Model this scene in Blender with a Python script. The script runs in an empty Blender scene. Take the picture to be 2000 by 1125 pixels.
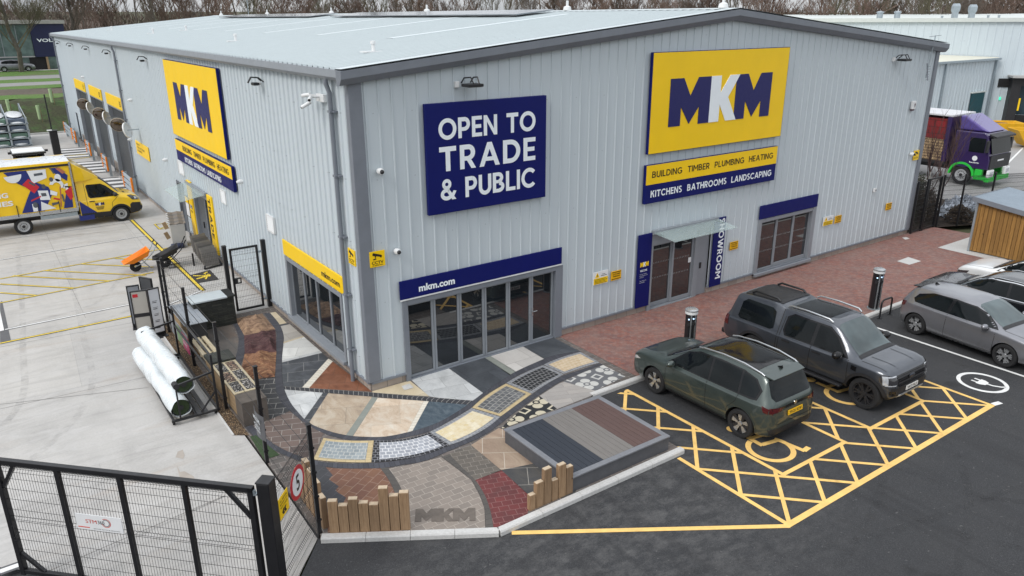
import bpy, bmesh, math, random, re
from mathutils import Vector, Matrix, Quaternion
from mathutils.bvhtree import BVHTree
from mathutils.geometry import tessellate_polygon
R = math.radians
random.seed(7)
scene = bpy.context.scene
col = scene.collection

# ------------------------------------------------------------ camera
F_PX, CAM = 1489.6124, Vector((-7.0964, -16.2913, 8.943))
YAW, PIT, ROL = 0.6137, 0.3415, -0.0044
_fw = Vector((math.sin(YAW)*math.cos(PIT), math.cos(YAW)*math.cos(PIT), -math.sin(PIT)))
_rt = Vector((math.cos(YAW), -math.sin(YAW), 0)); _up = _rt.cross(_fw)
_r2 = math.cos(ROL)*_rt + math.sin(ROL)*_up; _u2 = -math.sin(ROL)*_rt + math.cos(ROL)*_up
cd = bpy.data.cameras.new('camera'); cam = bpy.data.objects.new('camera', cd); col.objects.link(cam)
cd.sensor_width = 36; cd.lens = 36*F_PX/2000; cd.clip_start = .1; cd.clip_end = 3000
cam.matrix_world = Matrix(((_r2.x, _u2.x, -_fw.x, CAM.x), (_r2.y, _u2.y, -_fw.y, CAM.y), (_r2.z, _u2.z, -_fw.z, CAM.z), (0, 0, 0, 1)))
scene.camera = cam

# ------------------------------------------------------------ sky, sun, exposure (overcast)
SUN_EL, SUN_AZ = 44, 262          # azimuth measured clockwise from +Y
w = bpy.data.worlds.new('World'); scene.world = w; w.use_nodes = True
nt = w.node_tree; bg = nt.nodes['Background']
sky = nt.nodes.new('ShaderNodeTexSky'); sky.sky_type = 'NISHITA'; sky.sun_disc = False
sky.sun_elevation = R(SUN_EL); sky.sun_rotation = R(SUN_AZ)
sky.air_density = 1.0; sky.dust_density = 2.0; sky.ozone_density = 1.0
tcw = nt.nodes.new('ShaderNodeTexCoord'); nz = nt.nodes.new('ShaderNodeTexNoise')
nz.inputs['Scale'].default_value = 2.2; nz.inputs['Detail'].default_value = 6; nz.inputs['Roughness'].default_value = .55
mpw = nt.nodes.new('ShaderNodeMapping'); mpw.inputs['Scale'].default_value = (1, 1, 3.5)
nt.links.new(tcw.outputs['Generated'], mpw.inputs[0]); nt.links.new(mpw.outputs[0], nz.inputs['Vector'])
rmp = nt.nodes.new('ShaderNodeValToRGB'); rmp.color_ramp.elements[0].position = .36; rmp.color_ramp.elements[1].position = .66
rmp.color_ramp.elements[0].color = (6.4, 6.7, 7.1, 1); rmp.color_ramp.elements[1].color = (11.2, 11.4, 11.6, 1)
nt.links.new(nz.outputs[0], rmp.inputs[0])
mx = nt.nodes.new('ShaderNodeMix'); mx.data_type = 'RGBA'; mx.inputs[0].default_value = .82   # cloud cover over the sky
nt.links.new(sky.outputs[0], mx.inputs[6]); nt.links.new(rmp.outputs[0], mx.inputs[7])
sxw = nt.nodes.new('ShaderNodeSeparateXYZ'); nt.links.new(tcw.outputs['Generated'], sxw.inputs[0])
gr_ = nt.nodes.new('ShaderNodeMapRange'); gr_.inputs['From Min'].default_value = 0; gr_.inputs['From Max'].default_value = 1; gr_.inputs['To Min'].default_value = .66; gr_.inputs['To Max'].default_value = 1.42
nt.links.new(sxw.outputs[2], gr_.inputs[0]); ml = nt.nodes.new('ShaderNodeMix'); ml.data_type = 'RGBA'; ml.blend_type = 'MULTIPLY'; ml.inputs[0].default_value = 1   # overcast: brightest overhead
nt.links.new(mx.outputs[2], ml.inputs[6]); nt.links.new(gr_.outputs[0], ml.inputs[7])
nt.links.new(ml.outputs[2], bg.inputs['Color']); bg.inputs['Strength'].default_value = .1
sd = bpy.data.lights.new('sun', 'SUN'); sun = bpy.data.objects.new('sun', sd); col.objects.link(sun)
sd.energy = 1.1; sd.angle = R(20); sd.color = (1, .97, .93)
_a, _e = R(SUN_AZ), R(SUN_EL)
_sv = Vector((math.sin(_a)*math.cos(_e), math.cos(_a)*math.cos(_e), math.sin(_e)))
sun.rotation_euler = (-_sv).to_track_quat('-Z', 'Y').to_euler()
vs = scene.view_settings; vs.view_transform = 'Standard'; vs.look = 'None'; vs.gamma = 1; vs.exposure = 0.46; vs.use_curve_mapping = False

# ------------------------------------------------------------ survey helpers: where a sight line meets a known plane
def _ray(u, v): return _fw + (u-1000)/F_PX*_r2 - (v-562.5)/F_PX*_u2
def hit(u, v, ax, val):
    d = _ray(u, v); return CAM + d*((val-CAM[ax])/d[ax])
def G(u, v, z=0.): return hit(u, v, 2, z)
def FW(u, v, y=0.): return hit(u, v, 1, y)
def SW(u, v, x=0.): return hit(u, v, 0, x)

# ------------------------------------------------------------ node helpers
def srgb(h):
    h = h.lstrip('#'); c = [int(h[i:i+2], 16)/255 for i in (0, 2, 4)]
    return tuple((x/12.92 if x <= .04045 else ((x+.055)/1.055)**2.4) for x in c)
class NT:
    def __init__(s, name):
        s.m = bpy.data.materials.new(name); s.m.use_nodes = True; s.t = s.m.node_tree; s.n = s.t.nodes; s.b = s.n['Principled BSDF']
    def new(s, k, **p):
        n = s.n.new(k)
        for a, b in p.items(): setattr(n, a, b)
        return n
    def link(s, a, b): s.t.links.new(a, b)
    def coord(s, kind='obj'):
        if kind == 'uv': return s.new('ShaderNodeTexCoord').outputs['UV']
        if kind == 'obj': return s.new('ShaderNodeTexCoord').outputs['Object']
        return s.new('ShaderNodeNewGeometry').outputs['Position']
    def mapping(s, src, scale=(1, 1, 1), rot=(0, 0, 0), loc=(0, 0, 0)):
        m = s.new('ShaderNodeMapping'); m.inputs['Scale'].default_value = scale; m.inputs['Rotation'].default_value = rot; m.inputs['Location'].default_value = loc
        s.link(src, m.inputs[0]); return m.outputs[0]
    def noise(s, src, scale, detail=4, rough=.55, dist=0):
        n = s.new('ShaderNodeTexNoise'); n.inputs['Scale'].default_value = scale; n.inputs['Detail'].default_value = detail
        n.inputs['Roughness'].default_value = rough; n.inputs['Distortion'].default_value = dist
        s.link(src, n.inputs['Vector']); return n.outputs[0]
    def ramp(s, src, stops):
        r = s.new('ShaderNodeValToRGB'); e = r.color_ramp.elements
        while len(e) < len(stops): e.new(.5)
        for k, (p, c) in enumerate(stops):
            e[k].position = p; e[k].color = (c[0], c[1], c[2], 1) if hasattr(c, '__len__') else (c, c, c, 1)
        s.link(src, r.inputs[0]); return r.outputs[0]
    def mix(s, fac, a, b, mode='MIX'):
        m = s.new('ShaderNodeMix', data_type='RGBA', blend_type=mode)
        for k, v in ((0, fac), (6, a), (7, b)):
            sock = m.inputs[k]
            if hasattr(v, 'is_output'): s.link(v, sock)
            elif k == 0: sock.default_value = v
            else: sock.default_value = (*v[:3], 1) if hasattr(v, '__len__') else (v, v, v, 1)
        return m.outputs[2]
    def math(s, op, a, b=0., c=0.):
        m = s.new('ShaderNodeMath', operation=op)
        for i, v in enumerate((a, b, c)):
            if hasattr(v, 'is_output'): s.link(v, m.inputs[i])
            else: m.inputs[i].default_value = v
        return m.outputs[0]
    def bump(s, h, strength=.3, dist=.01):
        b = s.new('ShaderNodeBump'); b.inputs['Strength'].default_value = strength; b.inputs['Distance'].default_value = dist
        s.link(h, b.inputs['Height']); s.link(b.outputs[0], s.b.inputs['Normal'])
    def base(s, c):
        if hasattr(c, 'is_output'): s.link(c, s.b.inputs['Base Color'])
        else: s.b.inputs['Base Color'].default_value = (*c[:3], 1)
    def set(s, rough=.5, metal=0, coat=0, ior=1.5, spec=.5):
        s.b.inputs['Roughness'].default_value = rough; s.b.inputs['Metallic'].default_value = metal
        s.b.inputs['Coat Weight'].default_value = coat; s.b.inputs['Coat Roughness'].default_value = .03
        s.b.inputs['IOR'].default_value = ior; s.b.inputs['Specular IOR Level'].default_value = spec; return s
def M(name, c, rough=.5, metal=0, var=.12, scale=3., coat=0, ior=1.5, spec=.5, bump=0, bscale=40, kind='obj', stretch=(1, 1, 1)):
    """plain painted/metal/plastic surface with slight wear in tone and gloss"""
    t = NT(name).set(rough, metal, coat, ior, spec)
    if isinstance(c, str): c = srgb(c)
    p = t.coord(kind); pm = t.mapping(p, stretch) if stretch != (1, 1, 1) else p
    n = t.noise(pm, scale, 5, .6)
    t.base(t.ramp(n, [(.25, tuple(x*(1-var) for x in c)), (.75, tuple(min(1, x*(1+var)) for x in c))]))
    if rough > .08:
        rr = t.ramp(t.noise(pm, scale*3.1, 3), [(.3, max(.02, rough-.06)), (.7, min(1, rough+.06))]); t.link(rr, t.b.inputs['Roughness'])
    if bump: t.bump(t.noise(p, bscale, 4), bump, .01)
    return t.m
def emis(name, c, s):
    t = NT(name); t.base(c); t.b.inputs['Emission Color'].default_value = (*c, 1); t.b.inputs['Emission Strength'].default_value = s; return t.m

# ------------------------------------------------------------ mesh helpers
class MB:
    """collects geometry, linked later as ONE mesh object"""
    def __init__(s): s.v = []; s.f = []; s.mi = []; s.uv = []; s.k = 0; s.X = None
    def add(s, v, f, uv=None):
        o = len(s.v)
        for q in v: s.v.append(tuple(s.X @ Vector(q)) if s.X else tuple(q))
        for j, q in enumerate(f):
            s.f.append(tuple(o+i for i in q)); s.mi.append(s.k); s.uv.append([uv[i] for i in q] if uv else None)
        return s
    def box(s, x0, x1, y0, y1, z0, z1, c=0):
        v = [(x, y, z) for z in (z0, z1) for y in (y0, y1) for x in (x0, x1)]
        return s.add(v, [(0, 2, 3, 1), (4, 5, 7, 6), (0, 1, 5, 4), (2, 6, 7, 3), (0, 4, 6, 2), (1, 3, 7, 5)])
    def bar(s, a, b, w, h=None, up=(0, 0, 1)):
        a, b = Vector(a), Vector(b); h = w if h is None else h; d = (b-a)
        if d.length < 1e-6: return s
        d.normalize(); u = Vector(up)
        if abs(d.dot(u)) > .98: u = Vector((0, 1, 0)) if abs(d.y) < .9 else Vector((1, 0, 0))
        r = d.cross(u).normalized(); u = r.cross(d)
        v = [p+r*(w/2*i)+u*(h/2*j) for p in (a, b) for i, j in ((-1, -1), (1, -1), (1, 1), (-1, 1))]
        return s.add(v, [(3, 2, 1, 0), (4, 5, 6, 7), (0, 1, 5, 4), (1, 2, 6, 5), (2, 3, 7, 6), (3, 0, 4, 7)])
    def tube(s, pts, r, n=8, caps=True):
        pts = [Vector(p) for p in pts]; rs = r if hasattr(r, '__len__') else [r]*len(pts)
        ref = None; rings = []
        for i, p in enumerate(pts):
            d = (pts[min(i+1, len(pts)-1)]-pts[max(i-1, 0)]).normalized()
            if ref is None:
                ref = Vector((0, 0, 1)) if abs(d.z) < .9 else Vector((1, 0, 0))
            a = (ref - d*ref.dot(d)).normalized(); b = d.cross(a); ref = a
            rings.append([p+(a*math.cos(2*math.pi*k/n)+b*math.sin(2*math.pi*k/n))*rs[i] for k in range(n)])
        v = [q for g in rings for q in g]; f = []
        for i in range(len(pts)-1):
            for k in range(n): f.append((i*n+k, i*n+(k+1) % n, (i+1)*n+(k+1) % n, (i+1)*n+k))
        if caps: f += [tuple(range(n-1, -1, -1)), tuple(range((len(pts)-1)*n, len(pts)*n))]
        return s.add(v, f)
    def lathe(s, prof, c, axis=2, n=24):
        """prof: (radius, height) pairs round an axis through c"""
        v = []; f = []; m = len(prof)
        for k in range(n):
            t = 2*math.pi*k/n
            for r, h in prof:
                q = [r*math.cos(t), r*math.sin(t), h]
                if axis == 0: q = [h, r*math.cos(t), r*math.sin(t)]
                if axis == 1: q = [r*math.sin(t), h, r*math.cos(t)]
                v.append((c[0]+q[0], c[1]+q[1], c[2]+q[2]))
        for k in range(n):
            for j in range(m-1):
                a, b = k*m+j, ((k+1) % n)*m+j; f.append((a, b, b+1, a+1))
        return s.add(v, f)
    def prism(s, pts, d):
        """planar polygon pushed along vector d"""
        pts = [Vector(p) for p in pts]; n = len(pts); d = Vector(d)
        tri = tessellate_polygon([pts]); v = pts+[p+d for p in pts]
        f = [tuple(t) for t in tri]+[tuple(i+n for i in reversed(t)) for t in tri]+[(i, (i+1) % n, (i+1) % n+n, i+n) for i in range(n)]
        return s.add(v, f)
    def poly(s, pts, uvs=None):
        pts = [Vector(p) for p in pts]; tri = tessellate_polygon([pts])
        nrm = (pts[tri[0][1]]-pts[tri[0][0]]).cross(pts[tri[0][2]]-pts[tri[0][0]])
        return s.add(pts, [tuple(t) if nrm.z >= 0 else tuple(reversed(t)) for t in tri], uvs)
    def sphere(s, c, r, n=12, m=8, sq=(1, 1, 1)):
        v = []; f = []
        for j in range(m+1):
            for k in range(n):
                th = math.pi*j/m; ph = 2*math.pi*k/n
                v.append((c[0]+r*sq[0]*math.sin(th)*math.cos(ph), c[1]+r*sq[1]*math.sin(th)*math.sin(ph), c[2]+r*sq[2]*math.cos(th)))
        for j in range(m):
            for k in range(n): f.append((j*n+k, (j+1)*n+k, (j+1)*n+(k+1) % n, j*n+(k+1) % n))
        return s.add(v, f)
    def build(s, name, mats, parent=None, world=False, smooth=None, bevel=0, fix=True, seg=2):
        me = bpy.data.meshes.new(name); off = parent.location if (parent is not None and world) else Vector((0, 0, 0))
        if parent is not None and world and parent.parent is not None: off = parent.location+parent.parent.location
        me.from_pydata([Vector(q)-off for q in s.v], [], s.f)
        mats = mats if isinstance(mats, (list, tuple)) else [mats]
        for m in mats: me.materials.append(m)
        me.polygons.foreach_set('material_index', s.mi)
        if any(s.uv):
            l = me.uv_layers.new(name='UVMap'); i = 0
            for q, f in zip(s.uv, s.f):
                for k in range(len(f)): l.data[i].uv = q[k] if q else (0, 0); i += 1
        o = bpy.data.objects.new(name, me); col.objects.link(o)
        if parent is not None: o.parent = parent
        if fix:
            b = bmesh.new(); b.from_mesh(me); bmesh.ops.recalc_face_normals(b, faces=b.faces); b.to_mesh(me); b.free()
        if smooth is not None: sharp(me, smooth)
        if bevel:
            bv = o.modifiers.new('bevel', 'BEVEL'); bv.width = bevel; bv.segments = seg; bv.limit_method = 'ANGLE'; bv.angle_limit = R(35)
        return o
def sharp(me, ang=35):
    b = bmesh.new(); b.from_mesh(me)
    for f in b.faces: f.smooth = True
    for e in b.edges: e.smooth = not (len(e.link_faces) == 2 and e.calc_face_angle(0) > R(ang))
    b.to_mesh(me); b.free()
def tag(o, label=None, cat=None, group=None, kind=None):
    for k, v in (('label', label), ('category', cat), ('group', group), ('kind', kind)):
        if v: o[k] = v
    return o
def thing(name, label, cat, loc=(0, 0, 0), rz=0, group=None):
    o = bpy.data.objects.new(name, None); col.objects.link(o); o.location = loc; o.rotation_euler = (0, 0, rz)
    o.empty_display_size = .3
    return tag(o, label, cat, group)
def struct(o): o['kind'] = 'structure'; return o
def dup(root, loc=None, rz=None, label=None, group=None):
    def cp(o, par):
        c = o.copy(); col.objects.link(c)
        if par is not None: c.parent = par
        for ch in o.children: cp(ch, c)
        return c
    r = cp(root, None)
    if loc is not None: r.location = loc
    if rz is not None: r.rotation_euler = (0, 0, rz)
    if label: r['label'] = label
    if group: r['group'] = group
    return r
def text_geo(s, bold=0.):
    """outline lettering as (verts2d, tris), scaled to a unit box"""
    c = bpy.data.curves.new('t', 'FONT'); c.body = s; c.offset = bold; c.resolution_u = 3; c.space_line = .95
    o = bpy.data.objects.new('t', c); col.objects.link(o)
    dg = bpy.context.evaluated_depsgraph_get(); dg.update()
    me = bpy.data.meshes.new_from_object(o.evaluated_get(dg))
    v = [(q.co.x, q.co.y) for q in me.vertices]; f = [tuple(p.vertices) for p in me.polygons]
    bpy.data.objects.remove(o); bpy.data.curves.remove(c); bpy.data.meshes.remove(me)
    x0, x1 = min(a for a, b in v), max(a for a, b in v); y0, y1 = min(b for a, b in v), max(b for a, b in v)
    return [((a-x0)/(x1-x0), (b-y0)/(y1-y0)) for a, b in v], f
def text(mb, s, o, u, v, bold=.015, lift=None):
    """lettering filling the box o, o+u, o+v (three vectors)"""
    V, Fc = text_geo(s, bold); o, u, v = Vector(o), Vector(u), Vector(v); l = Vector(lift) if lift else Vector((0, 0, 0))
    mb.add([o+u*a+v*b+l for a, b in V], Fc)
    return mb
GM = [(0, 0), (0, 1), (.27, 1), (.425, .62), (.58, 1), (.85, 1), (.85, 0), (.62, 0), (.62, .38), (.425, .02), (.24, .4), (.24, 0)]
GK = [(0, 0), (0, 1), (.22, 1), (.22, .62), (.42, 1), (.64, 1), (.40, .52), (.62, 0), (.38, 0), (.22, .38), (.22, 0)]
def mkm(mb, o, u, v, d, ka=0, kb=1):
    """the three-letter trade mark in a box o,u,v pushed out by d: letters M in slot ka, K in slot kb"""
    o, u, v, d = map(Vector, (o, u, v, d)); W = 2.27
    for g, x, k, q in ((GM, 0, ka, 1), (GK, .85, kb, 1.4), (GM, 1.42, ka, 1)):
        mb.k = k; mb.prism([o+u*((a+x)/W)+v*b for a, b in g], d*q)
    mb.k = 0

# geometric sign lettering built from straight and round strokes
def glyph(ch, T):
    Q = []
    def bar(x0, y0, x1, y1): Q.append([(x0, y0), (x1, y0), (x1, y1), (x0, y1)])
    def arc(cx, cy, rx, ry, a0, a1, t=None):
        t = t or T; n = max(4, int(abs(a1-a0)/10))
        for i in range(n):
            p, q = R(a0+(a1-a0)*i/n), R(a0+(a1-a0)*(i+1)/n)
            Q.append([(cx+rx*math.cos(p), cy+ry*math.sin(p)), (cx+rx*math.cos(q), cy+ry*math.sin(q)), (cx+(rx-t)*math.cos(q), cy+(ry-t)*math.sin(q)), (cx+(rx-t)*math.cos(p), cy+(ry-t)*math.sin(p))])
    def di(xa, xb, y0=0., y1=1., t=None): t = (t or T)*1.06; Q.append([(xa, y0), (xa+t, y0), (xb+t, y1), (xb, y1)])
    w = .6
    if ch == 'O': w = 1.02; arc(.51, .5, .51, .515, 0, 360)
    elif ch == 'C': w = .90; arc(.51, .5, .51, .515, 42, 318)
    elif ch == 'G': w = .96; arc(.51, .5, .51, .515, 42, 330); bar(.55, .38, .96, .38+T*.85); bar(.96-T, .16, .96, .38)
    elif ch == 'D': w = .84; bar(0, 0, T, 1); bar(T, 0, .36, T); bar(T, 1-T, .36, 1); arc(.36, .5, .48, .5, -90, 90)
    elif ch in 'PR':
        w = .70 if ch == 'P' else .72; bar(0, 0, T, 1); bar(T, 1-T, .38, 1); bar(T, .34, .38, .34+T*.9); arc(.38, .67, .31, .33, -90, 90)
        if ch == 'R': di(.72-T*1.06, .30, 0, .36)
    elif ch == 'B': w = .72; bar(0, 0, T, 1); bar(T, 1-T*.9, .36, 1); bar(T, .46, .36, .46+T*.8); bar(T, 0, .38, T*.9); arc(.36, .73, .28, .27, -90, 90); arc(.38, .28, .33, .28, -90, 90)
    elif ch in 'EFL':
        w = .60; bar(0, 0, T, 1)
        if ch in 'EL': bar(T, 0, w, T*.92)
        if ch in 'EF': bar(T, 1-T*.92, w, 1); bar(T, .5-T*.45, w-.05, .5+T*.45)
    elif ch == 'T': w = .74; bar(0, 1-T, w, 1); bar(w/2-T/2, 0, w/2+T/2, 1-T)
    elif ch == 'I': w = T; bar(0, 0, T, 1)
    elif ch == 'H': w = .78; bar(0, 0, T, 1); bar(w-T, 0, w, 1); bar(T, .5-T/2, w-T, .5+T/2)
    elif ch == 'N': w = .82; bar(0, 0, T, 1); bar(w-T, 0, w, 1); Q.append([(T, 1), (T, 1-T*1.6), (w-T, 0), (w-T, T*1.6)])
    elif ch == 'M': w = 1.0; bar(0, 0, T, 1); bar(w-T, 0, w, 1); Q.append([(T, 1), (T, 1-T*1.5), (.5, .22), (.5, .22+T*1.5)]); Q.append([(w-T, 1), (.5, .22+T*1.5), (.5, .22), (w-T, 1-T*1.5)])
    elif ch == 'A': w = .96; di(0, .48-T*.53); di(w-T*1.06, .48-T*.53); bar(.20, .22, w-.20, .22+T*.85)
    elif ch == 'U': w = .76; bar(0, .36, T, 1); bar(w-T, .36, w, 1); arc(.38, .37, .38, .385, 180, 360)
    elif ch == 'K': w = .76; bar(0, 0, T, 1); Q.append([(T, .36), (T, .36+T*1.35), (w-T*1.35, 1), (w, 1)]); di(w-T*1.2, .30, 0, .62, T*1.1)
    elif ch == 'W': w = 1.3; di(.30, 0); di(.30, .58); di(.82, .58); di(.82, 1.14)
    elif ch == 'S': w = .64; arc(.32, .735, .32, .28, 35, 270); arc(.32, .265+T*.0, .32, .28, -145, 90)
    elif ch == '&': w = .86; arc(.36, .76, .26, .255, 0, 360, T*.85); arc(.35, .28, .35, .29, 60, 345, T*.95); Q.append([(.17, .66), (.38, .66), (.88, 0), (.64, 0)]); Q.append([(.60, .25), (.76, .16), (.90, .40), (.74, .44)])
    elif ch == ' ': w = .38
    return w, Q
def sign_text(mb, s, o, u, v, T=.19, track=.11, lift=(0, 0, 0)):
    o, u, v, l = map(Vector, (o, u, v, lift)); x = 0; items = []
    for c in s: w, Q = glyph(c, T); items.append((x, Q)); x += w+track
    W = x-track; k = 0; nl = l.normalized() if l.length else Vector((0, 0, 0))
    for x, Q in items:
        for q in Q: k += 1; mb.add([o+u*((a+x)/W)+v*b+l+nl*(.0004*(k % 7)) for a, b in q], [(0, 1, 2, 3)])
    return mb
# ------------------------------------------------------------ materials of the setting
def asphalt_mat():
    t = NT('asphalt').set(.88); p = t.coord('pos')
    fine = t.noise(p, 55, 3, .7); mid = t.noise(p, 1.1, 6, .65); big = t.noise(p, .23, 4, .6)
    c = t.ramp(fine, [(.28, (.015, .0155, .0175)), (.52, (.029, .030, .033)), (.74, (.075, .076, .079))])
    c = t.mix(t.ramp(mid, [(.40, 0), (.75, .32)]), c, (.075, .074, .073))
    c = t.mix(t.ramp(big, [(.42, .0), (.70, .45)]), c, (.030, .031, .034))
    # dusty scuffed ground in front of the sample garden
    sx = t.new('ShaderNodeSeparateXYZ'); t.link(p, sx.inputs[0])
    dx = t.math('MULTIPLY_ADD', sx.outputs[0], .16, -.24); dy = t.math('MULTIPLY_ADD', sx.outputs[1], .30, 2.35)
    d = t.math('ADD', t.math('MULTIPLY', dx, dx), t.math('MULTIPLY', dy, dy))
    near = t.math('SUBTRACT', 1.0, t.math('MINIMUM', d, 1.0))
    dust = t.ramp(t.noise(t.mapping(p, (1, 1.7, 1), (0, 0, .5)), 2.6, 9, .78), [(.44, 0), (.70, .52)])
    c = t.mix(t.math('MULTIPLY', near, dust), c, (.165, .162, .158))
    trk = t.noise(t.mapping(p, (2.4, .16, 1), (0, 0, 1.0)), 1.0, 5, .6); c = t.mix(t.ramp(trk, [(.50, 0), (.66, .38)]), c, (.017, .017, .019))
    spk = t.noise(p, 16, 2, .5); c = t.mix(t.ramp(spk, [(.70, 0), (.75, .5)]), c, (.14, .14, .138)); oil = t.noise(p, .9, 3, .5); c = t.mix(t.ramp(oil, [(.68, 0), (.74, .6)]), c, (.014, .014, .015))
    t.base(c); t.bump(fine, .55, .008)
    t.link(t.ramp(mid, [(.3, .78), (.7, .95)]), t.b.inputs['Roughness']); return t.m
def concrete_mat(name, c0, c1, stain=.35):
    t = NT(name).set(.82); p = t.coord('pos')
    fine = t.noise(p, 22, 5, .65); mid = t.noise(t.mapping(p, (1, .35, 1), (0, 0, .16)), 1.6, 6, .6, .4); big = t.noise(p, .3, 4)
    c = t.mix(t.ramp(fine, [(.3, 0), (.7, 1)]), c0, c1)
    c = t.mix(t.ramp(mid, [(.45, 0), (.75, stain)]), c, tuple(x*.62 for x in c0))
    c = t.mix(t.ramp(big, [(.35, 0), (.65, stain)]), c, tuple(x*1.16 for x in c1))
    if name == 'yard_concrete':
        b = t.new('ShaderNodeTexBrick'); t.link(t.mapping(p, (1, 1, 1), (0, 0, .05)), b.inputs['Vector'])
        for k, v in (('Color1', (.95, .95, .96, 1)), ('Color2', (1.05, 1.04, 1.03, 1)), ('Mortar', (.8, .8, .8, 1)), ('Scale', 1), ('Brick Width', 6.2), ('Row Height', 4.3), ('Mortar Size', .006), ('Bias', 0)): b.inputs[k].default_value = v
        c = t.mix(1., c, b.outputs[0], 'MULTIPLY')
        scuff = t.noise(t.mapping(p, (.35, 2.6, 1), (0, 0, .22)), 1.3, 7, .72, .8); c = t.mix(t.ramp(scuff, [(.50, 0), (.70, .36)]), c, (.22, .213, .205))
        rust = t.noise(t.mapping(p, (.30, 1.9, 1), (0, 0, .18), (3.3, 1.7, 0)), .8, 6, .7, .6); c = t.mix(t.ramp(rust, [(.56, 0), (.76, .45)]), c, (.36, .28, .21))
        pale = t.noise(t.mapping(p, (.8, 1.6, 1), (0, 0, .1)), .7, 8, .75, 1.2); c = t.mix(t.ramp(pale, [(.50, 0), (.70, .5)]), c, (.52, .51, .50))
        spots = t.noise(p, 4.2, 3, .6); c = t.mix(t.ramp(spots, [(.72, 0), (.78, .4)]), c, (.16, .155, .15))
    t.base(c); t.bump(fine, .2, .004); return t.m
def brick(name, c1, c2, mortar, bw, rh, ms=.006, kind='pos', rot=0, loc=(0, 0, 0), off=.5, rough=.8, vary=.35, vs_=2.5, dark=None, bump=.5, bias=0, speck=0, freq=2):
    t = NT(name).set(rough); p = t.coord(kind); pm = t.mapping(p, (1, 1, 1), (0, 0, rot), loc)
    b = t.new('ShaderNodeTexBrick'); t.link(pm, b.inputs['Vector']); b.offset = off; b.offset_frequency = freq
    b.inputs['Color1'].default_value = (*c1, 1); b.inputs['Color2'].default_value = (*c2, 1); b.inputs['Mortar'].default_value = (*mortar, 1)
    b.inputs['Scale'].default_value = 1; b.inputs['Brick Width'].default_value = bw; b.inputs['Row Height'].default_value = rh
    b.inputs['Mortar Size'].default_value = ms; b.inputs['Mortar Smooth'].default_value = .15; b.inputs['Bias'].default_value = bias
    n = t.noise(p, vs_, 6, .62, .5); f = t.noise(p, 30, 4, .7)
    d = dark or tuple(x*.55 for x in c1)
    c = t.mix(t.ramp(n, [(.42, 0), (.72, vary)]), b.outputs[0], d)
    c = t.mix(t.ramp(f, [(.35, .0), (.75, .28)]), c, tuple(min(1, x*1.45) for x in c2))
    if speck: c = t.mix(t.ramp(t.noise(p, 8, 5, .8), [(.60, 0), (.72, speck)]), c, (.42, .41, .40))
    t.base(c)
    h = t.mix(.35, b.outputs['Fac'], f); iv = t.math('SUBTRACT', 1.0, h); t.bump(iv, bump, .006); return t.m
def marble(name, c0, c1, c2, sc=1.6, joint=.6, rough=.55, rot=0.0, jc=None, dist=1.2, jw=.6):
    """large natural stone slabs, cloudy veins, thin joints"""
    t = NT(name).set(rough); p = t.coord('pos')
    n = t.noise(t.mapping(p, (1, .6, 1), (0, 0, .5)), sc, 8, .66, dist); f = t.noise(p, 26, 4, .7)
    c = t.ramp(n, [(.28, c0), (.48, c1), (.68, c2)])
    b = t.new('ShaderNodeTexBrick'); t.link(t.mapping(p, (1, 1, 1), (0, 0, rot)), b.inputs['Vector'])
    b.inputs['Color1'].default_value = (1, 1, 1, 1); b.inputs['Color2'].default_value = (.80, .80, .80, 1); b.inputs['Mortar'].default_value = (.0, .0, .0, 1)
    b.inputs['Scale'].default_value = 1; b.inputs['Brick Width'].default_value = jw*1.5; b.inputs['Row Height'].default_value = jw; b.inputs['Mortar Size'].default_value = .006
    c = t.mix(1., c, b.outputs[0], 'MULTIPLY'); c = t.mix(b.outputs['Fac'], c, jc or tuple(x*.6 for x in c1))
    c = t.mix(t.ramp(f, [(.4, 0), (.8, .22)]), c, tuple(min(1, x*1.3) for x in c2))
    t.base(c); t.bump(f, .25, .004); return t.m
def clad_mat(name, c):
    t = NT(name).set(.48, 0, 0, 1.5, .45); p = t.coord('pos')
    streak = t.noise(t.mapping(p, (1.3, 1.3, .07)), 2.0, 6, .6); mid = t.noise(p, .5, 4); fine = t.noise(p, 9, 4, .7)
    cc = t.ramp(streak, [(.3, tuple(x*.96 for x in c)), (.6, c), (.8, tuple(x*1.03 for x in c))])
    cc = t.mix(t.ramp(mid, [(.4, 0), (.7, .12)]), cc, tuple(x*.90 for x in c))
    # fixings: small dark dots in rows
    sx = t.new('ShaderNodeSeparateXYZ'); t.link(p, sx.inputs[0])
    h = t.math('ADD', sx.outputs[0], sx.outputs[1])
    fx = t.math('ABSOLUTE', t.math('SUBTRACT', t.math('FRACT', t.math('DIVIDE', h, 1.0)), .5)); fz = t.math('ABSOLUTE', t.math('SUBTRACT', t.math('FRACT', t.math('DIVIDE', sx.outputs[2], 1.53)), .5))
    dot = t.math('MULTIPLY', t.math('LESS_THAN', fx, .012), t.math('LESS_THAN', fz, .008))
    cc = t.mix(t.math('MULTIPLY', dot, .4), cc, (.10, .11, .12))
    # splash dirt above the ground
    low = t.ramp(t.math('MULTIPLY', sx.outputs[2], .9), [(.12, .16), (.8, 0)])
    cc = t.mix(t.math('MULTIPLY', low, t.ramp(fine, [(.3, .2), (.7, 1)])), cc, (.20, .19, .17))
    t.base(cc); return t.m
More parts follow.
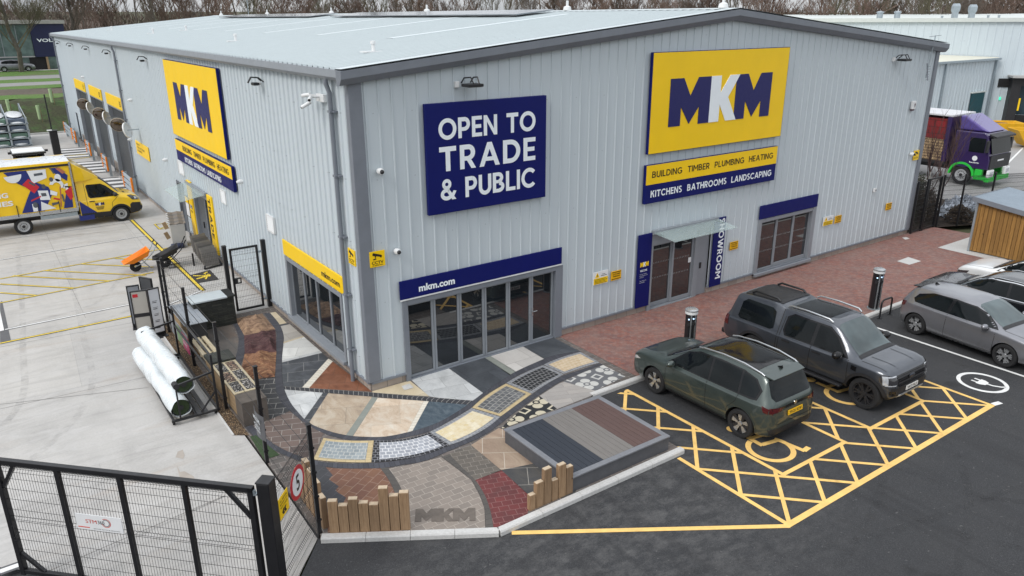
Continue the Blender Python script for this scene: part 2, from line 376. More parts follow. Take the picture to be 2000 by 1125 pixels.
def timber(name, c0, c1, grain=(9, 9, .6), rough=.75, knots=True):
    t = NT(name).set(rough); p = t.coord('obj')
    n = t.noise(t.mapping(p, grain), 2.2, 7, .65, .8); f = t.noise(t.mapping(p, tuple(g*3 for g in grain)), 3, 5, .7)
    c = t.ramp(n, [(.3, c0), (.7, c1)]); c = t.mix(t.ramp(f, [(.45, 0), (.75, .5)]), c, tuple(x*.5 for x in c0))
    if knots: c = t.mix(t.ramp(t.noise(p, 4.5, 2), [(.70, 0), (.76, .8)]), c, tuple(x*.32 for x in c0))
    oi = t.new('ShaderNodeObjectInfo'); c = t.mix(t.math('MULTIPLY', oi.outputs['Random'], .6), c, (c0[0]*.62, c0[1]*.66, c0[2]*.78))
    t.base(c); t.bump(f, .3, .004); return t.m
def glass_mat(name, c=(.012, .015, .018), ior=2.1, rough=.015):
    t = NT(name).set(rough, 0, 0, ior, .5); p = t.coord('pos')
    n = t.noise(p, .9, 3)
    t.base(t.ramp(n, [(.3, tuple(x*.6 for x in c)), (.7, tuple(x*1.5 for x in c))])); return t.m
def clear_glass(name, tint=(.72, .86, .84), a=.35):
    t = NT(name).set(.03, 0, 0, 1.5, .6); t.base(tint); t.b.inputs['Alpha'].default_value = a; return t.m
def car_paint(name, c, metal=.55, rough=.32, flake=.1):
    t = NT(name).set(rough, metal, .85, 1.5, .5); t.b.inputs['Coat Roughness'].default_value = .05; p = t.coord('obj')
    n = t.noise(p, 2.2, 4); d = t.noise(p, 14, 5, .7)
    cc = t.ramp(n, [(.3, tuple(x*.93 for x in c)), (.7, tuple(x*1.07 for x in c))])
    sx = t.new('ShaderNodeSeparateXYZ'); t.link(p, sx.inputs[0])
    low = t.ramp(sx.outputs[2], [(.22, .55), (.60, 0)])          # road film on the sills
    cc = t.mix(t.math('MULTIPLY', low, t.ramp(d, [(.35, .2), (.7, 1)])), cc, (.10, .095, .085))
    t.base(cc); return t.m

m_asph = asphalt_mat()
m_conc = concrete_mat('yard_concrete', srgb('a3a19e'), srgb('b3b1ad'))
m_kerb = concrete_mat('kerb_concrete', (.46, .455, .44), (.58, .575, .56), .25)
m_clad = clad_mat('cladding', srgb('bfc8cd'))
m_roof = clad_mat('roof_sheet', srgb('bdc6c8'))
m_grey = M('grey_trim', srgb('767b83'), .5, 0, .08)
m_greyL = M('grey_frame', srgb('868b91'), .42, 0, .06)
m_plinth = brick('plinth_brick', srgb('a59a90'), srgb('8f857d'), srgb('76706b'), .44, .22, .012, 'obj', 0, vary=.25)
m_black = M('black_steel', (.011, .011, .013), .42, 0, .2)
m_blackp = M('black_plastic', (.016, .016, .018), .55, 0, .2)
m_rubber = M('rubber', (.013, .013, .014), .82, 0, .25, 8)
m_white = M('white_paint', (.72, .73, .74), .45, 0, .05)
m_whitep = M('white_plastic', (.70, .71, .71), .35, 0, .05)
m_navy = M('navy_panel', srgb('07125c'), .5, 0, .06, 1.2, spec=.25)
m_yel = M('yellow_panel', srgb('f6ca00'), .42, 0, .04, 1.2)
m_glass = glass_mat('window_glass')
m_galv = M('galvanised_steel', srgb('a3adb3'), .38, .55, .12, 6)
m_alu = M('brushed_aluminium', srgb('b7babd'), .3, .8, .06)
m_orange = M('orange_plastic', srgb('e8820e'), .42, 0, .08)
m_red = M('red_paint', srgb('b3202a'), .45, 0, .08)
m_line_y = M('yellow_line_paint', srgb('e6bd70'), .75, 0, .16, 5, kind='pos')
m_line_w = M('white_line_paint', (.70, .70, .69), .75, 0, .12, 5, kind='pos')
m_yline = M('yard_line_paint', srgb('e0c440'), .7, 0, .14, 6, kind='pos')
m_tar = M('black_line_edge', (.035, .033, .032), .8, 0, .2, 6, kind='pos')

# ------------------------------------------------------------ ground
AZ = -.1
def sheet(name, pts, z, mat, kind='structure', uvs=None):
    mb = MB(); mb.poly([(p[0], p[1], z if len(p) < 3 else p[2]) for p in pts], uvs); o = mb.build(name, mat, fix=False)
    if kind: o['kind'] = kind
    return o
t = NT('grassland').set(.95); p = t.coord('pos')
c = t.ramp(t.noise(p, .06, 6, .6), [(.3, (.045, .060, .022)), (.5, (.075, .070, .035)), (.7, (.055, .075, .026))])
c = t.mix(t.ramp(t.noise(p, 2.5, 5, .7), [(.35, 0), (.7, .5)]), c, (.035, .035, .018)); t.base(c); m_land = t.m
sheet('ground', [(-900, -300), (1200, -300), (1200, 1600), (-900, 1600)], -.25, m_land)
sheet('car_park', [(-14, -26), (60, -26), (60, -3.2), (-3.3, -3.2), (-3.32, -4.70), (-4.36, -6.0), (-7.9, -2.4), (-16, 7), (-16, -26)], AZ, m_asph)
# concrete yard: level, falling to the asphalt at the gate line
mb = MB()
ed = [(-3.31, -4.66), (-4.38, -5.95), (-7.85, -2.45), (-15.0, 4.9)]; up = [(-3.31, -2.7), (-4.0, -2.6), (-6.6, 1.1), (-15.0, 9.5)]
for i in range(3):
    mb.add([(*ed[i], -.094), (*ed[i+1], -.094), (*up[i+1], 0), (*up[i], 0)], [(0, 1, 2, 3)])
mb.poly([(q[0], q[1], 0) for q in up]+[(-26, 9.5, 0), (-26, 58, 0), (0.2, 58, 0), (.2, 7.42, 0), (-3.31, 7.42, 0)])
struct(mb.build('yard', m_conc, fix=False))
m_joint = M('joint_seal', (.20, .19, .18), .8, 0, .2, kind='pos')
mb = MB()
_lz = [0]
def line(mb, a, b, wd, z):
    _lz[0] = (_lz[0]+1) % 9; z += _lz[0]*.0003
    a, b = Vector((a[0], a[1], z)), Vector((b[0], b[1], z)); n = (b-a).cross(Vector((0, 0, 1))).normalized()*wd/2
    mb.add([a-n, b-n, b+n, a+n], [(0, 1, 2, 3)])
for y in (4.2, 8.6, 21.0, 25.2, 29.5, 34, 38.5, 43): line(mb, (-12, y+.45), (-.35 if y > 9 else -3.4, y-.05), .016, .003)
for x in (-2.05, -5.2, -8.4): line(mb, (x, 9.9), (x+.2, 56), .009, .003)
line(mb, G(90, 1118), G(440, 968), .02, .004); line(mb, G(0, 790), G(290, 757), .016, .004)
struct(mb.build('yard_joints', m_joint, fix=False))
# tyre marks left by turning vehicles: worn, patchy films of rubber lying on the surface
t = NT('tyre_film').set(.85); p = t.coord('pos'); t.base((.03, .03, .031)); t.link(t.ramp(t.noise(t.mapping(p, (1, 1, 1)), 2.6, 7, .75), [(.44, 0), (.76, .22)]), t.b.inputs['Alpha']); m_film_t = t.m
def tyre_mark(pts, z, gauge=1.55, wd=.17):
    mb = MB(); P = [Vector((*q, z)) for q in pts]; C_ = []
    for i in range(len(P)-1):
        p0, p1, p2, p3 = P[max(i-1, 0)], P[i], P[i+1], P[min(i+2, len(P)-1)]
        for k in range(10): s = k/10; C_.append(.5*((2*p1)+(p2-p0)*s+(2*p0-5*p1+4*p2-p3)*s*s+(3*p1-p0-3*p2+p3)*s**3))
    for o in (-gauge/2, gauge/2):
        v = []
        for i, c in enumerate(C_):
            d = (C_[min(i+1, len(C_)-1)]-C_[max(i-1, 0)]).normalized(); n = d.cross(Vector((0, 0, 1))); v += [c+n*(o-wd/2), c+n*(o+wd/2)]
        mb.add(v, [(2*i, 2*i+1, 2*i+3, 2*i+2) for i in range(len(C_)-1)])
    struct(mb.build('tyre_marks', m_film_t, fix=False))
for i, q in enumerate((((-11, -1), (-7, 3.2), (-6.2, 9), (-5.6, 20)), ((-9, 7.5), (-7, 9.5), (-4.2, 10.6), (-2.6, 14)), ((-9, 19), (-6, 20.6), (-3, 20.2)))): tyre_mark(q, .0125+.0004*i)
for i, q in enumerate((((-6, -9), (0, -9.6), (6, -11.6), (14, -12.6), (24, -12)), ((-4, -12), (4, -11.4), (8.6, -9.5), (9.9, -6.5)), ((12, -15), (7.5, -11.8), (6.8, -8.2)), ((24, -11), (17, -11.6), (13.4, -9.6), (13.3, -6)))): tyre_mark(q, AZ+.0085+.0004*i)
# stains: rust-coloured smear, tyre scuffs, damp patches
def blot(name, pts, c, z=.005, rough=.85):
    mb = MB(); q = [G(*a, z) for a in pts]; mb.poly(q); return struct(mb.build(name, M(name, c, rough, 0, .12, 3, kind='pos'), fix=False))
blot('yard_stain', [(347, 882), (357, 878), (361, 889), (358, 896), (343, 893)], srgb('a39b92'))
blot('yard_stain', [(345, 908), (352, 922), (360, 920), (378, 930), (381, 938), (352, 937)], srgb('a39b92'))
# raised bed of paving that carries the sample garden, plus red block paving, both on one slab with real kerb height
base_mat = brick('grey_paving', srgb('6d645f'), srgb('585451'), srgb('8f8a84'), .30, .2, .007, rot=.1)
mb = MB()
slab = [(-3.26, 7.42), (-3.26, -4.72), (-.55, -6.42), (4.32, -6.42), (4.32, -3.32), (6.04, -3.32), (6.04, 0.1), (.0, .1), (0, 7.42)]
n = len(slab); tri = tessellate_polygon([[Vector((*q, 0)) for q in slab]])
mb.poly([(*q, .0) for q in slab])
for i in range(n):
    a, b = slab[i], slab[(i+1) % n]; mb.add([(*a, -.2), (*b, -.2), (*b, 0), (*a, 0)], [(0, 1, 2, 3)])
struct(mb.build('paving', base_mat))
t = NT('red_blocks').set(.82); p = t.coord('pos')
b = t.new('ShaderNodeTexBrick'); t.link(t.mapping(p, (1, 1, 1), (0, 0, R(45))), b.inputs['Vector'])
for k, v in (('Color1', (.265, .098, .072, 1)), ('Color2', (.165, .080, .076, 1)), ('Mortar', (.10, .085, .08, 1))): b.inputs[k].default_value = v
for k, v in (('Scale', 1), ('Brick Width', .2), ('Row Height', .1), ('Mortar Size', .004), ('Bias', -.1)): b.inputs[k].default_value = v
c = t.mix(t.ramp(t.noise(p, 1.0, 6, .65), [(.38, 0), (.68, .6)]), b.outputs[0], (.225, .155, .135))
c = t.mix(t.ramp(t.noise(p, 6, 5, .75), [(.45, 0), (.72, .55)]), c, (.35, .265, .225))
c = t.mix(t.ramp(t.noise(p, 11, 4, .8), [(.56, 0), (.74, .5)]), c, (.085, .065, .065)); t.base(c)
t.bump(t.math('SUBTRACT', 1.0, b.outputs['Fac']), .4, .005); m_redp = t.m
red = [(6.05, .1), (6.05, -3.32), (11.2, -3.32), (11.2, -4.35), (29.5, -4.35), (29.5, -1.6), (27.55, -1.55), (27.4, -.16), (25.5, .02), (25.5, .1)]
mb = MB(); mb.poly([(*q, .002) for q in red])
for i in range(len(red)):
    a, b2 = red[i], red[(i+1) % len(red)]; mb.add([(*a, -.2), (*b2, -.2), (*b2, .002), (*a, .002)], [(0, 1, 2, 3)])
struct(mb.build('block_paving', m_redp))
# kerbs as real upstands
def kerb(pts, wd=.14, top=.012, unit=.915):
    mb = MB()
    for a, b in zip(pts, pts[1:]):
        a, b = Vector((*a, 0)), Vector((*b, 0)); L = (b-a).length; k = max(1, round(L/unit)); d = (b-a)/k
        nrm = d.cross(Vector((0, 0, 1))).normalized()*wd/2
        for i in range(k):
            p, q = a+d*i+d.normalized()*.004, a+d*(i+1)-d.normalized()*.004
            pr = [(-1, -.24), (1, -.24), (1, top-.03), (.72, top), (-1, top)]
            v = [e+nrm*s+Vector((0, 0, z)) for e in (p, q) for s, z in pr]; mlen = len(pr)
            mb.add(v, [tuple(range(mlen-1, -1, -1)), tuple(range(mlen, 2*mlen))]+[(j, (j+1) % mlen, (j+1) % mlen+mlen, j+mlen) for j in range(mlen)])
    return struct(mb.build('kerb', m_kerb))
kerb([(-3.27, -4.76), (-.52, -6.50), (4.36, -6.50)])
kerb([(4.40, -3.40), (11.12, -3.40)])
kerb([(11.12, -4.43), (29.5, -4.43)])
# red-paving furniture
mb = MB(); mb.poly([G(*q, .007) for q in ((1752, 510), (1774, 502), (1799, 510), (1776, 517))]); struct(mb.build('manhole_cover', m_kerb, fix=False))
mb = MB(); mb.poly([G(*q, .007) for q in ((1762, 464), (1770, 463), (1777, 466), (1768, 468))]); struct(mb.build('manhole_cover', m_kerb, fix=False))
mb = MB(); mb.poly([G(*q, .016) for q in ((784, 754), (800, 749), (808, 757), (790, 762))]); struct(mb.build('manhole_cover', m_kerb, fix=False))
struct(sheet('concrete_pad', [(24.3, -1.9), (24.3, -4.3), (28.2, -4.3), (28.2, -1.9)], .008, m_kerb))

# ------------------------------------------------------------ painted markings on the asphalt
mz = AZ+.004
def clipbar(mb, a, b, wd, rect, z):
    """a bar clipped to a rectangle x0,x1,y0,y1 (Sutherland-Hodgman)"""
    a, b = Vector((*a, 0)), Vector((*b, 0)); n = (b-a).cross(Vector((0, 0, 1))).normalized()*wd/2
    P = [(q.x, q.y) for q in (a-n, b-n, b+n, a+n)]; x0, x1, y0, y1 = rect
    for ax, val, sg in ((0, x0, 1), (0, x1, -1), (1, y0, 1), (1, y1, -1)):
        out = []
        for i in range(len(P)):
            p, q = P[i-1], P[i]; dp, dq = sg*(p[ax]-val), sg*(q[ax]-val)
            if (dp >= 0) != (dq >= 0):
                s = dp/(dp-dq); out.append((p[0]+(q[0]-p[0])*s, p[1]+(q[1]-p[1])*s))
            if dq >= 0: out.append(q)
        P = out
        if len(P) < 3: return
    mb.add([(q[0], q[1], z) for q in P], [tuple(range(len(P)))])
mb = MB(); W1 = .10
zones = [(4.12, 5.42, -9.42, -3.62), (5.42, 7.64, -9.42, -8.34), (7.64, 8.68, -9.42, -3.62), (8.68, 11.0, -9.42, -8.34), (11.0, 12.13, -9.42, -3.62)]
for k, z in enumerate(zones):
    for i in range(-14, 30):
        c0 = 6.40+1.135*i
        clipbar(mb, (c0-8, -9.42-8), (c0+8, -9.42+8), .085, z, mz); clipbar(mb, (c0+8, -9.42-8), (c0-8, -9.42+8), .085, z, mz+.0012+.0002*(i % 3))
for a, b in (((5.42, -3.6), (5.42, -8.34)), ((5.37, -8.34), (7.69, -8.34)), ((7.64, -8.34), (7.64, -3.6)), ((8.68, -3.6), (8.68, -8.34)), ((8.63, -8.34), (11.05, -8.34)), ((11.0, -8.34), (11.0, -4.6)), ((12.13, -4.6), (12.13, -9.46))):
    line(mb, a, b, W1, mz+.002)
line(mb, (4.0, -9.44), (12.18, -9.44), .13, mz+.002); line(mb, (4.12, -6.62), (4.08, -9.44), W1, mz+.002); line(mb, (-.3, -6.60), (4.06, -9.47), .11, mz+.002)
struct(mb.build('road_markings', m_line_y, fix=False))
mb = MB(); line(mb, (14.52, -4.85), (14.50, -12.4), .10, mz); line(mb, (12.19, -9.44), (12.46, -9.50), .13, mz+.002)
line(mb, (17.0, -4.85), (17.0, -12.4), .10, mz); line(mb, (19.5, -4.85), (19.5, -12.4), .10, mz)
def ring(mb, c, r0, r1, z, a0=0, a1=360, n=48, sx=1, sy=1, rot=0):
    v = []; f = []
    for i in range(n+1):
        t = R(a0+(a1-a0)*i/n); x, y = math.cos(t), math.sin(t)
        for r in (r0, r1):
            a, b = x*r*sx, y*r*sy; v.append((c[0]+a*math.cos(rot)-b*math.sin(rot), c[1]+a*math.sin(rot)+b*math.cos(rot), z))
    for i in range(n): f.append((2*i, 2*i+1, 2*i+3, 2*i+2))
    mb.add(v, f)
ec = (13.25, -8.71)
ring(mb, ec, .50, .60, mz)
def pl(pts, z=mz): mb.poly([(ec[0]+a, ec[1]+b, z) for a, b in pts])
pl([(-.17, .10), (.17, .10), (.17, .0), (.10, -.12), (-.10, -.12), (-.17, .0)]); pl([(-.12, .10), (-.06, .10), (-.06, .24), (-.12, .24)]); pl([(.06, .10), (.12, .10), (.12, .24), (.06, .24)])
pl([(-.03, -.12), (.03, -.12), (.05, -.25), (.14, -.40), (.22, -.46), (.18, -.5), (.08, -.43), (-.01, -.26)])
struct(mb.build('road_markings', m_line_w, fix=False))
def wheelchair(c, rot=0, s=1):
    mb = MB(); z = mz
    def T(x, y): return (c[0]+s*(x*math.cos(rot)-y*math.sin(rot)), c[1]+s*(x*math.sin(rot)+y*math.cos(rot)))
    ring(mb, c, .42*s, .54*s, z, 110+math.degrees(rot), 395+math.degrees(rot), 40)
    for a, b in (((-.12, .85), (-.06, .18)), ((-.06, .22), (.44, .20)), ((.42, .22), (.60, -.42)), ((.58, -.40), (.80, -.34)), ((-.1, .55), (.34, .52))): line(mb, T(*a), T(*b), .12*s, z+.001)
    ring(mb, T(-.14, 1.05), 0, .14*s, z)
    struct(mb.build('road_markings', m_line_y, fix=False))
wheelchair((6.05, -7.55), R(-8), 1.0); wheelchair((9.75, -7.05), R(-8), 1.0)

# ------------------------------------------------------------ painted markings in the yard
def edged(mb, a, b, wd, z=.006):
    mb.k = 1; line(mb, a, b, wd*2.0, z); mb.k = 0; line(mb, a, b, wd, z+.003)
mb = MB()
edged(mb, G(257, 430), G(397, 568), .10)
# hatched bay beside the forklift lane
A0, A1, B0, B1 = G(0, 545), G(330, 484), G(0, 592), G(300, 532)
edged(mb, A0, A1, .06); edged(mb, B0, B1, .06)
for (u0, v0), (u1, v1) in (((25, 539), (215, 549)), ((90, 529), (285, 538)), ((160, 516), (300, 522)), ((225, 505), (330, 508)), ((0, 555), (145, 563)), ((0, 572), (70, 577))): edged(mb, G(u0, v0), G(u1, v1), .06)
edged(mb, G(0, 671), G(270, 615), .07)
for (a, b, wd) in (((G(340, 436)), (G(302, 438)), .05), (G(302, 438), G(312, 448), .05), (G(312, 448), G(345, 444), .05), (G(312, 447), G(340, 436), .05)): edged(mb, a, b, wd)
for y in (44.4, 42.8): edged(mb, (-2.4, y), (-.6, y+.3), .12)
struct(mb.build('yard_markings', [m_yline, m_tar], fix=False))
mb = MB()
def wline(a, b, wd=.10): mb.k = 1; line(mb, a, b, wd*1.9, .006); mb.k = 0; line(mb, a, b, wd, .009)
wline(G(0, 508), G(285, 460), .06); wline(G(10, 644), G(262, 593), .08); wline(G(318, 600), G(398, 566), .07); wline(G(0, 1117), G(48, 1100), .12); wline(G(0, 469), G(255, 434), .04)
mb.k = 1; mb.poly([G(*q, .006) for q in ((0, 590), (4, 588), (22, 668), (0, 668))]); mb.k = 0; mb.poly([G(*q, .01) for q in ((0, 607), (8, 645), (0, 647))])
for y0 in (29.8, 36.6, 43.6):
    mb.k = 1; mb.add([(-2.1, y0, .006), (-.25, y0-.3, .006), (-.25, y0+4.6, .006), (-2.1, y0+4.9, .006)], [(0, 1, 2, 3)]); mb.k = 0
    for i in range(4): mb.add([(-2.1, y0+.35+i*1.2, .011), (-.25, y0+.05+i*1.2, .011), (-.25, y0+.65+i*1.2, .011), (-2.1, y0+.95+i*1.2, .011)], [(0, 1, 2, 3)])
struct(mb.build('yard_markings', [m_line_w, M('dark_marking', (.10, .10, .105), .8, 0, .15, kind='pos')], fix=False))
# walking-figure panel
mb = MB(); q = [G(*k, .006) for k in ((372, 537), (410, 527), (428, 546), (386, 553))]; mb.k = 1; mb.poly(q); mb.k = 0
o, uu, vv = q[0], q[1]-q[0], q[3]-q[0]
def pf(pts): mb.poly([o+uu*a+vv*b+Vector((0, 0, .004)) for a, b in pts])
cc = [(.74+.09*math.cos(R(k)), .52+.15*math.sin(R(k))) for k in range(0, 360, 30)]; pf(cc)
pf([(.66, .40), (.66, .66), (.42, .62), (.42, .36)]); pf([(.44, .36), (.44, .48), (.08, .20), (.08, .10)]); pf([(.44, .50), (.44, .62), (.10, .62), (.10, .52)]); pf([(.64, .40), (.58, .20), (.80, .12), (.82, .2), (.66, .27)]); pf([(.64, .66), (.5, .85), (.42, .8), (.56, .62)])
struct(mb.build('yard_markings', [m_yline, m_tar], fix=False))
# ------------------------------------------------------------ sample garden: patches of stone laid side by side
def patch(name, px, mat, z=.004):
    return sheet(name, [tuple(G(*q, z))[:2] for q in px], z, mat)
m_char = brick('charcoal_setts', srgb('4b4c53'), srgb('3a3b41'), srgb('2c2c30'), .11, .4, .005, 'uv', vary=.3)
m_strip = brick('charcoal_strip', srgb('313236'), srgb('3b3c40'), srgb('8c8a86'), .13, .5, .010, 'uv', vary=.15)
m_wstrip = brick('cream_strip', srgb('d5cfc2'), srgb('c8c2b4'), srgb('a39d90'), .13, .5, .006, 'uv', vary=.1)
m_slate = marble('slate_slab', srgb('34373c'), srgb('42454a'), srgb('5a5d62'), 1.8, jc=srgb('8f8f8d'), rot=.35, jw=.55)
m_slate2 = marble('dark_porcelain', srgb('3b3e43'), srgb('464a4f'), srgb('575b60'), 1.4, jc=srgb('2d2f33'), rot=.0, jw=.8)
m_wht = marble('white_porcelain', srgb('bdbdb9'), srgb('cfcfcb'), srgb('dadad6'), 1.3, jc=srgb('9d9d9a'), rot=.5, jw=.6)
m_lgt = marble('pale_grey_slab', srgb('a7a9a9'), srgb('bfc1c1'), srgb('d2d3d2'), 1.8, jc=srgb('8d8e8d'), rot=.2, jw=.6)
m_wg = marble('white_tile', srgb('b7b3ae'), srgb('c2beb9'), srgb('cbc8c3'), 1.0, jc=srgb('8b8783'), rot=0, jw=.75)
m_bei = marble('beige_sandstone', srgb('8f8072'), srgb('b3a08a'), srgb('c4b8a6'), 2.3, jc=srgb('7f7568'), rot=.45, jw=.8)
m_pnk = marble('pink_sandstone', srgb('a98f75'), srgb('cdb9a2'), srgb('d8cfc0'), 2.6, jc=srgb('b0a290'), rot=.45, jw=.9)
m_brn = marble('brown_sandstone', srgb('5a3626'), srgb('7d4e36'), srgb('8d6049'), 2.6, jc=srgb('5a4034'), rot=.55, jw=.5)
m_crm = marble('cream_stone', srgb('b5a68a'), srgb('c7b89b'), srgb('cfc3aa'), 1.4, jc=srgb('a3957c'), jw=.9)
m_gbg = marble('grey_beige_stone', srgb('98938c'), srgb('a8a39b'), srgb('b2ada5'), 1.2, jc=srgb('8a857e'), jw=.7)
m_blu = marble('blue_slate', srgb('36434e'), srgb('4d5a64'), srgb('68737a'), 3.4, jc=srgb('3c464d'), jw=1.2, dist=2)
m_gstr = M('grey_strip', srgb('82867f'), .8, 0, .1, 6, kind='pos')
patch('stone_slabs', [(527, 611), (538, 609), (560, 631), (545, 634)], m_crm)
patch('stone_slabs', [(545, 634), (563, 631), (565, 633), (548, 637)], m_slate)
patch('stone_slabs', [(548, 637), (566, 633), (592, 656), (553, 668)], m_gbg)
patch('stone_slabs', [(553, 668), (592, 656), (594, 658), (553, 671)], m_crm, .005)
patch('stone_slabs', [(551, 671), (594, 658), (625, 685), (550, 704)], m_wht)
patch('stone_slabs', [(550, 704), (625, 685), (629, 689), (550, 708)], m_lgt, .005)
patch('stone_slabs', [(549, 708), (629, 689), (642, 700), (588, 758), (549, 757)], m_slate)
patch('stone_slabs', [(650, 706), (727, 765), (603, 758)], m_brn)
patch('stone_slabs', [(553, 760), (631, 767), (592, 822), (575, 806)], m_lgt)
patch('stone_slabs', [(641, 768), (727, 775), (674, 852), (630, 846), (602, 826)], m_bei)
patch('stone_slabs', [(727, 775), (738, 777), (688, 853), (674, 852)], m_gstr)
patch('stone_slabs', [(738, 777), (828, 783), (792, 850), (740, 857), (688, 854)], m_pnk)
patch('stone_slabs', [(838, 783), (922, 790), (868, 824), (802, 848)], m_blu)
patch('stone_slabs', [(727, 764), (800, 743), (839, 774), (727, 767)], m_crm)
patch('stone_slabs', [(799, 738), (876, 719), (944, 768), (918, 786), (838, 774)], m_lgt)
patch('stone_slabs', [(876, 719), (946, 698), (998, 732), (988, 742), (944, 768)], m_slate2)
patch('stone_slabs', [(946, 698), (958, 695), (1010, 727), (998, 734)], m_gstr)
patch('stone_slabs', [(958, 695), (1020, 676), (1066, 702), (1010, 728)], m_wg)
patch('stone_slabs', [(1020, 676), (1081, 659), (1134, 687), (1066, 703)], m_slate2)
# straight strips with UV along their length
def ribbon(name, A, B, mat, z, off=0.):
    """A, B: matched world points of the two edges; u runs along in metres"""
    v = []; uv = []; f = []; d = 0
    for i, (a, b) in enumerate(zip(A, B)):
        if i: d += (((Vector(a)+Vector(b))-(Vector(A[i-1])+Vector(B[i-1])))/2).length
        v += [(a[0], a[1], z), (b[0], b[1], z)]; w_ = (Vector(a[:2])-Vector(b[:2])).length; uv += [(d+off, 0), (d+off, w_)]
    for i in range(len(A)-1): f.append((2*i, 2*i+1, 2*i+3, 2*i+2))
    mb = MB(); mb.add(v, f, uv); o = mb.build(name, mat); o['kind'] = 'structure'
    if o.data.polygons[0].normal.z < 0: o.data.flip_normals()
    return o
def dens(px, n=40):
    """smooth dense curve through ground points (Catmull-Rom)"""
    P = [G(*q) for q in px]; L = [0]
    for a, b in zip(P, P[1:]): L.append(L[-1]+(b-a).length)
    out = []
    for k in range(n+1):
        s = L[-1]*k/n; i = max(j for j in range(len(P)-1) if L[j] <= s+1e-9); t = (s-L[i])/(L[i+1]-L[i])
        p0, p1, p2, p3 = P[max(i-1, 0)], P[i], P[i+1], P[min(i+2, len(P)-1)]
        out.append(.5*((2*p1)+(p2-p0)*t+(2*p0-5*p1+4*p2-p3)*t*t+(3*p1-p0-3*p2+p3)*t**3))
    return out
ribbon('stone_strip', [G(553, 755), G(727, 767), G(924, 783)], [G(554, 761), G(727, 775), G(915, 791)], m_strip, .009)
ribbon('stone_strip', [G(641, 701), G(590, 757)], [G(650, 706), G(604, 758)], m_wstrip, .007)
ribbon('stone_strip', [G(631, 767), G(592, 822)], [G(641, 768), G(603, 827)], m_slate, .007)
ribbon('stone_strip', [G(828, 783), G(792, 850)], [G(838, 783), G(802, 849)], m_wstrip, .007)
# the winding charcoal bands either side of the sample path
I_in = dens([(528, 612), (546, 634), (554, 656), (553, 676), (551, 698), (551, 725), (554, 756), (566, 784), (580, 803), (603, 826), (638, 841), (676, 850.5), (719, 854), (762, 852), (825, 837), (867, 820), (915, 790), (945, 767), (988, 738), (1012, 724), (1052, 706), (1084, 694), (1133, 686)], 90)
I_out = dens([(516, 612), (538, 646), (540, 664), (538, 684), (537, 700), (537, 740), (542, 772), (553, 790), (566, 803), (592, 824), (626, 844), (661, 856), (704, 862), (760, 860), (835, 845), (872, 826), (920, 797), (948, 772), (988, 749), (1008, 736), (1034, 724), (1064, 712), (1100, 700), (1136, 688)], 90)
O_in = dens([(462, 622), (474, 640), (480, 662), (478, 688), (470, 716), (466, 745), (472, 790), (494, 832), (528, 863), (566, 884), (615, 900), (661, 905.5), (725, 905), (777, 900), (830, 889), (877, 871), (935, 847), (974, 817), (996, 800), (1038, 772), (1066, 752), (1100, 734), (1140, 721), (1170, 710)], 90)
O_out = dens([(449, 625), (460, 642), (466, 662), (464, 684), (457, 710), (452, 745), (458, 792), (484, 842), (526, 874), (562, 892), (603, 906), (661, 915), (742, 915), (790, 908), (830, 901), (880, 880), (940, 854), (973, 832), (998, 812), (1024, 793), (1054, 772), (1092, 748), (1140, 727), (1178, 712)], 90)
ribbon('charcoal_band', I_in, I_out, m_char, .010); ribbon('charcoal_band', O_in, O_out, m_char, .010)
# path panels between the bands
def setts(name, c1, c2, mo, bw=.10, rh=.10, ms=.009, vary=.3, **k): return brick(name, srgb(c1), srgb(c2), srgb(mo), bw, rh, ms, 'uv', vary=vary, vs_=5, **k)
def panel(px, inner, border, bw=.10, name='sett_panel'):
    """quad panel: bordering row of setts and a field of setts"""
    q = [G(*k) for k in px]; n = 14
    def edge(a, b, k): return a+(b-a)*k
    T = [edge(q[0], q[1], i/n) for i in range(n+1)]; B = [edge(q[3], q[2], i/n) for i in range(n+1)]
    if len(px) > 4:
        a, b = G(*px[4]), G(*px[5])      # mid points make the long edges curve
        T = [q[0]*(1-t)*(1-2*t)+a*4*t*(1-t)+q[1]*t*(2*t-1) for t in (i/n for i in range(n+1))]
        B = [q[3]*(1-t)*(1-2*t)+b*4*t*(1-t)+q[2]*t*(2*t-1) for t in (i/n for i in range(n+1))]
    ribbon(name, T, B, border, .013)
    L = (q[1]-q[0]).length; W_ = (q[3]-q[0]).length; e = min(.3, bw/W_); s = min(.3, bw/L)
    k0, k1 = s, 1-s
    def at(Pt, t): x = t*n; i = min(n-1, int(x)); return Pt[i]+(Pt[i+1]-Pt[i])*(x-i)
    TT = []; BB = []
    for i in range(n+1):
        t = k0+(k1-k0)*i/n; a, b = at(T, t), at(B, t); TT.append(a+(b-a)*e); BB.append(a+(b-a)*(1-e))
    return ribbon(name, TT, BB, inner, .017)
b_crm = setts('cream_border', 'c0ae88', 'b29f7a', '9f9070', .2, .1, .006, .15); b_blk = setts('black_border', '222326', '2b2c2f', '85858a', .1, .1, .009)
b_gry = setts('grey_border', '74777c', '84868b', 'a5a5a3', .1, .1, .008)
panel([(632, 856), (730, 861), (725, 904), (612, 898), (676, 861), (662, 903)], setts('blue_grey_setts', '7d868a', '949b9d', 'b9b9b4', .13, .13), b_crm)
panel([(731, 861), (838, 845), (877, 870), (726, 904), (790, 858), (812, 893)], setts('light_grey_setts', '8d9097', '9fa2a9', 'd6d6d6', .13, .13, .012), b_blk)
panel([(839, 845), (921, 798), (977, 815), (878, 870), (880, 823), (935, 846)], setts('yellow_setts', 'c9b88e', 'd6cdb6', 'cdc3aa', .12, .12, .008, .35, dark=srgb('b08f4e')), b_gry)
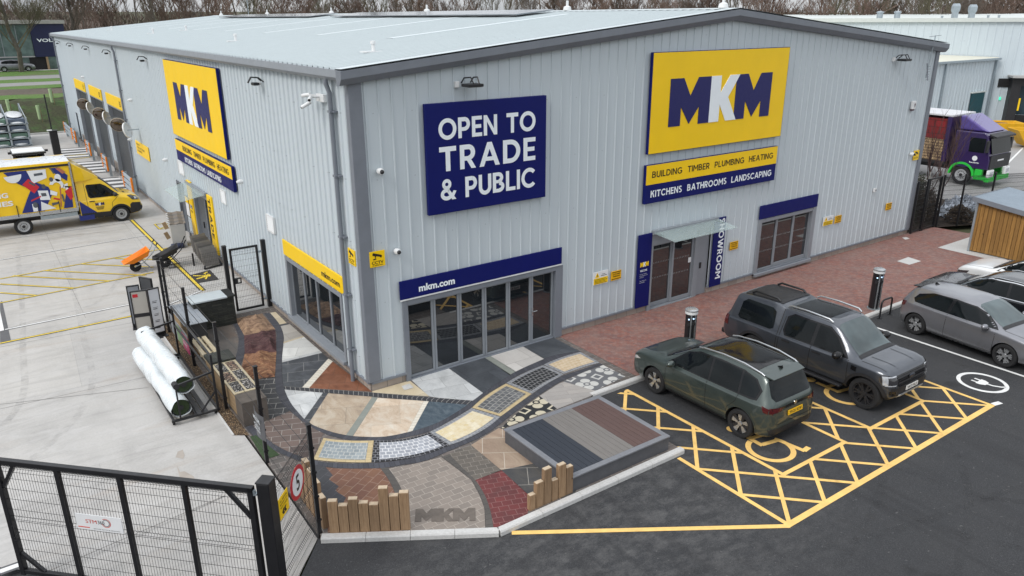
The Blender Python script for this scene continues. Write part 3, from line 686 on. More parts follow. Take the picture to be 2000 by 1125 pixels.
panel([(922, 797), (988, 750), (1038, 770), (978, 814), (952, 772), (1008, 792)], setts('grey_setts', '4f5052', '6a6b6c', 'a5a39d', .15, .15), b_crm)
panel([(989, 749), (1061, 714), (1101, 732), (1039, 770), (1023, 730), (1069, 750)], setts('black_setts', '1b1c1f', '232427', '8b8b8b', .13, .13, .010, .1), b_gry)
panel([(1062, 713), (1134, 688), (1171, 709), (1102, 731), (1096, 699), (1137, 719)], setts('buff_setts', 'b8a283', 'c4b195', 'd0c4ad', .13, .13, .008, .2), b_gry)
# rough rock-faced panels on the left run
def rock(name, c0, c1, c2):
    t = NT(name).set(.85); p = t.coord('pos'); n = t.noise(t.mapping(p, (1, 2.6, 1), (0, 0, .5)), 3.0, 8, .7, 1.4)
    t.base(t.ramp(n, [(.32, srgb(c0)), (.5, srgb(c1)), (.66, srgb(c2))])); t.bump(n, 1., .08); return t.m
def rocky(px, mat, seed):
    """riven stone with real relief"""
    q = [G(*k) for k in px]; n = 34; rr = random.Random(seed); mb = MB(); hs = [[0]*(n+1) for _ in range(n+1)]
    ridges = [(rr.uniform(0, 1), rr.uniform(0, 1), rr.uniform(.08, .3), rr.uniform(.02, .07), rr.uniform(0, 3.14)) for _ in range(26)]
    v = []
    for i in range(n+1):
        for j in range(n+1):
            a, b_ = i/n, j/n; h = 0
            for x, y, r_, k, th in ridges:
                dx, dy = a-x, b_-y; s = (dx*math.cos(th)+dy*math.sin(th))/r_; w_ = (-dx*math.sin(th)+dy*math.cos(th))/(r_*2.5)
                if abs(s) < 1 and abs(w_) < 1: h += k*(1-abs(s))*(1-w_*w_)
            e = min(1, 6*min(a, 1-a, b_, 1-b_)); p = q[0]*(1-a)*(1-b_)+q[1]*a*(1-b_)+q[2]*a*b_+q[3]*(1-a)*b_; v.append((p.x, p.y, .012+h*e+rr.uniform(0, .008)))
    mb.add(v, [(i*(n+1)+j, (i+1)*(n+1)+j, (i+1)*(n+1)+j+1, i*(n+1)+j+1) for i in range(n) for j in range(n)]); o = mb.build('rock_panel', mat); o['kind'] = 'structure'
    if o.data.polygons[0].normal.z < 0: o.data.flip_normals()
rocky([(459, 623), (512, 613), (538, 644), (477, 656)], rock('rock_orange', '5d4638', '9a7d66', 'b59678'), 1)
rocky([(477, 656), (538, 645), (540, 688), (478, 692)], rock('rock_maroon', '3a2628', '57393a', '6d5450'), 2)
rocky([(478, 692), (540, 688), (537, 737), (466, 745)], rock('rock_rust', '4d342b', '94694e', 'bd9870'), 3)
m_pav = brick('slate_pavers', srgb('37383b'), srgb('474747'), srgb('989590'), .42, .28, .010, rot=.45, vary=.3)
patch('slate_paving', [(466, 744), (537, 737), (543, 772), (566, 803), (500, 830), (474, 792)], m_pav, .007)
m_bpav = brick('brown_pavers', srgb('6e5e57'), srgb('5b504c'), srgb('9c968f'), .42, .26, .008, rot=.4, vary=.4)
patch('brown_paving', [(500, 830), (566, 803), (592, 824), (632, 846), (626, 858), (612, 898), (566, 884), (528, 863)], m_bpav, .007)
patch('slab_paving', [(405, 640), (449, 628), (466, 662), (464, 690), (455, 715), (430, 690), (408, 668)], marble('mixed_slabs', srgb('4e4c4b'), srgb('5f5c59'), srgb('7a6a5f'), 1.5, jc=srgb('6b6865'), rot=.2, jw=.55), .006)
# outside the path, towards the car park
def flower(name, paper, ink):
    """encaustic tiles with a four-petal flower"""
    t = NT(name).set(.6); p = t.coord('pos'); m = t.mapping(p, (1.35, 1.35, 1), (0, 0, .45), (.1, .3, 0))
    s = t.new('ShaderNodeSeparateXYZ'); t.link(m, s.inputs[0])
    x = t.math('SUBTRACT', t.math('FRACT', s.outputs[0]), .5); y = t.math('SUBTRACT', t.math('FRACT', s.outputs[1]), .5)
    r = t.math('SQRT', t.math('ADD', t.math('MULTIPLY', x, x), t.math('MULTIPLY', y, y))); th = t.math('ARCTAN2', y, x)
    lobe = t.math('ABSOLUTE', t.math('COSINE', t.math('MULTIPLY', th, 2.0)))
    lim = t.math('MULTIPLY_ADD', t.math('POWER', lobe, .45), .28, .17)
    d = t.math('SUBTRACT', lim, r)
    pet = t.math('GREATER_THAN', d, .035); core = t.math('LESS_THAN', t.math('ABSOLUTE', t.math('SUBTRACT', r, .10)), .030)
    rays = t.math('MULTIPLY', t.math('LESS_THAN', lobe, .16), t.math('LESS_THAN', r, .30))
    diag = t.math('LESS_THAN', t.math('ABSOLUTE', t.math('SUBTRACT', t.math('ADD', t.math('ABSOLUTE', x), t.math('ABSOLUTE', y)), .80)), .05)
    a = t.math('MULTIPLY', pet, t.math('SUBTRACT', 1.0, t.math('MAXIMUM', core, rays)))
    a = t.math('MAXIMUM', a, diag)
    n = t.noise(p, 12, 4); pc = t.ramp(n, [(.3, tuple(v*.88 for v in srgb(paper))), (.7, srgb(paper))])
    t.base(t.mix(a, srgb(ink), pc)); return t.m
patch('floral_tiles', [(1100, 745), (1140, 727), (1178, 713), (1222, 735), (1162, 763)], flower('grey_floral', 'c6c5c0', '66676a'), .007)
patch('floral_tiles', [(990, 824), (1024, 795), (1054, 774), (1088, 798), (978, 838)], flower('cream_floral', 'c8bfa8', '2a2b2d'), .007)
m_wood = brick('wood_look_tiles', srgb('a8a29c'), srgb('989490'), srgb('7e7a76'), 1.2, .2, .004, rot=.38, vary=.3)
patch('wood_look_tiles', [(1054, 773), (1092, 749), (1104, 745), (1162, 762), (1162, 770), (1085, 800)], m_wood, .006)
m_sand = marble('sandstone_flags', srgb('7c6a5a'), srgb('9b8674'), srgb('ad9a86'), 1.8, jc=srgb('c4bcae'), rot=.57, jw=.62)
m_dflag = marble('dark_flags', srgb('37373a'), srgb('454546'), srgb('56534f'), 1.6, jc=srgb('a09b92'), rot=.57, jw=.62)
patch('stone_flags', [(920, 869), (974, 836), (982, 838), (1054, 903), (979, 918)], m_sand, .006)
patch('stone_flags', [(979, 918), (1054, 903), (1128, 950), (1120, 972), (1038, 972)], m_dflag, .006)
patch('sett_paving', [(862, 893), (882, 884), (920, 869), (979, 919), (927, 938)], brick('brown_setts', srgb('6a635b'), srgb('58534e'), srgb('8b857b'), .2, .16, .006, rot=.3, vary=.4), .006)
patch('sett_paving', [(927, 938), (979, 918), (1038, 971), (1030, 1004), (975, 1036), (964, 1030)], brick('red_setts', srgb('6e3232'), srgb('5b2e2f'), srgb('86635f'), .2, .16, .006, rot=.35, vary=.5, dark=srgb('4a3534')), .006)
patch('sett_paving', [(755, 916), (800, 908), (862, 893), (890, 914), (920, 937), (936, 966), (946, 992), (948, 1036), (800, 1040), (797, 1000), (786, 962)], brick('greige_setts', srgb('8d837a'), srgb('7b736c'), srgb('a59d93'), .24, .17, .007, rot=.05, vary=.3), .006)
m_curb = brick('dark_strip', srgb('4c4946'), srgb('57534f'), srgb('393634'), .16, .5, .006, 'uv', vary=.3)
ribbon('stone_strip', dens([(862, 893), (890, 914), (920, 938), (936, 966), (946, 995), (948, 1034)], 20), dens([(878, 888), (903, 914), (928, 938), (946, 966), (957, 995), (964, 1031)], 20), m_curb, .009)
ribbon('stone_strip', dens([(742, 914), (758, 936), (772, 966), (780, 1000), (786, 1040)], 20), dens([(758, 914), (776, 940), (788, 966), (797, 1000), (802, 1038)], 20), m_curb, .009)
patch('slate_paving', [(612, 906), (634, 910), (650, 928), (642, 936), (662, 950), (654, 958), (676, 972), (668, 986), (640, 1000), (622, 985)], brick('dark_pavers', srgb('3a3b3e'), srgb('434347'), srgb('55555a'), .3, .2, .005, rot=-.55, vary=.3), .007)
patch('brown_paving', [(630, 912), (661, 915), (744, 914), (760, 938), (774, 968), (782, 1002), (784, 1040), (640, 1040), (640, 1000), (672, 984)], brick('orange_pavers', srgb('7c5a45'), srgb('6a4a3d'), srgb('a08a7a'), .3, .2, .005, rot=-.55, vary=.5, dark=srgb('4f3a35')), .006)
patch('grass_strip', [(488, 852), (500, 850), (546, 888), (516, 898)], M('artificial_grass', srgb('33452a'), .95, 0, .4, 40, kind='pos', bump=.6, bscale=120), .012)
# trade mark set in darker setts
mb = MB(); o = G(810, 1019, .011); mkm(mb, o, G(929, 1017, .011)-o, G(812, 994, .011)-o, (0, 0, .003), 0, 0)
struct(mb.build('paving_letters', M('dark_setts', srgb('665e57'), .85, 0, .2, 8, kind='pos')))
# gravel margin under the fence
t = NT('gravel').set(.9); p = t.coord('pos'); v = t.new('ShaderNodeTexVoronoi'); v.inputs['Scale'].default_value = 32; t.link(p, v.inputs['Vector'])
t.base(t.mix(t.ramp(v.outputs['Distance'], [(.1, 0), (.6, 1)]), t.ramp(v.outputs['Color'], [(.2, srgb('6b543c')), (.6, srgb('a38560')), (.9, srgb('c7b596'))]), srgb('3b2f24'))); t.bump(v.outputs['Distance'], .8, .02)
o = sheet('gravel', [(-3.50, 8.2), (-3.50, -.2), (-3.22, -.4), (-3.22, 8.2)], .008, t.m, 'stuff')
mb = MB(); mb.box(-3.54, -3.50, -.2, 8.2, -.03, .03); struct(mb.build('kerb_edging', m_kerb))
# ------------------------------------------------------------ the trade warehouse
BW, BL, HE, HR = 25.35, 56.9, 7.60, 8.92
wh = thing('warehouse', 'big pale grey ribbed metal warehouse with low pitched roof and dark grey trim', 'warehouse', (0, 0, 0))
# openings: front (x0,x1,z0,z1), side (y0,y1,z0,z1)
OPF = [(.97, 6.12, .2, 2.22), (9.70, 12.50, .2, 2.52), (15.0, 18.22, .2, 2.16)]
OPS = [(1.36, 5.46, .34, 2.22), (13.9, 17.0, .2, 2.5), (18.0, 19.1, .2, 2.25), (29.6, 34.6, .2, 4.25), (36.5, 41.4, .2, 4.25), (43.3, 48.3, .2, 4.25), (50.6, 51.6, .2, 2.2)]
def ribbed(P, s0, s1, top, ops, z0=.2, pitch=.3333, rib=(.031, .015), h=.026):
    pts = []
    k = math.ceil(s0/pitch)
    pts.append((s0, 0))
    while k*pitch < s1-.05:
        c = k*pitch
        if c-rib[0] > s0+.01: pts += [(c-rib[0], 0), (c-rib[1], h), (c+rib[1], h), (c+rib[0], 0)]
        k += 1
    pts.append((s1, 0))
    def out(s):
        for a, b in zip(pts, pts[1:]):
            if a[0] <= s <= b[0]: return a[1]+(b[1]-a[1])*(s-a[0])/max(1e-9, b[0]-a[0])
        return 0
    S_ = sorted(set([a for a, b in pts]+[q for o in ops for q in o[:2]])); mb = MB()
    for a, b in zip(S_, S_[1:]):
        if b-a < 1e-4: continue
        m = (a+b)/2; iv = [[z0, None]]
        hole = sorted([o[2:] for o in ops if o[0] < m < o[1]])
        zs = [z0]
        for q in hole: zs += [q[0], q[1]]
        zs.append(None)
        oa, ob = out(a+1e-6), out(b-1e-6)
        for i in range(0, len(zs), 2):
            za, zb = zs[i], zs[i+1]
            if zb is not None and zb-za < 1e-3: continue
            ta, tb = (top(a), top(b)) if zb is None else (zb, zb)
            mb.add([P(a, za, oa), P(b, za, ob), P(b, tb, ob), P(a, ta, oa)], [(0, 1, 2, 3)])
    return mb
tf = lambda s: HE+.10+(HR-HE)*(1-abs(s-BW/2)/(BW/2))
ribbed(lambda s, z, o: (s, -.02-o, z), 0, BW, tf, OPF).build('front_wall', m_clad, wh, fix=False)
ribbed(lambda s, z, o: (-.02-o, BL-s, z), 0, BL, lambda s: HE+.15, [(BL-b, BL-a, c, d) for a, b, c, d in OPS], h=.040, rib=(.055, .03)).build('side_wall', m_clad, wh, fix=False)
mb = MB(); mb.add([(BW, 0, -.2), (BW, BL, -.2), (BW, BL, HE+.1), (BW, 0, HE+.1)], [(0, 1, 2, 3)]); mb.add([(0, BL, -.2), (BW, BL, -.2), (BW, BL, HE+.1), (BW/2, BL, HR+.1), (0, BL, HE+.1)], [(0, 1, 2, 3, 4)])
mb.build('rear_wall', m_clad, wh, fix=False)
# plinth and drip flashing, interrupted by the doorways
def pbox(nm, mt, *a): mb = MB(); mb.box(*a); mb.build(nm, mt, wh)
for a, b in ((0, 1.0), (6.10, 9.72), (12.48, BW)): pbox('plinth', m_plinth, a, b, -.015, .2, -.3, .195); pbox('drip_flashing', m_grey, a, b, -.075, .0, .195, .25)
for a, b in ((.0, 13.9), (17.0, 18.0), (19.1, 29.6), (34.6, 36.5), (41.4, 43.3), (48.3, 50.6), (51.6, BL)): pbox('plinth', m_plinth, -.015, .2, a+.001, b, -.3, .194); pbox('drip_flashing', m_grey, -.075, -.0, a, b, .196, .25)
# corner trims
mb = MB(); mb.box(-.075, .25, -.075, -.0, .25, 7.68); mb.box(-.077, -.0, -.073, .12, .25, 7.67); mb.build('corner_trim', m_grey, wh, bevel=.01)
mb = MB(); mb.box(BW-.2, BW+.05, -.075, .03, .25, 7.68); mb.box(BW-.01, BW+.052, .032, .25, .25, 7.67); mb.build('corner_trim', m_grey, wh, bevel=.01)
mb = MB(); mb.box(-.075, .0, BL-.25, BL+.05, .25, 7.68); mb.build('corner_trim', m_grey, wh)
# roof: ribbed sheets laid down the slope
Z0, ZR = 7.845, 9.12
def roofz(x): return Z0+(ZR-Z0)*(1-abs(x-BW/2)/(BW/2+.25))
mb = MB(); y = -.10; v = []; prof = []
while y < BL+.2: prof += [(y, 0), (y+.25, 0), (y+.268, .045), (y+.315, .045)]; y += .3333
for side in (0, 1):
    xa, xb = (-.22, BW/2) if side == 0 else (BW/2, BW+.22)
    v = [(x, yy, roofz(x)+h+.004) for x in (xa, xb) for yy, h in prof]; n = len(prof)
    mb.add(v, [(i, i+1, n+i+1, n+i) if side else (n+i, n+i+1, i+1, i) for i in range(n-1)])
mb.build('roof', m_roof, wh)
m_grp = M('rooflight_grp', srgb('c9d2d4'), .4, 0, .06)
for i in range(9):
    y0, x0, x1 = 6.1+i*6.0, 4.2, 11.3
    if y0+1 < BL: mb = MB(); mb.add([(x0, y0, roofz(x0)+.056), (x1, y0, roofz(x1)+.056), (x1, y0+.38, roofz(x1)+.056), (x0, y0+.38, roofz(x0)+.056), (x0, y0, roofz(x0)+.01), (x1, y0, roofz(x1)+.01)], [(0, 1, 2, 3), (0, 4, 5, 1)]); mb.build('rooflight', m_grp, wh)
mb = MB(); mb.add([(BW/2-.3, -.1, roofz(BW/2-.3)+.05), (BW/2, -.1, ZR+.06), (BW/2+.3, -.1, roofz(BW/2+.3)+.05), (BW/2-.3, BL+.2, roofz(BW/2-.3)+.05), (BW/2, BL+.2, ZR+.06), (BW/2+.3, BL+.2, roofz(BW/2+.3)+.05)], [(0, 1, 4, 3), (1, 2, 5, 4)])
mb.build('ridge_capping', m_roof, wh, fix=False)
# eaves gutters (left, right) and raking verge on the gable
pr = [(-.25, 7.86), (-.27, 7.70), (-.20, 7.62), (-.01, 7.60), (-.01, 7.86)]
for s, x0 in ((1, 0), (-1, BW)):
    mb = MB(); n = len(pr); v = [(x0+s*a, y, z) for y in (-.05, BL+.28) for a, z in pr]
    mb.add(v, [tuple(range(n)), tuple(range(2*n-1, n-1, -1))]+[(i, (i+1) % n, (i+1) % n+n, i+n) for i in range(n)]); mb.build('gutter', m_greyL, wh)
def verge(yo, sy, name):
    mb = MB(); n = 5; pv = [(-.27, .235), (-.27, .06), (-.16, -.08), (-.0, -.095), (-.0, .235)]
    xs = [-.30, BW/2, BW+.30]; v = []
    for x in xs:
        zb = Z0-.22+(ZR-Z0)*(1-abs(x-BW/2)/(BW/2+.25))
        v += [(x, yo+sy*a, zb+b) for a, b in pv]
    f = [tuple(range(n-1, -1, -1)), tuple(range(2*n, 3*n))]
    for k in range(2): f += [(k*n+i, k*n+(i+1) % n, (k+1)*n+(i+1) % n, (k+1)*n+i) for i in range(n)]
    mb.add(v, f); return mb.build(name, m_grey, wh)
verge(0, 1, 'verge_fascia'); verge(BL, -1, 'verge_fascia')
mb = MB()
for xa, xb in ((-.28, BW/2), (BW/2, BW+.28)): mb.add([(x, y, roofz(x)+.045+.012*(y < -.1)) for x in (xa, xb) for y in (-.262, .16)], [(0, 1, 3, 2)])
mb.build('verge_flashing', M('pale_flashing', srgb('cdd6d9'), .35, .2, .05), wh, fix=False)
# downpipes
def downpipe(y, z1=7.62):
    mb = MB(); mb.tube([(-.22, y, z1), (-.22, y, z1-.1), (-.15, y, z1-.3), (-.15, y, -.02)], .055, 10); o = mb.build('downpipe', m_grey, wh, smooth=50)
    mb = MB()
    for z in (.9, 2.4, 3.9, 5.4, 6.9): mb.box(-.21, -.05, y-.075, y+.075, z-.025, z+.025); mb.box(-.14, -.04, y-.14, y+.02, z-.02, z+.02)
    mb.build('bracket', m_grey, o)
for y in (.80, 29.1, 56.3): downpipe(y)
# bifold doors: six leaves
def leaf(par, a, b, z0, z1, y, fr=.07, axis=0, midrail=None, kick=0, name='door'):
    """framed glazed leaf in the front (axis 0) or side (axis 1) wall, facing outwards"""
    def bx(mb, s0, s1, q0, q1, o0, o1):
        if axis == 0: mb.box(s0, s1, o0, o1, q0, q1)
        else: mb.box(o0, o1, s0, s1, q0, q1)
    f = MB(); e = .045
    bx(f, a, a+fr, z0, z1, y-e, y+e); bx(f, b-fr, b, z0, z1, y-e, y+e); bx(f, a+fr, b-fr, z1-fr, z1, y-e, y+e); bx(f, a+fr, b-fr, z0, z0+fr+kick, y-e, y+e)
    o = f.build(name, m_greyL, par, bevel=.006)
    g = MB(); bx(g, a+fr-.005, b-fr+.005, z0+fr+kick-.005, z1-fr+.005, y-.012, y+.012); g.build('pane', m_glass, o)
    return o
fr = MB(); fr.box(.97, 1.10, -.085, .3, .0, 2.22); fr.box(5.86, 6.12, -.085, .3, .0, 2.22); fr.box(1.10, 5.86, -.085, .3, 2.10, 2.22); fr.box(1.10, 5.86, -.03, .3, -.02, .03)
fo = fr.build('door_frame', m_grey, wh, bevel=.008)
for i in range(6):
    a = 1.10+i*.793; d = leaf(wh, a+.006, a+.787, .035, 2.095, .07, .062, name='folding_door')
    if i == 5:
        mb = MB(); mb.tube([(a+.04, .01, 1.0), (a+.04, -.03, 1.0), (a+.17, -.03, 1.0)], .013, 8); mb.box(a+.02, a+.06, .008, .028, .86, 1.1); mb.build('handle', m_alu, d, smooth=40)
# near-black sheets behind every opening stand in for the unlit room
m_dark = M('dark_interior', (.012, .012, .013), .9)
mb = MB()
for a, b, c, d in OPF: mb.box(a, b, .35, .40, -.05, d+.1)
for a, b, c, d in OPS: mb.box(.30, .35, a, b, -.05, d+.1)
mb.build('unlit_room_sheet', m_dark, wh)
# sliding entrance
fr = MB(); fr.box(9.62, 9.76, -.085, .3, .0, 2.36); fr.box(9.76, 11.78, -.075, .3, 2.16, 2.36); fr.box(11.74, 11.95, -.05, .28, .0, 2.16); fr.box(11.95, 12.50, .03, .28, .0, 2.52); fr.box(11.78, 12.5, -.06, .05, 2.36, 2.52); fr.box(9.62, 12.5, -.084, .02, 2.361, 2.53)
fr.box(9.70, 11.8, -.06, .3, -.02, .03); fo = fr.build('door_frame', m_greyL, wh, bevel=.008)
m_dots = M('manifestation', (.30, .31, .31), .6)
for a, b in ((9.78, 10.78), (10.76, 11.74)):
    d = leaf(wh, a, b, .04, 2.15, .12 if a < 10 else .06, .07, kick=.05, name='sliding_door')
    yy = (.12 if a < 10 else .06)-.0155; mb = MB()
    for z in (1.0, 1.5):
        x = a+.12
        while x < b-.12:
            s = 1 if a < 10 else -1; mb.prism([(x, yy, z-.025), (x+.018*s, yy, z), (x, yy, z+.025), (x+.014, yy, z+.025), (x+.014+.018*s, yy, z), (x+.014, yy, z-.025)], (0, -.003, 0)); x += .075
    mb.build('glass_marking', m_dots, d)
mb = MB(); mb.box(12.10, 12.17, .005, .03, .95, 1.15); mb.build('entry_reader', m_blackp, wh)
mb = MB(); mb.box(11.55, 11.70, .03, .045, 1.25, 1.42); mb.build('door_notice', m_white, wh)
# right-hand window
fr = MB(); fr.box(14.93, 15.10, -.085, .25, .12, 2.22); fr.box(18.08, 18.28, -.085, .25, .12, 2.22); fr.box(15.10, 18.08, -.07, .25, 2.08, 2.2); fr.box(14.93, 18.28, -.14, .25, .10, .2)
fo = fr.build('window_frame', m_greyL, wh, bevel=.008)
for i in range(3):
    a = 15.12+i*.988; d = leaf(wh, a, a+.98, .21, 2.07, .07, .05, kick=.12 if i else .05, name='window'); mb = MB()
    for z in (.95, 1.42):
        x = a+.09
        while x < a+.88: mb.prism([(x, .054, z-.025), (x+.018, .054, z), (x, .054, z+.025), (x+.014, .054, z+.025), (x+.032, .054, z), (x+.014, .054, z-.025)], (0, -.003, 0)); x += .075
    mb.build('glass_marking', m_dots, d)
# side shop window: four panes
fr = MB(); fr.box(-.085, .25, 1.30, 1.42, .28, 2.24); fr.box(-.085, .25, 5.36, 5.50, .28, 2.24); fr.box(-.08, .25, 1.42, 5.36, 2.12, 2.24); fr.box(-.17, .25, 1.30, 5.50, .24, .34)
fo = fr.build('window_frame', m_greyL, wh, bevel=.008)
for i in range(4):
    a = 1.43+i*.983; leaf(wh, a, a+.976, .35, 2.11, .08, .035, axis=1, name='window')
# trade entrance in the side wall, fire door, far personnel door
fr = MB(); fr.box(-.085, .3, 13.82, 13.95, 0, 2.5); fr.box(-.085, .3, 16.2, 16.35, 0, 2.5); fr.box(-.08, .3, 13.95, 16.2, 2.3, 2.5); fr.build('door_frame', m_greyL, wh, bevel=.008)
leaf(wh, 13.97, 15.06, .03, 2.28, .08, .07, axis=1, name='sliding_door'); 
mb = MB(); mb.box(.04, .10, 15.08, 16.18, .03, 2.28); d = mb.build('shutter_door', M('shutter_grey', srgb('5b6067'), .5), wh, bevel=.01); mb = MB(); mb.box(-.0, .04, 15.5, 15.54, .9, 1.15); mb.build('handle', m_black, d)
mb = MB(); mb.box(-.05, .2, 16.35, 17.0, .0, 2.5); mb.build('infill_panel', m_clad, wh)
fr = MB(); fr.box(-.085, .2, 17.96, 18.06, 0, 2.3); fr.box(-.085, .2, 19.04, 19.14, 0, 2.3); fr.box(-.084, .2, 18.06, 19.04, 2.2, 2.3); fr.box(.03, .1, 18.06, 19.04, 0, 2.2); fr.build('fire_door', M('door_grey', srgb('62676e'), .5), wh, bevel=.01)
mb = MB(); mb.box(.02, .1, 50.6, 51.6, 0, 2.2); mb.build('fire_door', m_grey, wh)
# three loading doors
m_shut = brick('roller_shutter', srgb('3b3f43'), srgb('3f4347'), srgb('2c2f32'), 30, .1, .008, 'obj', vary=.1)
t = NT('roller_slats').set(.45, .2); p = t.coord('obj'); wv = t.new('ShaderNodeTexWave'); wv.bands_direction = 'Z'; wv.inputs['Scale'].default_value = 2.6; t.link(p, wv.inputs['Vector'])
t.base(t.ramp(wv.outputs['Color'], [(.2, srgb('34383b')), (.6, srgb('43474b'))])); t.bump(wv.outputs['Color'], .5, .02); m_slat = t.m
for a, b in ((29.6, 34.6), (36.5, 41.4), (43.3, 48.3)):
    mb = MB(); mb.box(.10, .16, a+.9, b-.10, .0, 4.2); d = mb.build('roller_door', m_slat, wh)
    mb = MB(); mb.box(-.10, .22, a-.13, a, 0, 4.27); mb.box(-.10, .22, b, b+.13, 0, 4.27); mb.box(-.10, .22, a, b, 4.20, 4.28); mb.build('door_frame', m_greyL, d)
    mb = MB(); mb.box(-.075, .05, b+.14, b+1.6, .1, .75); mb.build('crash_panel', m_plinth, wh)
# louvred vents
for y, z, ww, hh in ((6.5, 3.0, .62, .48), (11.6, 2.92, .62, .44), (17.75, 3.03, .9, .5), (.45, 2.85, .35, .9)):
    if y < 1: continue
    mb = MB(); mb.box(-.10, -.03, y-ww/2, y+ww/2, z-hh/2-.03, z-hh/2); mb.box(-.10, -.03, y-ww/2, y+ww/2, z+hh/2, z+hh/2+.03); mb.box(-.10, -.03, y-ww/2-.03, y-ww/2, z-hh/2, z+hh/2); mb.box(-.10, -.03, y+ww/2, y+ww/2+.03, z-hh/2, z+hh/2)
    k = 7
    for i in range(k):
        zz = z-hh/2+hh*(i+.2)/k; mb.add([(-.095, y-ww/2, zz), (-.095, y+ww/2, zz), (-.05, y+ww/2, zz+hh/k*.85), (-.05, y-ww/2, zz+hh/k*.85)], [(0, 1, 2, 3)])
    mb.build('louvre', m_whitep, wh, fix=False)
# glazed canopies
m_can = clear_glass('canopy_glass', (.52, .64, .63), .33)
mb = MB(); mb.box(9.66, 12.66, -.16, -.05, 2.54, 2.66); o = mb.build('canopy', m_greyL, wh)
mb = MB(); mb.add([(9.66, -.12, 2.60), (12.68, -.12, 2.60), (12.50, -1.08, 2.53), (9.64, -1.08, 2.53), (9.66, -.12, 2.615), (12.68, -.12, 2.615), (12.50, -1.08, 2.545), (9.64, -1.08, 2.545)], [(0, 1, 2, 3), (7, 6, 5, 4), (3, 2, 6, 7), (0, 3, 7, 4), (1, 5, 6, 2)]); mb.build('glass_sheet', m_can, o)
mb = MB(); mb.bar((9.75, -.1, 2.59), (9.75, -.5, 2.57), .03); mb.bar((12.5, -.1, 2.59), (12.5, -.5, 2.57), .03); mb.build('bracket', m_black, o)
mb = MB(); mb.box(-.16, -.05, 14.0, 17.1, 2.50, 2.62); o = mb.build('canopy', m_greyL, wh)
mb = MB(); mb.add([(-.12, 14.0, 2.55), (-.12, 17.1, 2.55), (-1.15, 16.3, 2.50), (-1.15, 13.5, 2.50), (-.12, 14.0, 2.565), (-.12, 17.1, 2.565), (-1.15, 16.3, 2.515), (-1.15, 13.5, 2.515)], [(0, 1, 2, 3), (7, 6, 5, 4), (3, 2, 6, 7), (0, 3, 7, 4), (1, 5, 6, 2)]); mb.build('glass_sheet', m_can, o)
# ---------------- fittings standing on the roof
def roofvent(x, y, i):
    t = thing('roof_vent', 'small white roof vent pipe on a flashing plate, '+i, 'roof vent', (x, y, roofz(x)), 0, 'small vents on the warehouse roof')
    mb = MB(); mb.box(-.30, .30, -.2, .2, .02, .05); mb.build('flashing_plate', m_whitep, t)
    mb = MB(); mb.lathe([(.0, .05), (.05, .05), (.05, .22), (.075, .23), (.075, .30), (0, .31)], (0, 0, 0), 2, 12); mb.build('pipe', m_whitep, t, smooth=40)
for (u, v), i in zip(((730, 106), (461, 82), (364, 61), (300, 67), (219, 60)), ('nearest the front corner of the roof', 'second from the front corner', 'midway along the roof', 'left of the midway one', 'farthest left')):
    d = _ray(u, v); a, b = 20., 90.
    for _ in range(50):
        m = (a+b)/2; q = CAM+d*m
        if q.z > roofz(q.x): a = m
        else: b = m
    roofvent(q.x, q.y, i)
for y0, y1, i in ((8.0, 25.5, 'nearer the gable'), (28.5, 47, 'farther from the gable')):
    t = thing('solar_array', 'long dark row of solar panels below the roof ridge, '+i, 'solar panels', (BW/2-1.6, (y0+y1)/2, roofz(BW/2-1.6)), 0, 'solar panel rows on the warehouse roof')
    n = int((y1-y0)/1.15); sl = (ZR-Z0)/(BW/2+.25)
    for i2 in range(n):
        a = y0+i2*(y1-y0)/n-(y0+y1)/2; b = a+(y1-y0)/n-.03; mb = MB(); v = [(x, yy, x*sl+.12+h) for h in (0, .04) for yy in (a, b) for x in (-.8, .95)]
        mb.add(v, [(0, 2, 3, 1), (4, 5, 7, 6), (0, 1, 5, 4), (2, 6, 7, 3), (0, 4, 6, 2), (1, 3, 7, 5)]); mb.build('solar_panel', M('solar_glass', (.25, .27, .30), .12, .3, .05) if 'm_sol' not in globals() else m_sol, t)
        m_sol = bpy.data.materials['solar_glass']
for i, y in enumerate((.4, 8, 19, 31, 43, 55)):
    t = tag(MB().lathe([(0, 0), (.16, 0), (.14, .12), (.05, .16), (.05, .34), (0, .35)], (BW/2, y, ZR+.06), 2, 10).build('safety_post', m_whitep, smooth=40), 'white fall-arrest post on the roof ridge, number %s from the gable' % ['one', 'two', 'three', 'four', 'five', 'six'][i], 'safety post', 'fall-arrest posts along the ridge')
    t['label'] = ['white fall-arrest post on the ridge right at the gable apex', 'white fall-arrest post next behind the gable apex', 'white fall-arrest post beside the front half of the ridge', 'white fall-arrest post about midway along the ridge', 'white fall-arrest post towards the far end of the ridge', 'white fall-arrest post at the far end of the ridge'][i]
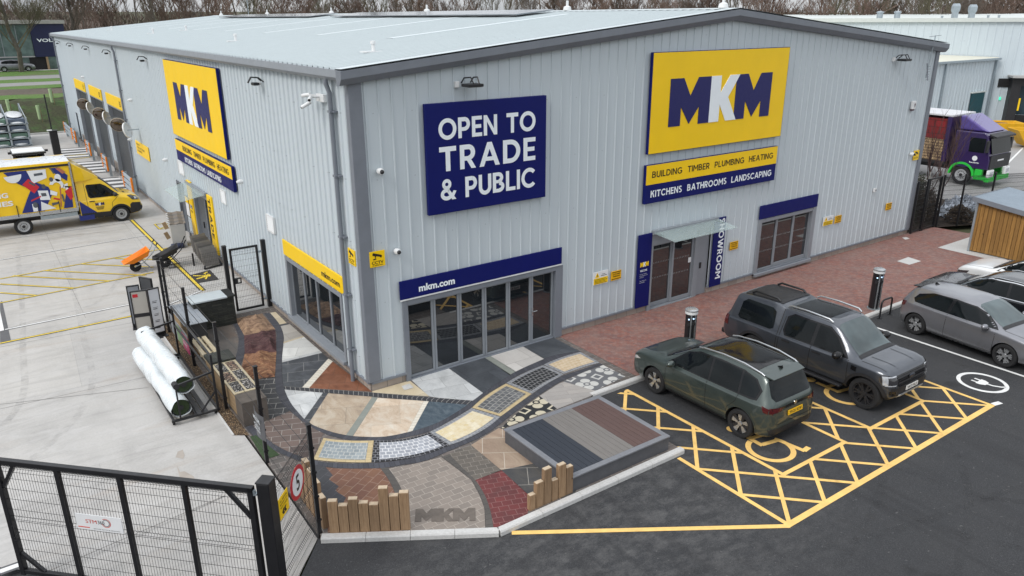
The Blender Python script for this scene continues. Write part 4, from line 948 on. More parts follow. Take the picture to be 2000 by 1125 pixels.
# ---------------- signs fixed to the building
def board(name, label, cat, box, mats, side=False, bevel=.012, group=None):
    """box: s0,s1,z0,z1,depth  (s along the wall); returns thing, face transform o,u,v"""
    s0, s1, z0, z1, d = box
    if side: t = thing(name, label, cat, (-.06, (s0+s1)/2, z0), 0, group); mb = MB(); mb.box(-d, -.06, s0, s1, z0, z1)
    else: t = thing(name, label, cat, ((s0+s1)/2, -.06, z0), 0, group); mb = MB(); mb.box(s0, s1, -d, -.06, z0, z1)
    mb.build('panel', mats, t, world=True, bevel=bevel); return t
def face(t, nm, mat, side, s0, s1, z0, z1, d, th=.004):
    mb = MB(); mb.box(s0, s1, -d-th, -d+.001, z0, z1) if not side else mb.box(-d-th, -d+.001, s0, s1, z0, z1); return mb.build(nm, mat, t, world=True)
def wtext(t, s, mat, side, s0, s1, z0, z1, d, bold=.015, name='lettering'):
    """s0 is the left end as read"""
    mb = MB(); L = (0, -d-.004, 0) if not side else (-d-.004, 0, 0)
    text(mb, s, (s0, 0, z0) if not side else (0, s0, z0), (s1-s0, 0, 0) if not side else (0, s1-s0, 0), (0, 0, z1-z0), bold, L); return mb.build(name, mat, t, world=True, fix=False)
def stext(t, s, mat, side, s0, s1, z0, z1, d, T=.19, track=.11):
    ws = [glyph(c, T)[0]+track for c in s]; W = sum(ws)-track; x = 0; i = 0
    for word in re.findall(r'\S+|\s+', s):                     # one part per word
        wd_ = sum(ws[i:i+len(word)]); a, b = x/W, (x+wd_-track)/W; x += wd_; i += len(word)
        if word.isspace(): continue
        p0 = s0+(s1-s0)*a; L = (s1-s0)*(b-a); mb = MB(); sign_text(mb, word, (p0, 0, z0) if not side else (0, p0, z0), (L, 0, 0) if not side else (0, L, 0), (0, 0, z1-z0), T, track, (0, -d-.004, 0) if not side else (-d-.004, 0, 0)); mb.build('lettering', mat, t, world=True, fix=False)
def wvtext(t, s, mat, side, s0, s1, z0, z1, d, bold=.015):
    """lettering turned to read downwards"""
    mb = MB(); L = (0, -d-.004, 0) if not side else (-d-.004, 0, 0)
    sign_text(mb, s, (s0, 0, z1) if not side else (0, s0, z1), (0, 0, z0-z1), (s1-s0, 0, 0) if not side else (0, s1-s0, 0), .21, .12, L); return mb.build('lettering', mat, t, world=True, fix=False)
m_ltr = M('white_lettering', srgb('e8eef2'), .5, 0, .03); m_ltn = M('navy_lettering', srgb('14155a'), .5, 0, .03); m_ltk = M('dark_lettering', srgb('1d1712'), .5, 0, .03)
s = board('wall_sign', 'large square navy sign in white capitals OPEN TO TRADE & PUBLIC', 'sign', (1.78, 5.39, 4.33, 7.02, .17), m_navy)
stext(s, 'OPEN TO', m_ltr, 0, 2.12, 5.03, 6.15, 6.65, .17, .20, .10); stext(s, 'TRADE', m_ltr, 0, 2.12, 5.03, 5.38, 5.98, .17, .20, .16); stext(s, '& PUBLIC', m_ltr, 0, 2.12, 5.03, 4.66, 5.18, .17, .20, .09)
s = board('wall_sign', 'largest yellow sign with a navy and white three-letter logo on the gable wall', 'sign', (9.2, 15.46, 5.08, 7.98, .17), m_navy)
face(s, 'face', m_yel, 0, 9.215, 15.445, 5.095, 7.965, .17)
mb = MB(); mkm(mb, (9.96, -.175, 5.83), (4.70, 0, 0), (0, 0, 1.39), (0, -.012, 0)); mb.build('logo', [m_ltn, m_ltr], s, world=True)
s = board('wall_sign', 'long two-tone sign listing BUILDING TIMBER PLUMBING HEATING under the big yellow gable sign', 'sign', (9.17, 15.39, 3.58, 4.76, .17), m_navy)
face(s, 'face', m_yel, 0, 9.18, 15.38, 4.165, 4.75, .17)
stext(s, 'BUILDING  TIMBER  PLUMBING  HEATING', m_ltk, 0, 9.42, 15.16, 4.365, 4.56, .175, .17, .13); stext(s, 'KITCHENS  BATHROOMS  LANDSCAPING', m_ltr, 0, 9.40, 15.17, 3.765, 3.975, .17, .20, .12)
s = board('door_sign', 'long navy fascia sign with small white web address over the folding doors', 'sign', (.90, 6.06, 2.28, 2.77, .10), m_navy)
wtext(s, 'mkm.com', m_ltr, 0, 1.43, 2.49, 2.40, 2.59, .10, .035); face(s, 'lower_trim', m_whitep, 0, .90, 6.06, 2.245, 2.277, .09, .02)
s = board('door_sign', 'blank navy fascia sign over the right-hand shop window', 'sign', (14.9, 18.28, 2.22, 2.71, .10), m_navy)
s = board('entrance_panel', 'tall navy panel with small logo and WELCOME lettering left of the entrance', 'sign', (9.08, 9.67, .2, 2.61, .10), m_navy)
mb = MB(); mkm(mb, (9.20, -.104, 1.56), (.36, 0, 0), (0, 0, .15), (0, -.003, 0)); mb.build('logo', [m_yel, m_ltr], s, world=True); wtext(s, 'WELCOME.', m_ltr, 0, 9.2, 9.52, 1.40, 1.47, .10, .02)
for k, (z, l) in enumerate(((1.30, 'Step inside our showroom'), (1.25, 'for design inspiration and'), (1.20, 'a helping hand'), (1.08, 'Trade customers please'), (1.03, 'use side entrance'))): wtext(s, l, m_ltr, 0, 9.2, 9.2+.013*len(l), z, z+.032, .10, 0)
s = board('entrance_panel', 'tall navy panel reading SHOWROOM downwards right of the entrance', 'sign', (12.56, 13.12, .2, 2.62, .10), m_navy)
wvtext(s, 'SHOWROOM', m_ltr, 0, 12.80, 13.06, .46, 2.58, .10, .03)
# side wall signs (read from +y to -y)
s = board('wall_sign', 'large yellow sign with navy and white three-letter logo on the long side wall', 'sign', (10.1, 17.75, 4.46, 7.42, .17), m_navy, True)
face(s, 'face', m_yel, 1, 10.115, 17.735, 4.475, 7.405, .17)
mb = MB(); mkm(mb, (-.175, 16.45, 5.19), (0, -4.92, 0), (0, 0, 1.42), (-.012, 0, 0)); mb.build('logo', [m_ltn, m_ltr], s, world=True)
s = board('wall_sign', 'two-tone sign strip listing BUILDING TIMBER PLUMBING HEATING on the side wall', 'sign', (9.75, 17.7, 3.41, 4.28, .17), m_navy, True)
face(s, 'face', m_yel, 1, 9.76, 17.69, 3.84, 4.27, .17)
stext(s, 'BUILDING  TIMBER  PLUMBING  HEATING', m_ltk, 1, 16.45, 10.1, 3.94, 4.14, .175, .17, .13); stext(s, 'KITCHENS  BATHROOMS  LANDSCAPING', m_ltr, 1, 16.34, 11.2, 3.50, 3.70, .17, .20, .12)
s = board('door_sign', 'yellow fascia sign with small dark web address over the side shop window', 'sign', (1.1, 5.5, 2.29, 2.76, .10), m_yel, True)
wtext(s, 'mkm.com', m_ltk, 1, 2.50, 1.28, 2.43, 2.60, .10, .03)
s = board('entrance_panel', 'tall yellow panel reading TRADE downwards right of the trade door', 'sign', (13.25, 13.9, .3, 2.6, .13), m_yel, True)
wvtext(s, 'TRADE', m_ltk, 1, 13.75, 13.42, .9, 2.5, .13, .02)
s = board('entrance_panel', 'tall yellow panel with small logo lettering left of the trade door', 'sign', (16.35, 17.0, .1, 2.66, .13), m_yel, True)
mb = MB(); mkm(mb, (-.135, 16.88, 1.5), (0, -.38, 0), (0, 0, .16), (-.003, 0, 0)); mb.build('logo', [m_ltn, m_ltr], s, world=True); wtext(s, 'WELCOME.', m_ltk, 1, 16.88, 16.5, 1.34, 1.42, .13, .02)
s = board('wall_sign', 'small plain yellow notice board beside the downpipe on the side wall', 'sign', (24.4, 27.5, 2.33, 3.02, .10), m_yel, True)
for k, l in enumerate(('HEAVY', 'COLLECTIONS', 'LOADING')): wtext(s, l, m_ltk, 1, 27.2, 27.2-.17*len(l), 2.82-.16*k, 2.92-.16*k, .10, .01)
for k, (a, b) in enumerate(((29.6, 34.7), (36.5, 41.4), (43.3, 48.4))):
    n = ('B3', 'B2', 'B1')[k]
    s = board('bay_sign', 'yellow header sign over the loading door, '+('nearest to the van', 'middle of three', 'farthest along the wall')[k], 'sign', (a, b, 4.28, 4.92, .12), m_yel, True, group='yellow loading door headers'); wtext(s, n, m_ltk, 1, a+.75, a+.30, 4.45, 4.75, .12, .01)
# small notices
def notice(s0, s1, z0, z1, label, mats, rows, side=False, extra=None):
    t = board('notice', label, 'notice', (s0, s1, z0, z1, .085), mats, side, .002, 'small warning notices on the walls')
    for l, a, b, c, d, m in rows: wtext(t, l, m, side, s0+(s1-s0)*a, s0+(s1-s0)*b, z0+(z1-z0)*c, z0+(z1-z0)*d, .085, .02)
    if extra: extra(t)
    return t
def cctv_icon(s0, w, z, side):
    def ex(t):
        mb = MB(); P = (lambda a, b: (s0+a*w, -.086, z+b*abs(w))) if not side else (lambda a, b: (-.086, s0+a*w, z+b*abs(w)))
        d = (0, -.004, 0) if not side else (-.004, 0, 0)
        mb.prism([P(.0, .32), (P(.58, .16)), P(.62, .30), P(.06, .5)], d); mb.prism([P(.56, .12), P(.66, .10), P(.70, .26), P(.62, .30)], d); mb.prism([P(.16, .30), P(.28, .26), P(.22, .10), P(.05, .08), P(.05, .0), P(.28, .02)], d)
        mb.build('symbol', m_ltk, t, world=True)
    return ex
notice(.16, .56, 3.27, 3.66, 'yellow CCTV notice on the front wall right of the corner trim', m_yel, [('CCTV', .12, .88, .18, .38, m_ltk), ('IN OPERATION', .15, .85, .07, .14, m_ltk)], False, cctv_icon(.23, .36, 3.45, 0))
notice(.62, .22, 3.27, 3.66, 'yellow CCTV notice on the side wall behind the corner downpipe', m_yel, [('CCTV', .12, .88, .18, .38, m_ltk), ('IN OPERATION', .15, .85, .07, .14, m_ltk)], True, cctv_icon(.55, -.36, 3.45, 1))
notice(24.70, 25.10, 3.26, 3.66, 'yellow CCTV notice at the far right end of the gable wall', m_yel, [('CCTV', .12, .88, .16, .34, m_ltk)], False, cctv_icon(24.77, .36, 3.45, 0))
def warn(s0, s1, z0, z1):
    def ex(t):
        h = z1-z0; w_ = s1-s0; face(t, 'lower_band', m_yel, 0, s0+.01, s1-.01, z0+.01, z0+h*.5, .086, .001)
        mb = MB(); mb.prism([(s0+w_*.10, -.086, z0+h*.55), (s0+w_*.40, -.086, z0+h*.55), (s0+w_*.25, -.086, z0+h*.95)], (0, -.003, 0)); mb.build('symbol', m_yel, t, world=True)
        mb = MB(); mb.prism([(s0+w_*.24, -.089, z0+h*.62), (s0+w_*.27, -.089, z0+h*.62), (s0+w_*.27, -.089, z0+h*.82), (s0+w_*.23, -.089, z0+h*.82)], (0, -.002, 0))
        for a, b, c, d in ((.5, .9, .62, .66), (.55, .8, .74, .77)): mb.box(s0+w_*a, s0+w_*b, -.089, -.086, z0+h*c, z0+h*d)
        for k in range(4): mb.box(s0+w_*.08, s0+w_*(.92-.1*(k % 2)), -.090, -.087, z0+h*(.08+.1*k), z0+h*(.11+.1*k))
        mb.build('marking', m_ltk, t, world=True)
    return ex
notice(7.30, 7.88, 1.35, 1.75, 'white and yellow warning notice with a triangle left of the entrance', m_white, [], False, warn(7.30, 7.88, 1.35, 1.75))
notice(18.83, 19.46, 1.36, 1.72, 'white and yellow warning notice with a triangle right of the shop window', m_white, [], False, warn(18.83, 19.46, 1.36, 1.72))
m_amb = M('amber_panel', srgb('e9b000'), .45, 0, .04)
for a, b, l in ((8.02, 8.42, 'left of the entrance, beside the white warning notice'), (13.48, 13.89, 'right of the SHOWROOM panel'), (19.61, 20.02, 'right of the shop window, beside the white warning notice'), (23.20, 23.60, 'towards the far right end of the gable')):
    notice(a, b, 1.35, 1.64, 'amber parking notice '+l, m_amb, [('CUSTOMER', .1, .9, .58, .74, m_ltk), ('PARKING', .15, .85, .34, .5, m_ltk), ('__________', .03, .97, .84, .92, m_ltk), ('__________', .03, .97, .10, .18, m_ltk)])
# ---------------- lamps, cameras, alarm
def floodlight(x, z, l, side=False, k=1.):
    t = thing('floodlight', 'black LED floodlight '+l, 'floodlight', (x, -.06, z) if not side else (-.06, x, z), 0 if not side else -math.pi/2, 'black floodlights high on the walls')
    mb = MB(); mb.box(-.26*k, -.10*k, -.09*k, .03, -.0, .2*k); mb.build('junction_box', m_whitep, t, bevel=.01)
    mb = MB(); mb.box(-.05, .52*k, -.62*k, -.10, .02, .09); mb.build('lamp_body', m_black, t, bevel=.01)
    mb = MB(); mb.box(-.02, .49*k, -.59*k, -.13, .008, .02); mb.build('lens', M('lamp_lens', (.35, .36, .36), .2) if 'lamp_lens' not in bpy.data.materials else bpy.data.materials['lamp_lens'], t)
    mb = MB(); mb.tube([(.04, .03, .1), (.04, -.1, .22), (.10, -.30, .24), (.12, -.4, .09)], .018, 6); mb.tube([(.42*k, .03, .1), (.42*k, -.1, .22), (.40*k, -.30, .24), (.38*k, -.4, .09)], .018, 6); mb.build('bracket', m_black, t)
floodlight(2.85, 7.35, 'above the OPEN TO TRADE sign', False, .72); floodlight(22.15, 7.30, 'near the right end of the gable wall', False, .72)
for y, l in ((6.0, 'between the large side sign and the front corner'), (21.6, 'left of the large yellow side sign'), (31.0, 'just left of the middle downpipe'), (38.6, 'above the nearest pair of loading doors'), (46.0, 'above the farthest loading door'), (53.2, 'at the far left end of the side wall')): floodlight(y, 7.15, l, True, .42)
def bullet(t, o, d, r=.045):
    o, d = Vector(o), Vector(d).normalized(); mb = MB(); mb.tube([o, o+d*.02, o+d*.24, o+d*.26], [r*.9, r, r, r*.8], 12); q = mb.build('camera_body', m_whitep, t, smooth=40)
    mb = MB(); mb.tube([o+d*.255, o+d*.266], r*.7, 12); mb.build('lens', m_black, q)
t = thing('security_camera', 'cluster of three white bullet cameras under the eaves by the corner', 'camera', (-.1, 1.35, 7.15)); bullet(t, (-.25, .1, .05), (-.8, -1.3, -.35)); bullet(t, (-.25, .15, -.08), (-1.0, .1, -.5)); bullet(t, (-.2, .3, .08), (-.5, 1.2, -.2))
mb = MB(); mb.box(-.05, .04, -.15, .3, -.08, .10); mb.tube([(-.02, .1, .03), (-.3, .1, .05)], .03, 8); mb.tube([(-.02, .25, .03), (-.24, .28, .08)], .03, 8); mb.build('bracket', m_whitep, t, bevel=.01)
def dome(p, l, side=False):
    t = thing('security_camera', 'small white dome camera '+l, 'camera', p, 0, 'small dome cameras on the walls'); d = Vector((0, -1, 0)) if not side else Vector((-1, 0, 0))
    mb = MB(); mb.tube([Vector((0, 0, 0)), d*.1, d*.16], [.07, .085, .06], 12); mb.build('housing', m_whitep, t, smooth=40); mb = MB(); mb.sphere(d*.16, .052, 10, 8); mb.build('lens', m_blackp if not side else m_whitep, t, smooth=60)
dome((.56, -.055, 5.57), 'beside the corner, left of the navy OPEN sign'); dome((.88, -.055, 3.57), 'right of the corner CCTV notice'); dome((24.45, -.055, 3.55), 'next to the far right CCTV notice')
dome((-.055, 9.0, 3.9), 'at the lower right end of the side sign strip', True); dome((-.055, 26.7, 5.1), 'on the side wall right of the middle downpipe', True); dome((-.055, 28.7, 2.9), 'low beside the middle downpipe', True); dome((-.055, 43.0, 5.3), 'between the loading door headers', True); dome((-.055, 20.4, 3.0), 'on the side wall above the fire door', True)
t = thing('alarm_box', 'white and dark burglar alarm box high at the right of the gable', 'alarm', (23.95, -.055, 5.4)); mb = MB(); mb.box(-.12, .12, -.10, 0, -.0, .32); mb.build('cover', m_whitep, t, bevel=.02); mb = MB(); mb.box(-.12, .03, -.103, -.0, -.05, -.002); mb.prism([(-.03, -.104, .22), (.07, -.104, .22), (.02, -.104, .06)], (0, -.004, 0)); mb.build('strobe', M('alarm_dark', (.05, .01, .03), .4), t)
t = thing('socket_box', 'tiny white socket box low on the gable wall', 'box', (22.1, -.055, 2.28)); mb = MB(); mb.box(-.07, .07, -.08, 0, 0, .15); mb.build('housing', m_whitep, t, bevel=.01); mb = MB(); mb.box(-.04, .04, -.09, -.08, .04, .1); mb.build('flap', m_greyL, t)
t = thing('aerial', 'thin rooftop television aerial on a pole at the right of the gable', 'aerial', (24.35, -.2, 6.6)); mb = MB(); mb.bar((0, 0, 0), (.1, -.05, 1.6), .03); mb.build('mast', m_galv, t)
mb = MB(); mb.bar((-.25, 0, 1.55), (.45, -.1, 1.6), .015); mb.bar((-.02, -.1, -.1), (.02, .05, .55), .03)
for k in range(6): mb.bar((-.12, -.05, -.08+k*.1), (.12, -.05, -.06+k*.1), .014)
mb.build('elements', m_grey, t)
# ------------------------------------------------------------ mesh fence, gates
def mesh_panel(mb, a, b, z0, z1, folds=(), sp=.05, r=.0020, hs=.2, sag=.04):
    """welded wire panel between ground points a and b; folds are the V-shaped horizontal creases"""
    a, b = Vector((a[0], a[1], 0)), Vector((b[0], b[1], 0)); L = (b-a).length; d = (b-a)/L; n = Vector((0, 0, 1)).cross(d)
    zs = [z0]
    for f in folds: zs += [f-.05, f, f+.05]
    zs.append(z1); k = int(L/sp)
    for i in range(k+1):
        p = a+d*(L*i/k); pts = [p+n*(sag if z in folds else 0)+Vector((0, 0, z)) for z in zs]
        for q, s in zip(pts, pts[1:]): mb.bar(q, s, r*2, r*2, d)
    hz = [z0+hs*i for i in range(int((z1-z0)/hs)+1)]+[z1-.03]
    for f in folds: hz += [f-.05, f+.05]
    for z in hz: mb.bar(a+Vector((0, 0, z)), b+Vector((0, 0, z)), r*2.4, r*2.4)
FOLD = (.35, 1.05, 1.95)
FP = [(-3.25, -4.64), (-3.26, -1.74), (-3.28, 1.20), (-3.29, 4.17), (-3.30, 7.10)]
fn = thing('post_fence', 'black square fence posts strung with thin wires between the yard and the sample garden', 'fence', (-3.28, 1.2, 0))
for i, (x, y) in enumerate(FP):
    mb = MB(); mb.box(x-.035, x+.035, y-.035, y+.035, -.1, 2.25); mb.box(x-.045, x+.045, y-.045, y+.045, 2.25, 2.27)
    for z in (.3, .8, 1.3, 1.8): mb.box(x-.05, x+.05, y-.05, y-.035, z-.02, z+.02)
    mb.build('post', m_black, fn, world=True)
for a, b in zip(FP, FP[1:]):
    mb = MB()
    for z in (.25, .75, 1.25, 1.72, 2.18): mb.bar((a[0], a[1]+.03, z), (b[0], b[1]-.03, z), .007, .007)
    mb.build('line_wires', m_black, fn, world=True)
# short return panel to the gate post
t = thing('mesh_fence', 'short black mesh fence panel between the gate post and the sample garden corner', 'fence', (-3.8, -5.2, 0))
mb = MB(); mesh_panel(mb, (-4.34, -5.90), (-3.29, -4.69), -.05, 2.16, FOLD); mb.build('mesh_panel', m_black, t, world=True)
# main swing gate
GA, GB = Vector((-7.78, -2.72, 0)), Vector((-4.66, -5.93, 0)); gd = (GB-GA).normalized(); gn = Vector((gd.y, -gd.x, 0)); GL = (GB-GA).length
if gn.dot(CAM-GA) < 0: gn = -gn
t = thing('swing_gate', 'big black framed mesh vehicle gate at the front left', 'gate', GA)
def gp(s, z, o=0): return GA+gd*s+gn*o+Vector((0, 0, z))
fr = MB()
for s in (0, GL): fr.bar(gp(s, -.02), gp(s, 2.26), .09, .09, gn)
fr.bar(gp(-.045, 2.22), gp(GL+.045, 2.22), .09, .09, gn); fr.bar(gp(.045, .05), gp(GL-.045, .05), .08, .08, gn); fr.build('frame', m_black, t, world=True, bevel=.008)
for i in (1, 2, 3): MB().bar(gp(GL*i/4, .09), gp(GL*i/4, 2.175), .07, .07, gn).build('upright', m_black, t, world=True)
for a, b in (((.04, 1.72), (.34, 2.18)), ((GL-.42, 2.18), (GL-.04, 1.70)), ((.04, .42), (.42, .08)), ((GL-.04, .42), (GL-.42, .08))): MB().bar(gp(*a), gp(*b), .055, .055, gn).build('brace', m_black, t, world=True)
for i in range(4):
    mb = MB(); a, b = gp(GL*i/4+.04, 0), gp(GL*(i+1)/4-.04, 0); mesh_panel(mb, a, b, .1, 2.17, (1.12, 2.08)); mb.build('mesh_panel', m_black, t, world=True)
mb = MB(); mb.tube([gp(.05, 1.0, .05), gp(.05, .78, .05), gp(.2, .92, .09)], .015, 6); mb.bar(gp(.02, .70, .05), gp(.14, .74, .06), .02); mb.build('latch', m_black, t, world=True)
t = thing('gate_post', 'thick square black steel post that the vehicle gate hangs on', 'post', (-4.52, -5.93, -.1))
mb = MB(); mb.X = Matrix.Translation((0, 0, 0)) @ Matrix.Rotation(math.atan2(gd.y, gd.x), 4, 'Z'); mb.box(.0, .21, -.11, .11, 0, 2.42); mb.box(-.01, .22, -.12, .12, 2.42, 2.45); mb.build('column', m_black, t, bevel=.012)
mb = MB(); mb.X = Matrix.Rotation(math.atan2(gd.y, gd.x), 4, 'Z'); mb.lathe([(0, -.06), (.03, -.06), (.03, .03), (0, .03)], (-.05, -.10, 2.28), 2, 10); mb.box(-.09, .0, -.12, -.05, 2.22, 2.25); mb.build('hinge', m_galv, t)
# sign on the gate
t = thing('gate_sign', 'small white company board with red and grey logo fixed to the vehicle gate', 'sign', gp(1.75, 1.14, .05))
def gbox(nm, s0, s1, z0, z1, o0, o1, mat): 
    mb = MB(); mb.add([gp(s, z, o) for o in (o0, o1) for z in (z0, z1) for s in (s0, s1)], [(0, 2, 3, 1), (4, 5, 7, 6), (0, 1, 5, 4), (2, 6, 7, 3), (0, 4, 6, 2), (1, 3, 7, 5)]); return mb.build(nm, mat, t, world=True)
gbox('panel', 1.32, 2.16, 1.13, 1.42, .045, .055, m_white)
def gtext(s, s0, s1, z0, z1, mat, bold=.01): mb = MB(); text(mb, s, gp(s0, z0, .0585), gd*(s1-s0), (0, 0, z1-z0), bold); mb.build('lettering', mat, t, world=True, fix=False)
m_red2 = M('sign_red', srgb('c8402f'), .5); m_dk = M('sign_grey', srgb('45454a'), .5)
gtext('STM', 1.50, 1.70, 1.26, 1.33, m_red2, .0); gtext('360', 1.72, 1.84, 1.26, 1.33, m_dk, .0); gtext('SECURE GATES & FENCING', 1.62, 2.10, 1.155, 1.17, m_dk, 0)
mb = MB()
for r0, k in ((.055, 0), (.075, 1)):
    mb.k = k
    for i in range(16):
        a0, a1 = R(-160+i*18), R(-160+i*18+18); P = lambda r, a: gp(1.87+r*math.cos(a), 1.295+r*math.sin(a), .0585); mb.add([P(r0, a0), P(r0+.010, a0), P(r0+.010, a1), P(r0, a1)], [(0, 1, 2, 3)])
mb.build('logo', [m_dk, m_red2], t, world=True, fix=False)
gbox('underline', 1.34, 1.55, 1.165, 1.18, .055, .058, m_red2)
# round speed sign and yellow notice on the return panel
PA, PB = Vector((-4.34, -5.90, 0)), Vector((-3.29, -4.69, 0)); pd = (PB-PA).normalized(); pn = Vector((pd.y, -pd.x, 0))
if pn.dot(CAM-PA) < 0: pn = -pn
def pp(s, z, o=0): return PA+pd*s+pn*o+Vector((0, 0, z))
t = thing('speed_sign', 'round red-rimmed speed limit sign with the figure 5 on the mesh panel', 'sign', pp(.88, 1.3, .03))
def disc(nm, r, o, mat, n=36, c=(.88, 1.61)):
    mb = MB(); mb.prism([pp(c[0]+r*math.cos(2*math.pi*i/n), c[1]+r*math.sin(2*math.pi*i/n), o) for i in range(n)], pn*.006); return mb.build(nm, mat, t, world=True)
disc('panel', .30, .03, M('sign_rim', srgb('b5182b'), .4)); disc('face', .225, .034, m_white)
mb = MB(); text(mb, '5', pp(.81, 1.47, .0425), pd*.14, (0, 0, .29), .02); mb.build('lettering', m_ltk, t, world=True, fix=False)
t = thing('yellow_notice', 'yellow notice board hung on the mesh panel below the speed sign', 'notice', pp(.25, 1.4, .03))
mb = MB(); mb.add([pp(s, z, o) for o in (.03, .036) for z in (1.42, 1.80) for s in (.09, .46)], [(0, 2, 3, 1), (4, 5, 7, 6), (0, 1, 5, 4), (2, 6, 7, 3), (0, 4, 6, 2), (1, 3, 7, 5)]); mb.build('panel', m_yel, t, world=True)
for l, z in (('ALL VISITORS', 1.715), ('REPORT TO', 1.655), ('TRADE COUNTER', 1.595)): mb = MB(); text(mb, l, pp(.13, z, .040), pd*.29, (0, 0, .035), .01); mb.build('lettering', m_ltk, t, world=True, fix=False)
mb = MB()
for k in (0, .08): mb.prism([pp(.22+k, 1.46, .037), pp(.28+k, 1.46, .037), pp(.24+k, 1.51, .037), pp(.28+k, 1.56, .037), pp(.22+k, 1.56, .037), pp(.18+k, 1.51, .037)], pn*.003)
mb.build('symbol', m_ltk, t, world=True)
# curved info board on the second post, poster banner farther along the fence
t = thing('info_board', 'curved dark information board with white lettering on a fence post', 'sign', (-3.30, -1.95, .95))
mb = MB(); n = 8; v = []
for i in range(n+1):
    a = i/n; v += [(-3.345-.06*math.sin(math.pi*a), -2.20+.62*a, z) for z in (.75, 1.32)]+[(-3.335-.06*math.sin(math.pi*a), -2.20+.62*a, z) for z in (.75, 1.32)]
f = []
for i in range(n): o, q = 4*i, 4*i+4; f += [(o, o+1, q+1, q), (o+2, q+2, q+3, o+3), (o+1, o+3, q+3, q+1), (o, q, q+2, o+2)]
mb.add(v, f+[(0, 2, 3, 1), (4*n, 4*n+1, 4*n+3, 4*n+2)]); mb.build('panel', M('board_dark', srgb('4a4b4f'), .35), t, world=True)
mb = MB(); text(mb, 'WELCOME', (-3.408, -1.68, 1.12), (0, -.42, 0), (0, 0, .09), .01); text(mb, 'PLEASE USE\nWALKWAY', (-3.408, -1.70, .88), (0, -.38, 0), (0, 0, .16), .0); mb.build('lettering', m_ltr, t, world=True, fix=False)
t = thing('poster_banner', 'long poster banner with grey, green and magenta panels tied to the fence', 'banner', (-3.38, 5.1, .35))
for y0, y1, c, nm in ((4.05, 4.75, 'a5275a', 'magenta_panel'), (4.76, 5.35, '6d8f5a', 'green_panel'), (5.36, 6.1, '77797c', 'photo_panel')):
    mb = MB(); mb.box(-3.385, -3.375, y0, y1, .38, .86); mb.build(nm, M(nm, srgb(c), .4, 0, .15, 2), t, world=True)
mb = MB(); mb.box(-3.387, -3.374, 4.05, 6.1, .865, .95); mb.build('header', M('banner_header', srgb('7f8184'), .4), t, world=True)
mb = MB(); text(mb, 'garden\nliving', (-3.388, 4.70, .50), (0, -.5, 0), (0, 0, .26), 0); mb.build('lettering', m_ltr, t, world=True, fix=False)
mb = MB(); mb.lathe([(.0, 0), (.13, 0), (.13, .004), (0, .004)], (-3.388, 5.55, .62), 0, 16); mb.build('emblem', m_white, t, world=True)
# pedestrian gate by the shop window
gy = 7.5
t = thing('pedestrian_gate', 'black mesh pedestrian gate standing between the building and a square post', 'gate', (-.6, gy, 0))
mb = MB()
for x in (-1.13, -.30): mb.box(x-.03, x+.03, gy-.03, gy+.03, .06, 2.14)
mb.box(-1.1, -.33, gy-.028, gy+.028, 2.08, 2.14); mb.box(-1.1, -.33, gy-.028, gy+.028, .06, .12); mb.build('frame', m_black, t, world=True)
mb = MB(); mesh_panel(mb, (-1.09, gy), (-.34, gy), .12, 2.08, (.45, 1.2, 1.95)); mb.build('mesh_panel', m_black, t, world=True)
mb = MB(); mb.box(-1.10, -.90, gy-.05, gy+.04, .98, 1.0); mb.box(-1.10, -.90, gy-.05, gy+.04, 1.14, 1.16); mb.box(-.92, -.90, gy-.05, gy+.04, 1.0, 1.14); mb.box(-1.12, -1.02, gy-.07, gy+.05, 1.0, 1.14); mb.build('lock', m_black, t, world=True)
mb = MB()
for z in (.3, 1.9): mb.box(-.27, -.14, gy-.02, gy+.02, z-.03, z+.03)
mb.build('hinge', m_galv, t, world=True)
for x, l in ((-.09, 'square black gate post against the warehouse wall'), (-1.30, 'square black gate post between the pedestrian gate and the stone bench')):
    t = thing('gate_post', l, 'post', (x, gy, 0)); mb = MB(); mb.box(-.06, .06, -.06, .06, 0, 2.25); mb.build('column', m_black, t); mb = MB(); mb.box(-.065, .065, -.065, .065, 2.25, 2.275); mb.build('cap', m_blackp, t)
t = thing('mesh_fence', 'black mesh fence across the top of the sample garden, left of the pedestrian gate', 'fence', (-2.3, 7.5, 0))
mb = MB(); mesh_panel(mb, (-3.24, 7.42), (-1.40, 7.52), .05, 2.15, FOLD); mb.build('mesh_panel', m_black, t, world=True)
mb = MB(); mb.box(-3.19, -3.12, 7.36, 7.43, 0, 2.25); mb.build('post', m_black, t, world=True)
# ------------------------------------------------------------ sleepers on end
m_slp = timber('sleeper_wood', srgb('866a4d'), srgb('b09271'), (9, 9, .8)); m_slpe = M('end_grain', srgb('b9a78f'), .85, 0, .2, 14)
def sleeper(x, y, rz, h, label, group, wd=.2, dp=.11, rx=0):
    t = thing('timber_sleeper', label, 'sleeper', (x, y, 0), rz, group); mb = MB(); mb.box(-wd/2+.006, wd/2-.006, -dp/2, dp/2, -.05, h-.004); mb.build('beam', m_slp, t, bevel=.008)
    mb = MB(); mb.box(-wd/2+.012, wd/2-.012, -dp/2+.006, dp/2-.006, h-.004, h+.002); mb.build('end_grain', m_slpe, t); return t
a, b = Vector((-3.08, -4.72, 0)), Vector((-1.90, -5.46, 0)); hs = (.68, .58, .71, .62, .58, .92, .75, .81)
nth = ('first and leftmost', 'second', 'third', 'fourth', 'fifth', 'sixth and tallest', 'seventh', 'eighth and rightmost')
d = (b-a).normalized(); rz = math.atan2(d.y, d.x); st = (b-a).length/7.5
for i, h in enumerate(hs): p = a+d*(st*(i+.5)); sleeper(p.x, p.y, rz, h, 'upright timber sleeper, %s in the row by the trade mark paving' % nth[i], 'upright sleepers along the kerb left of the trade mark', st)
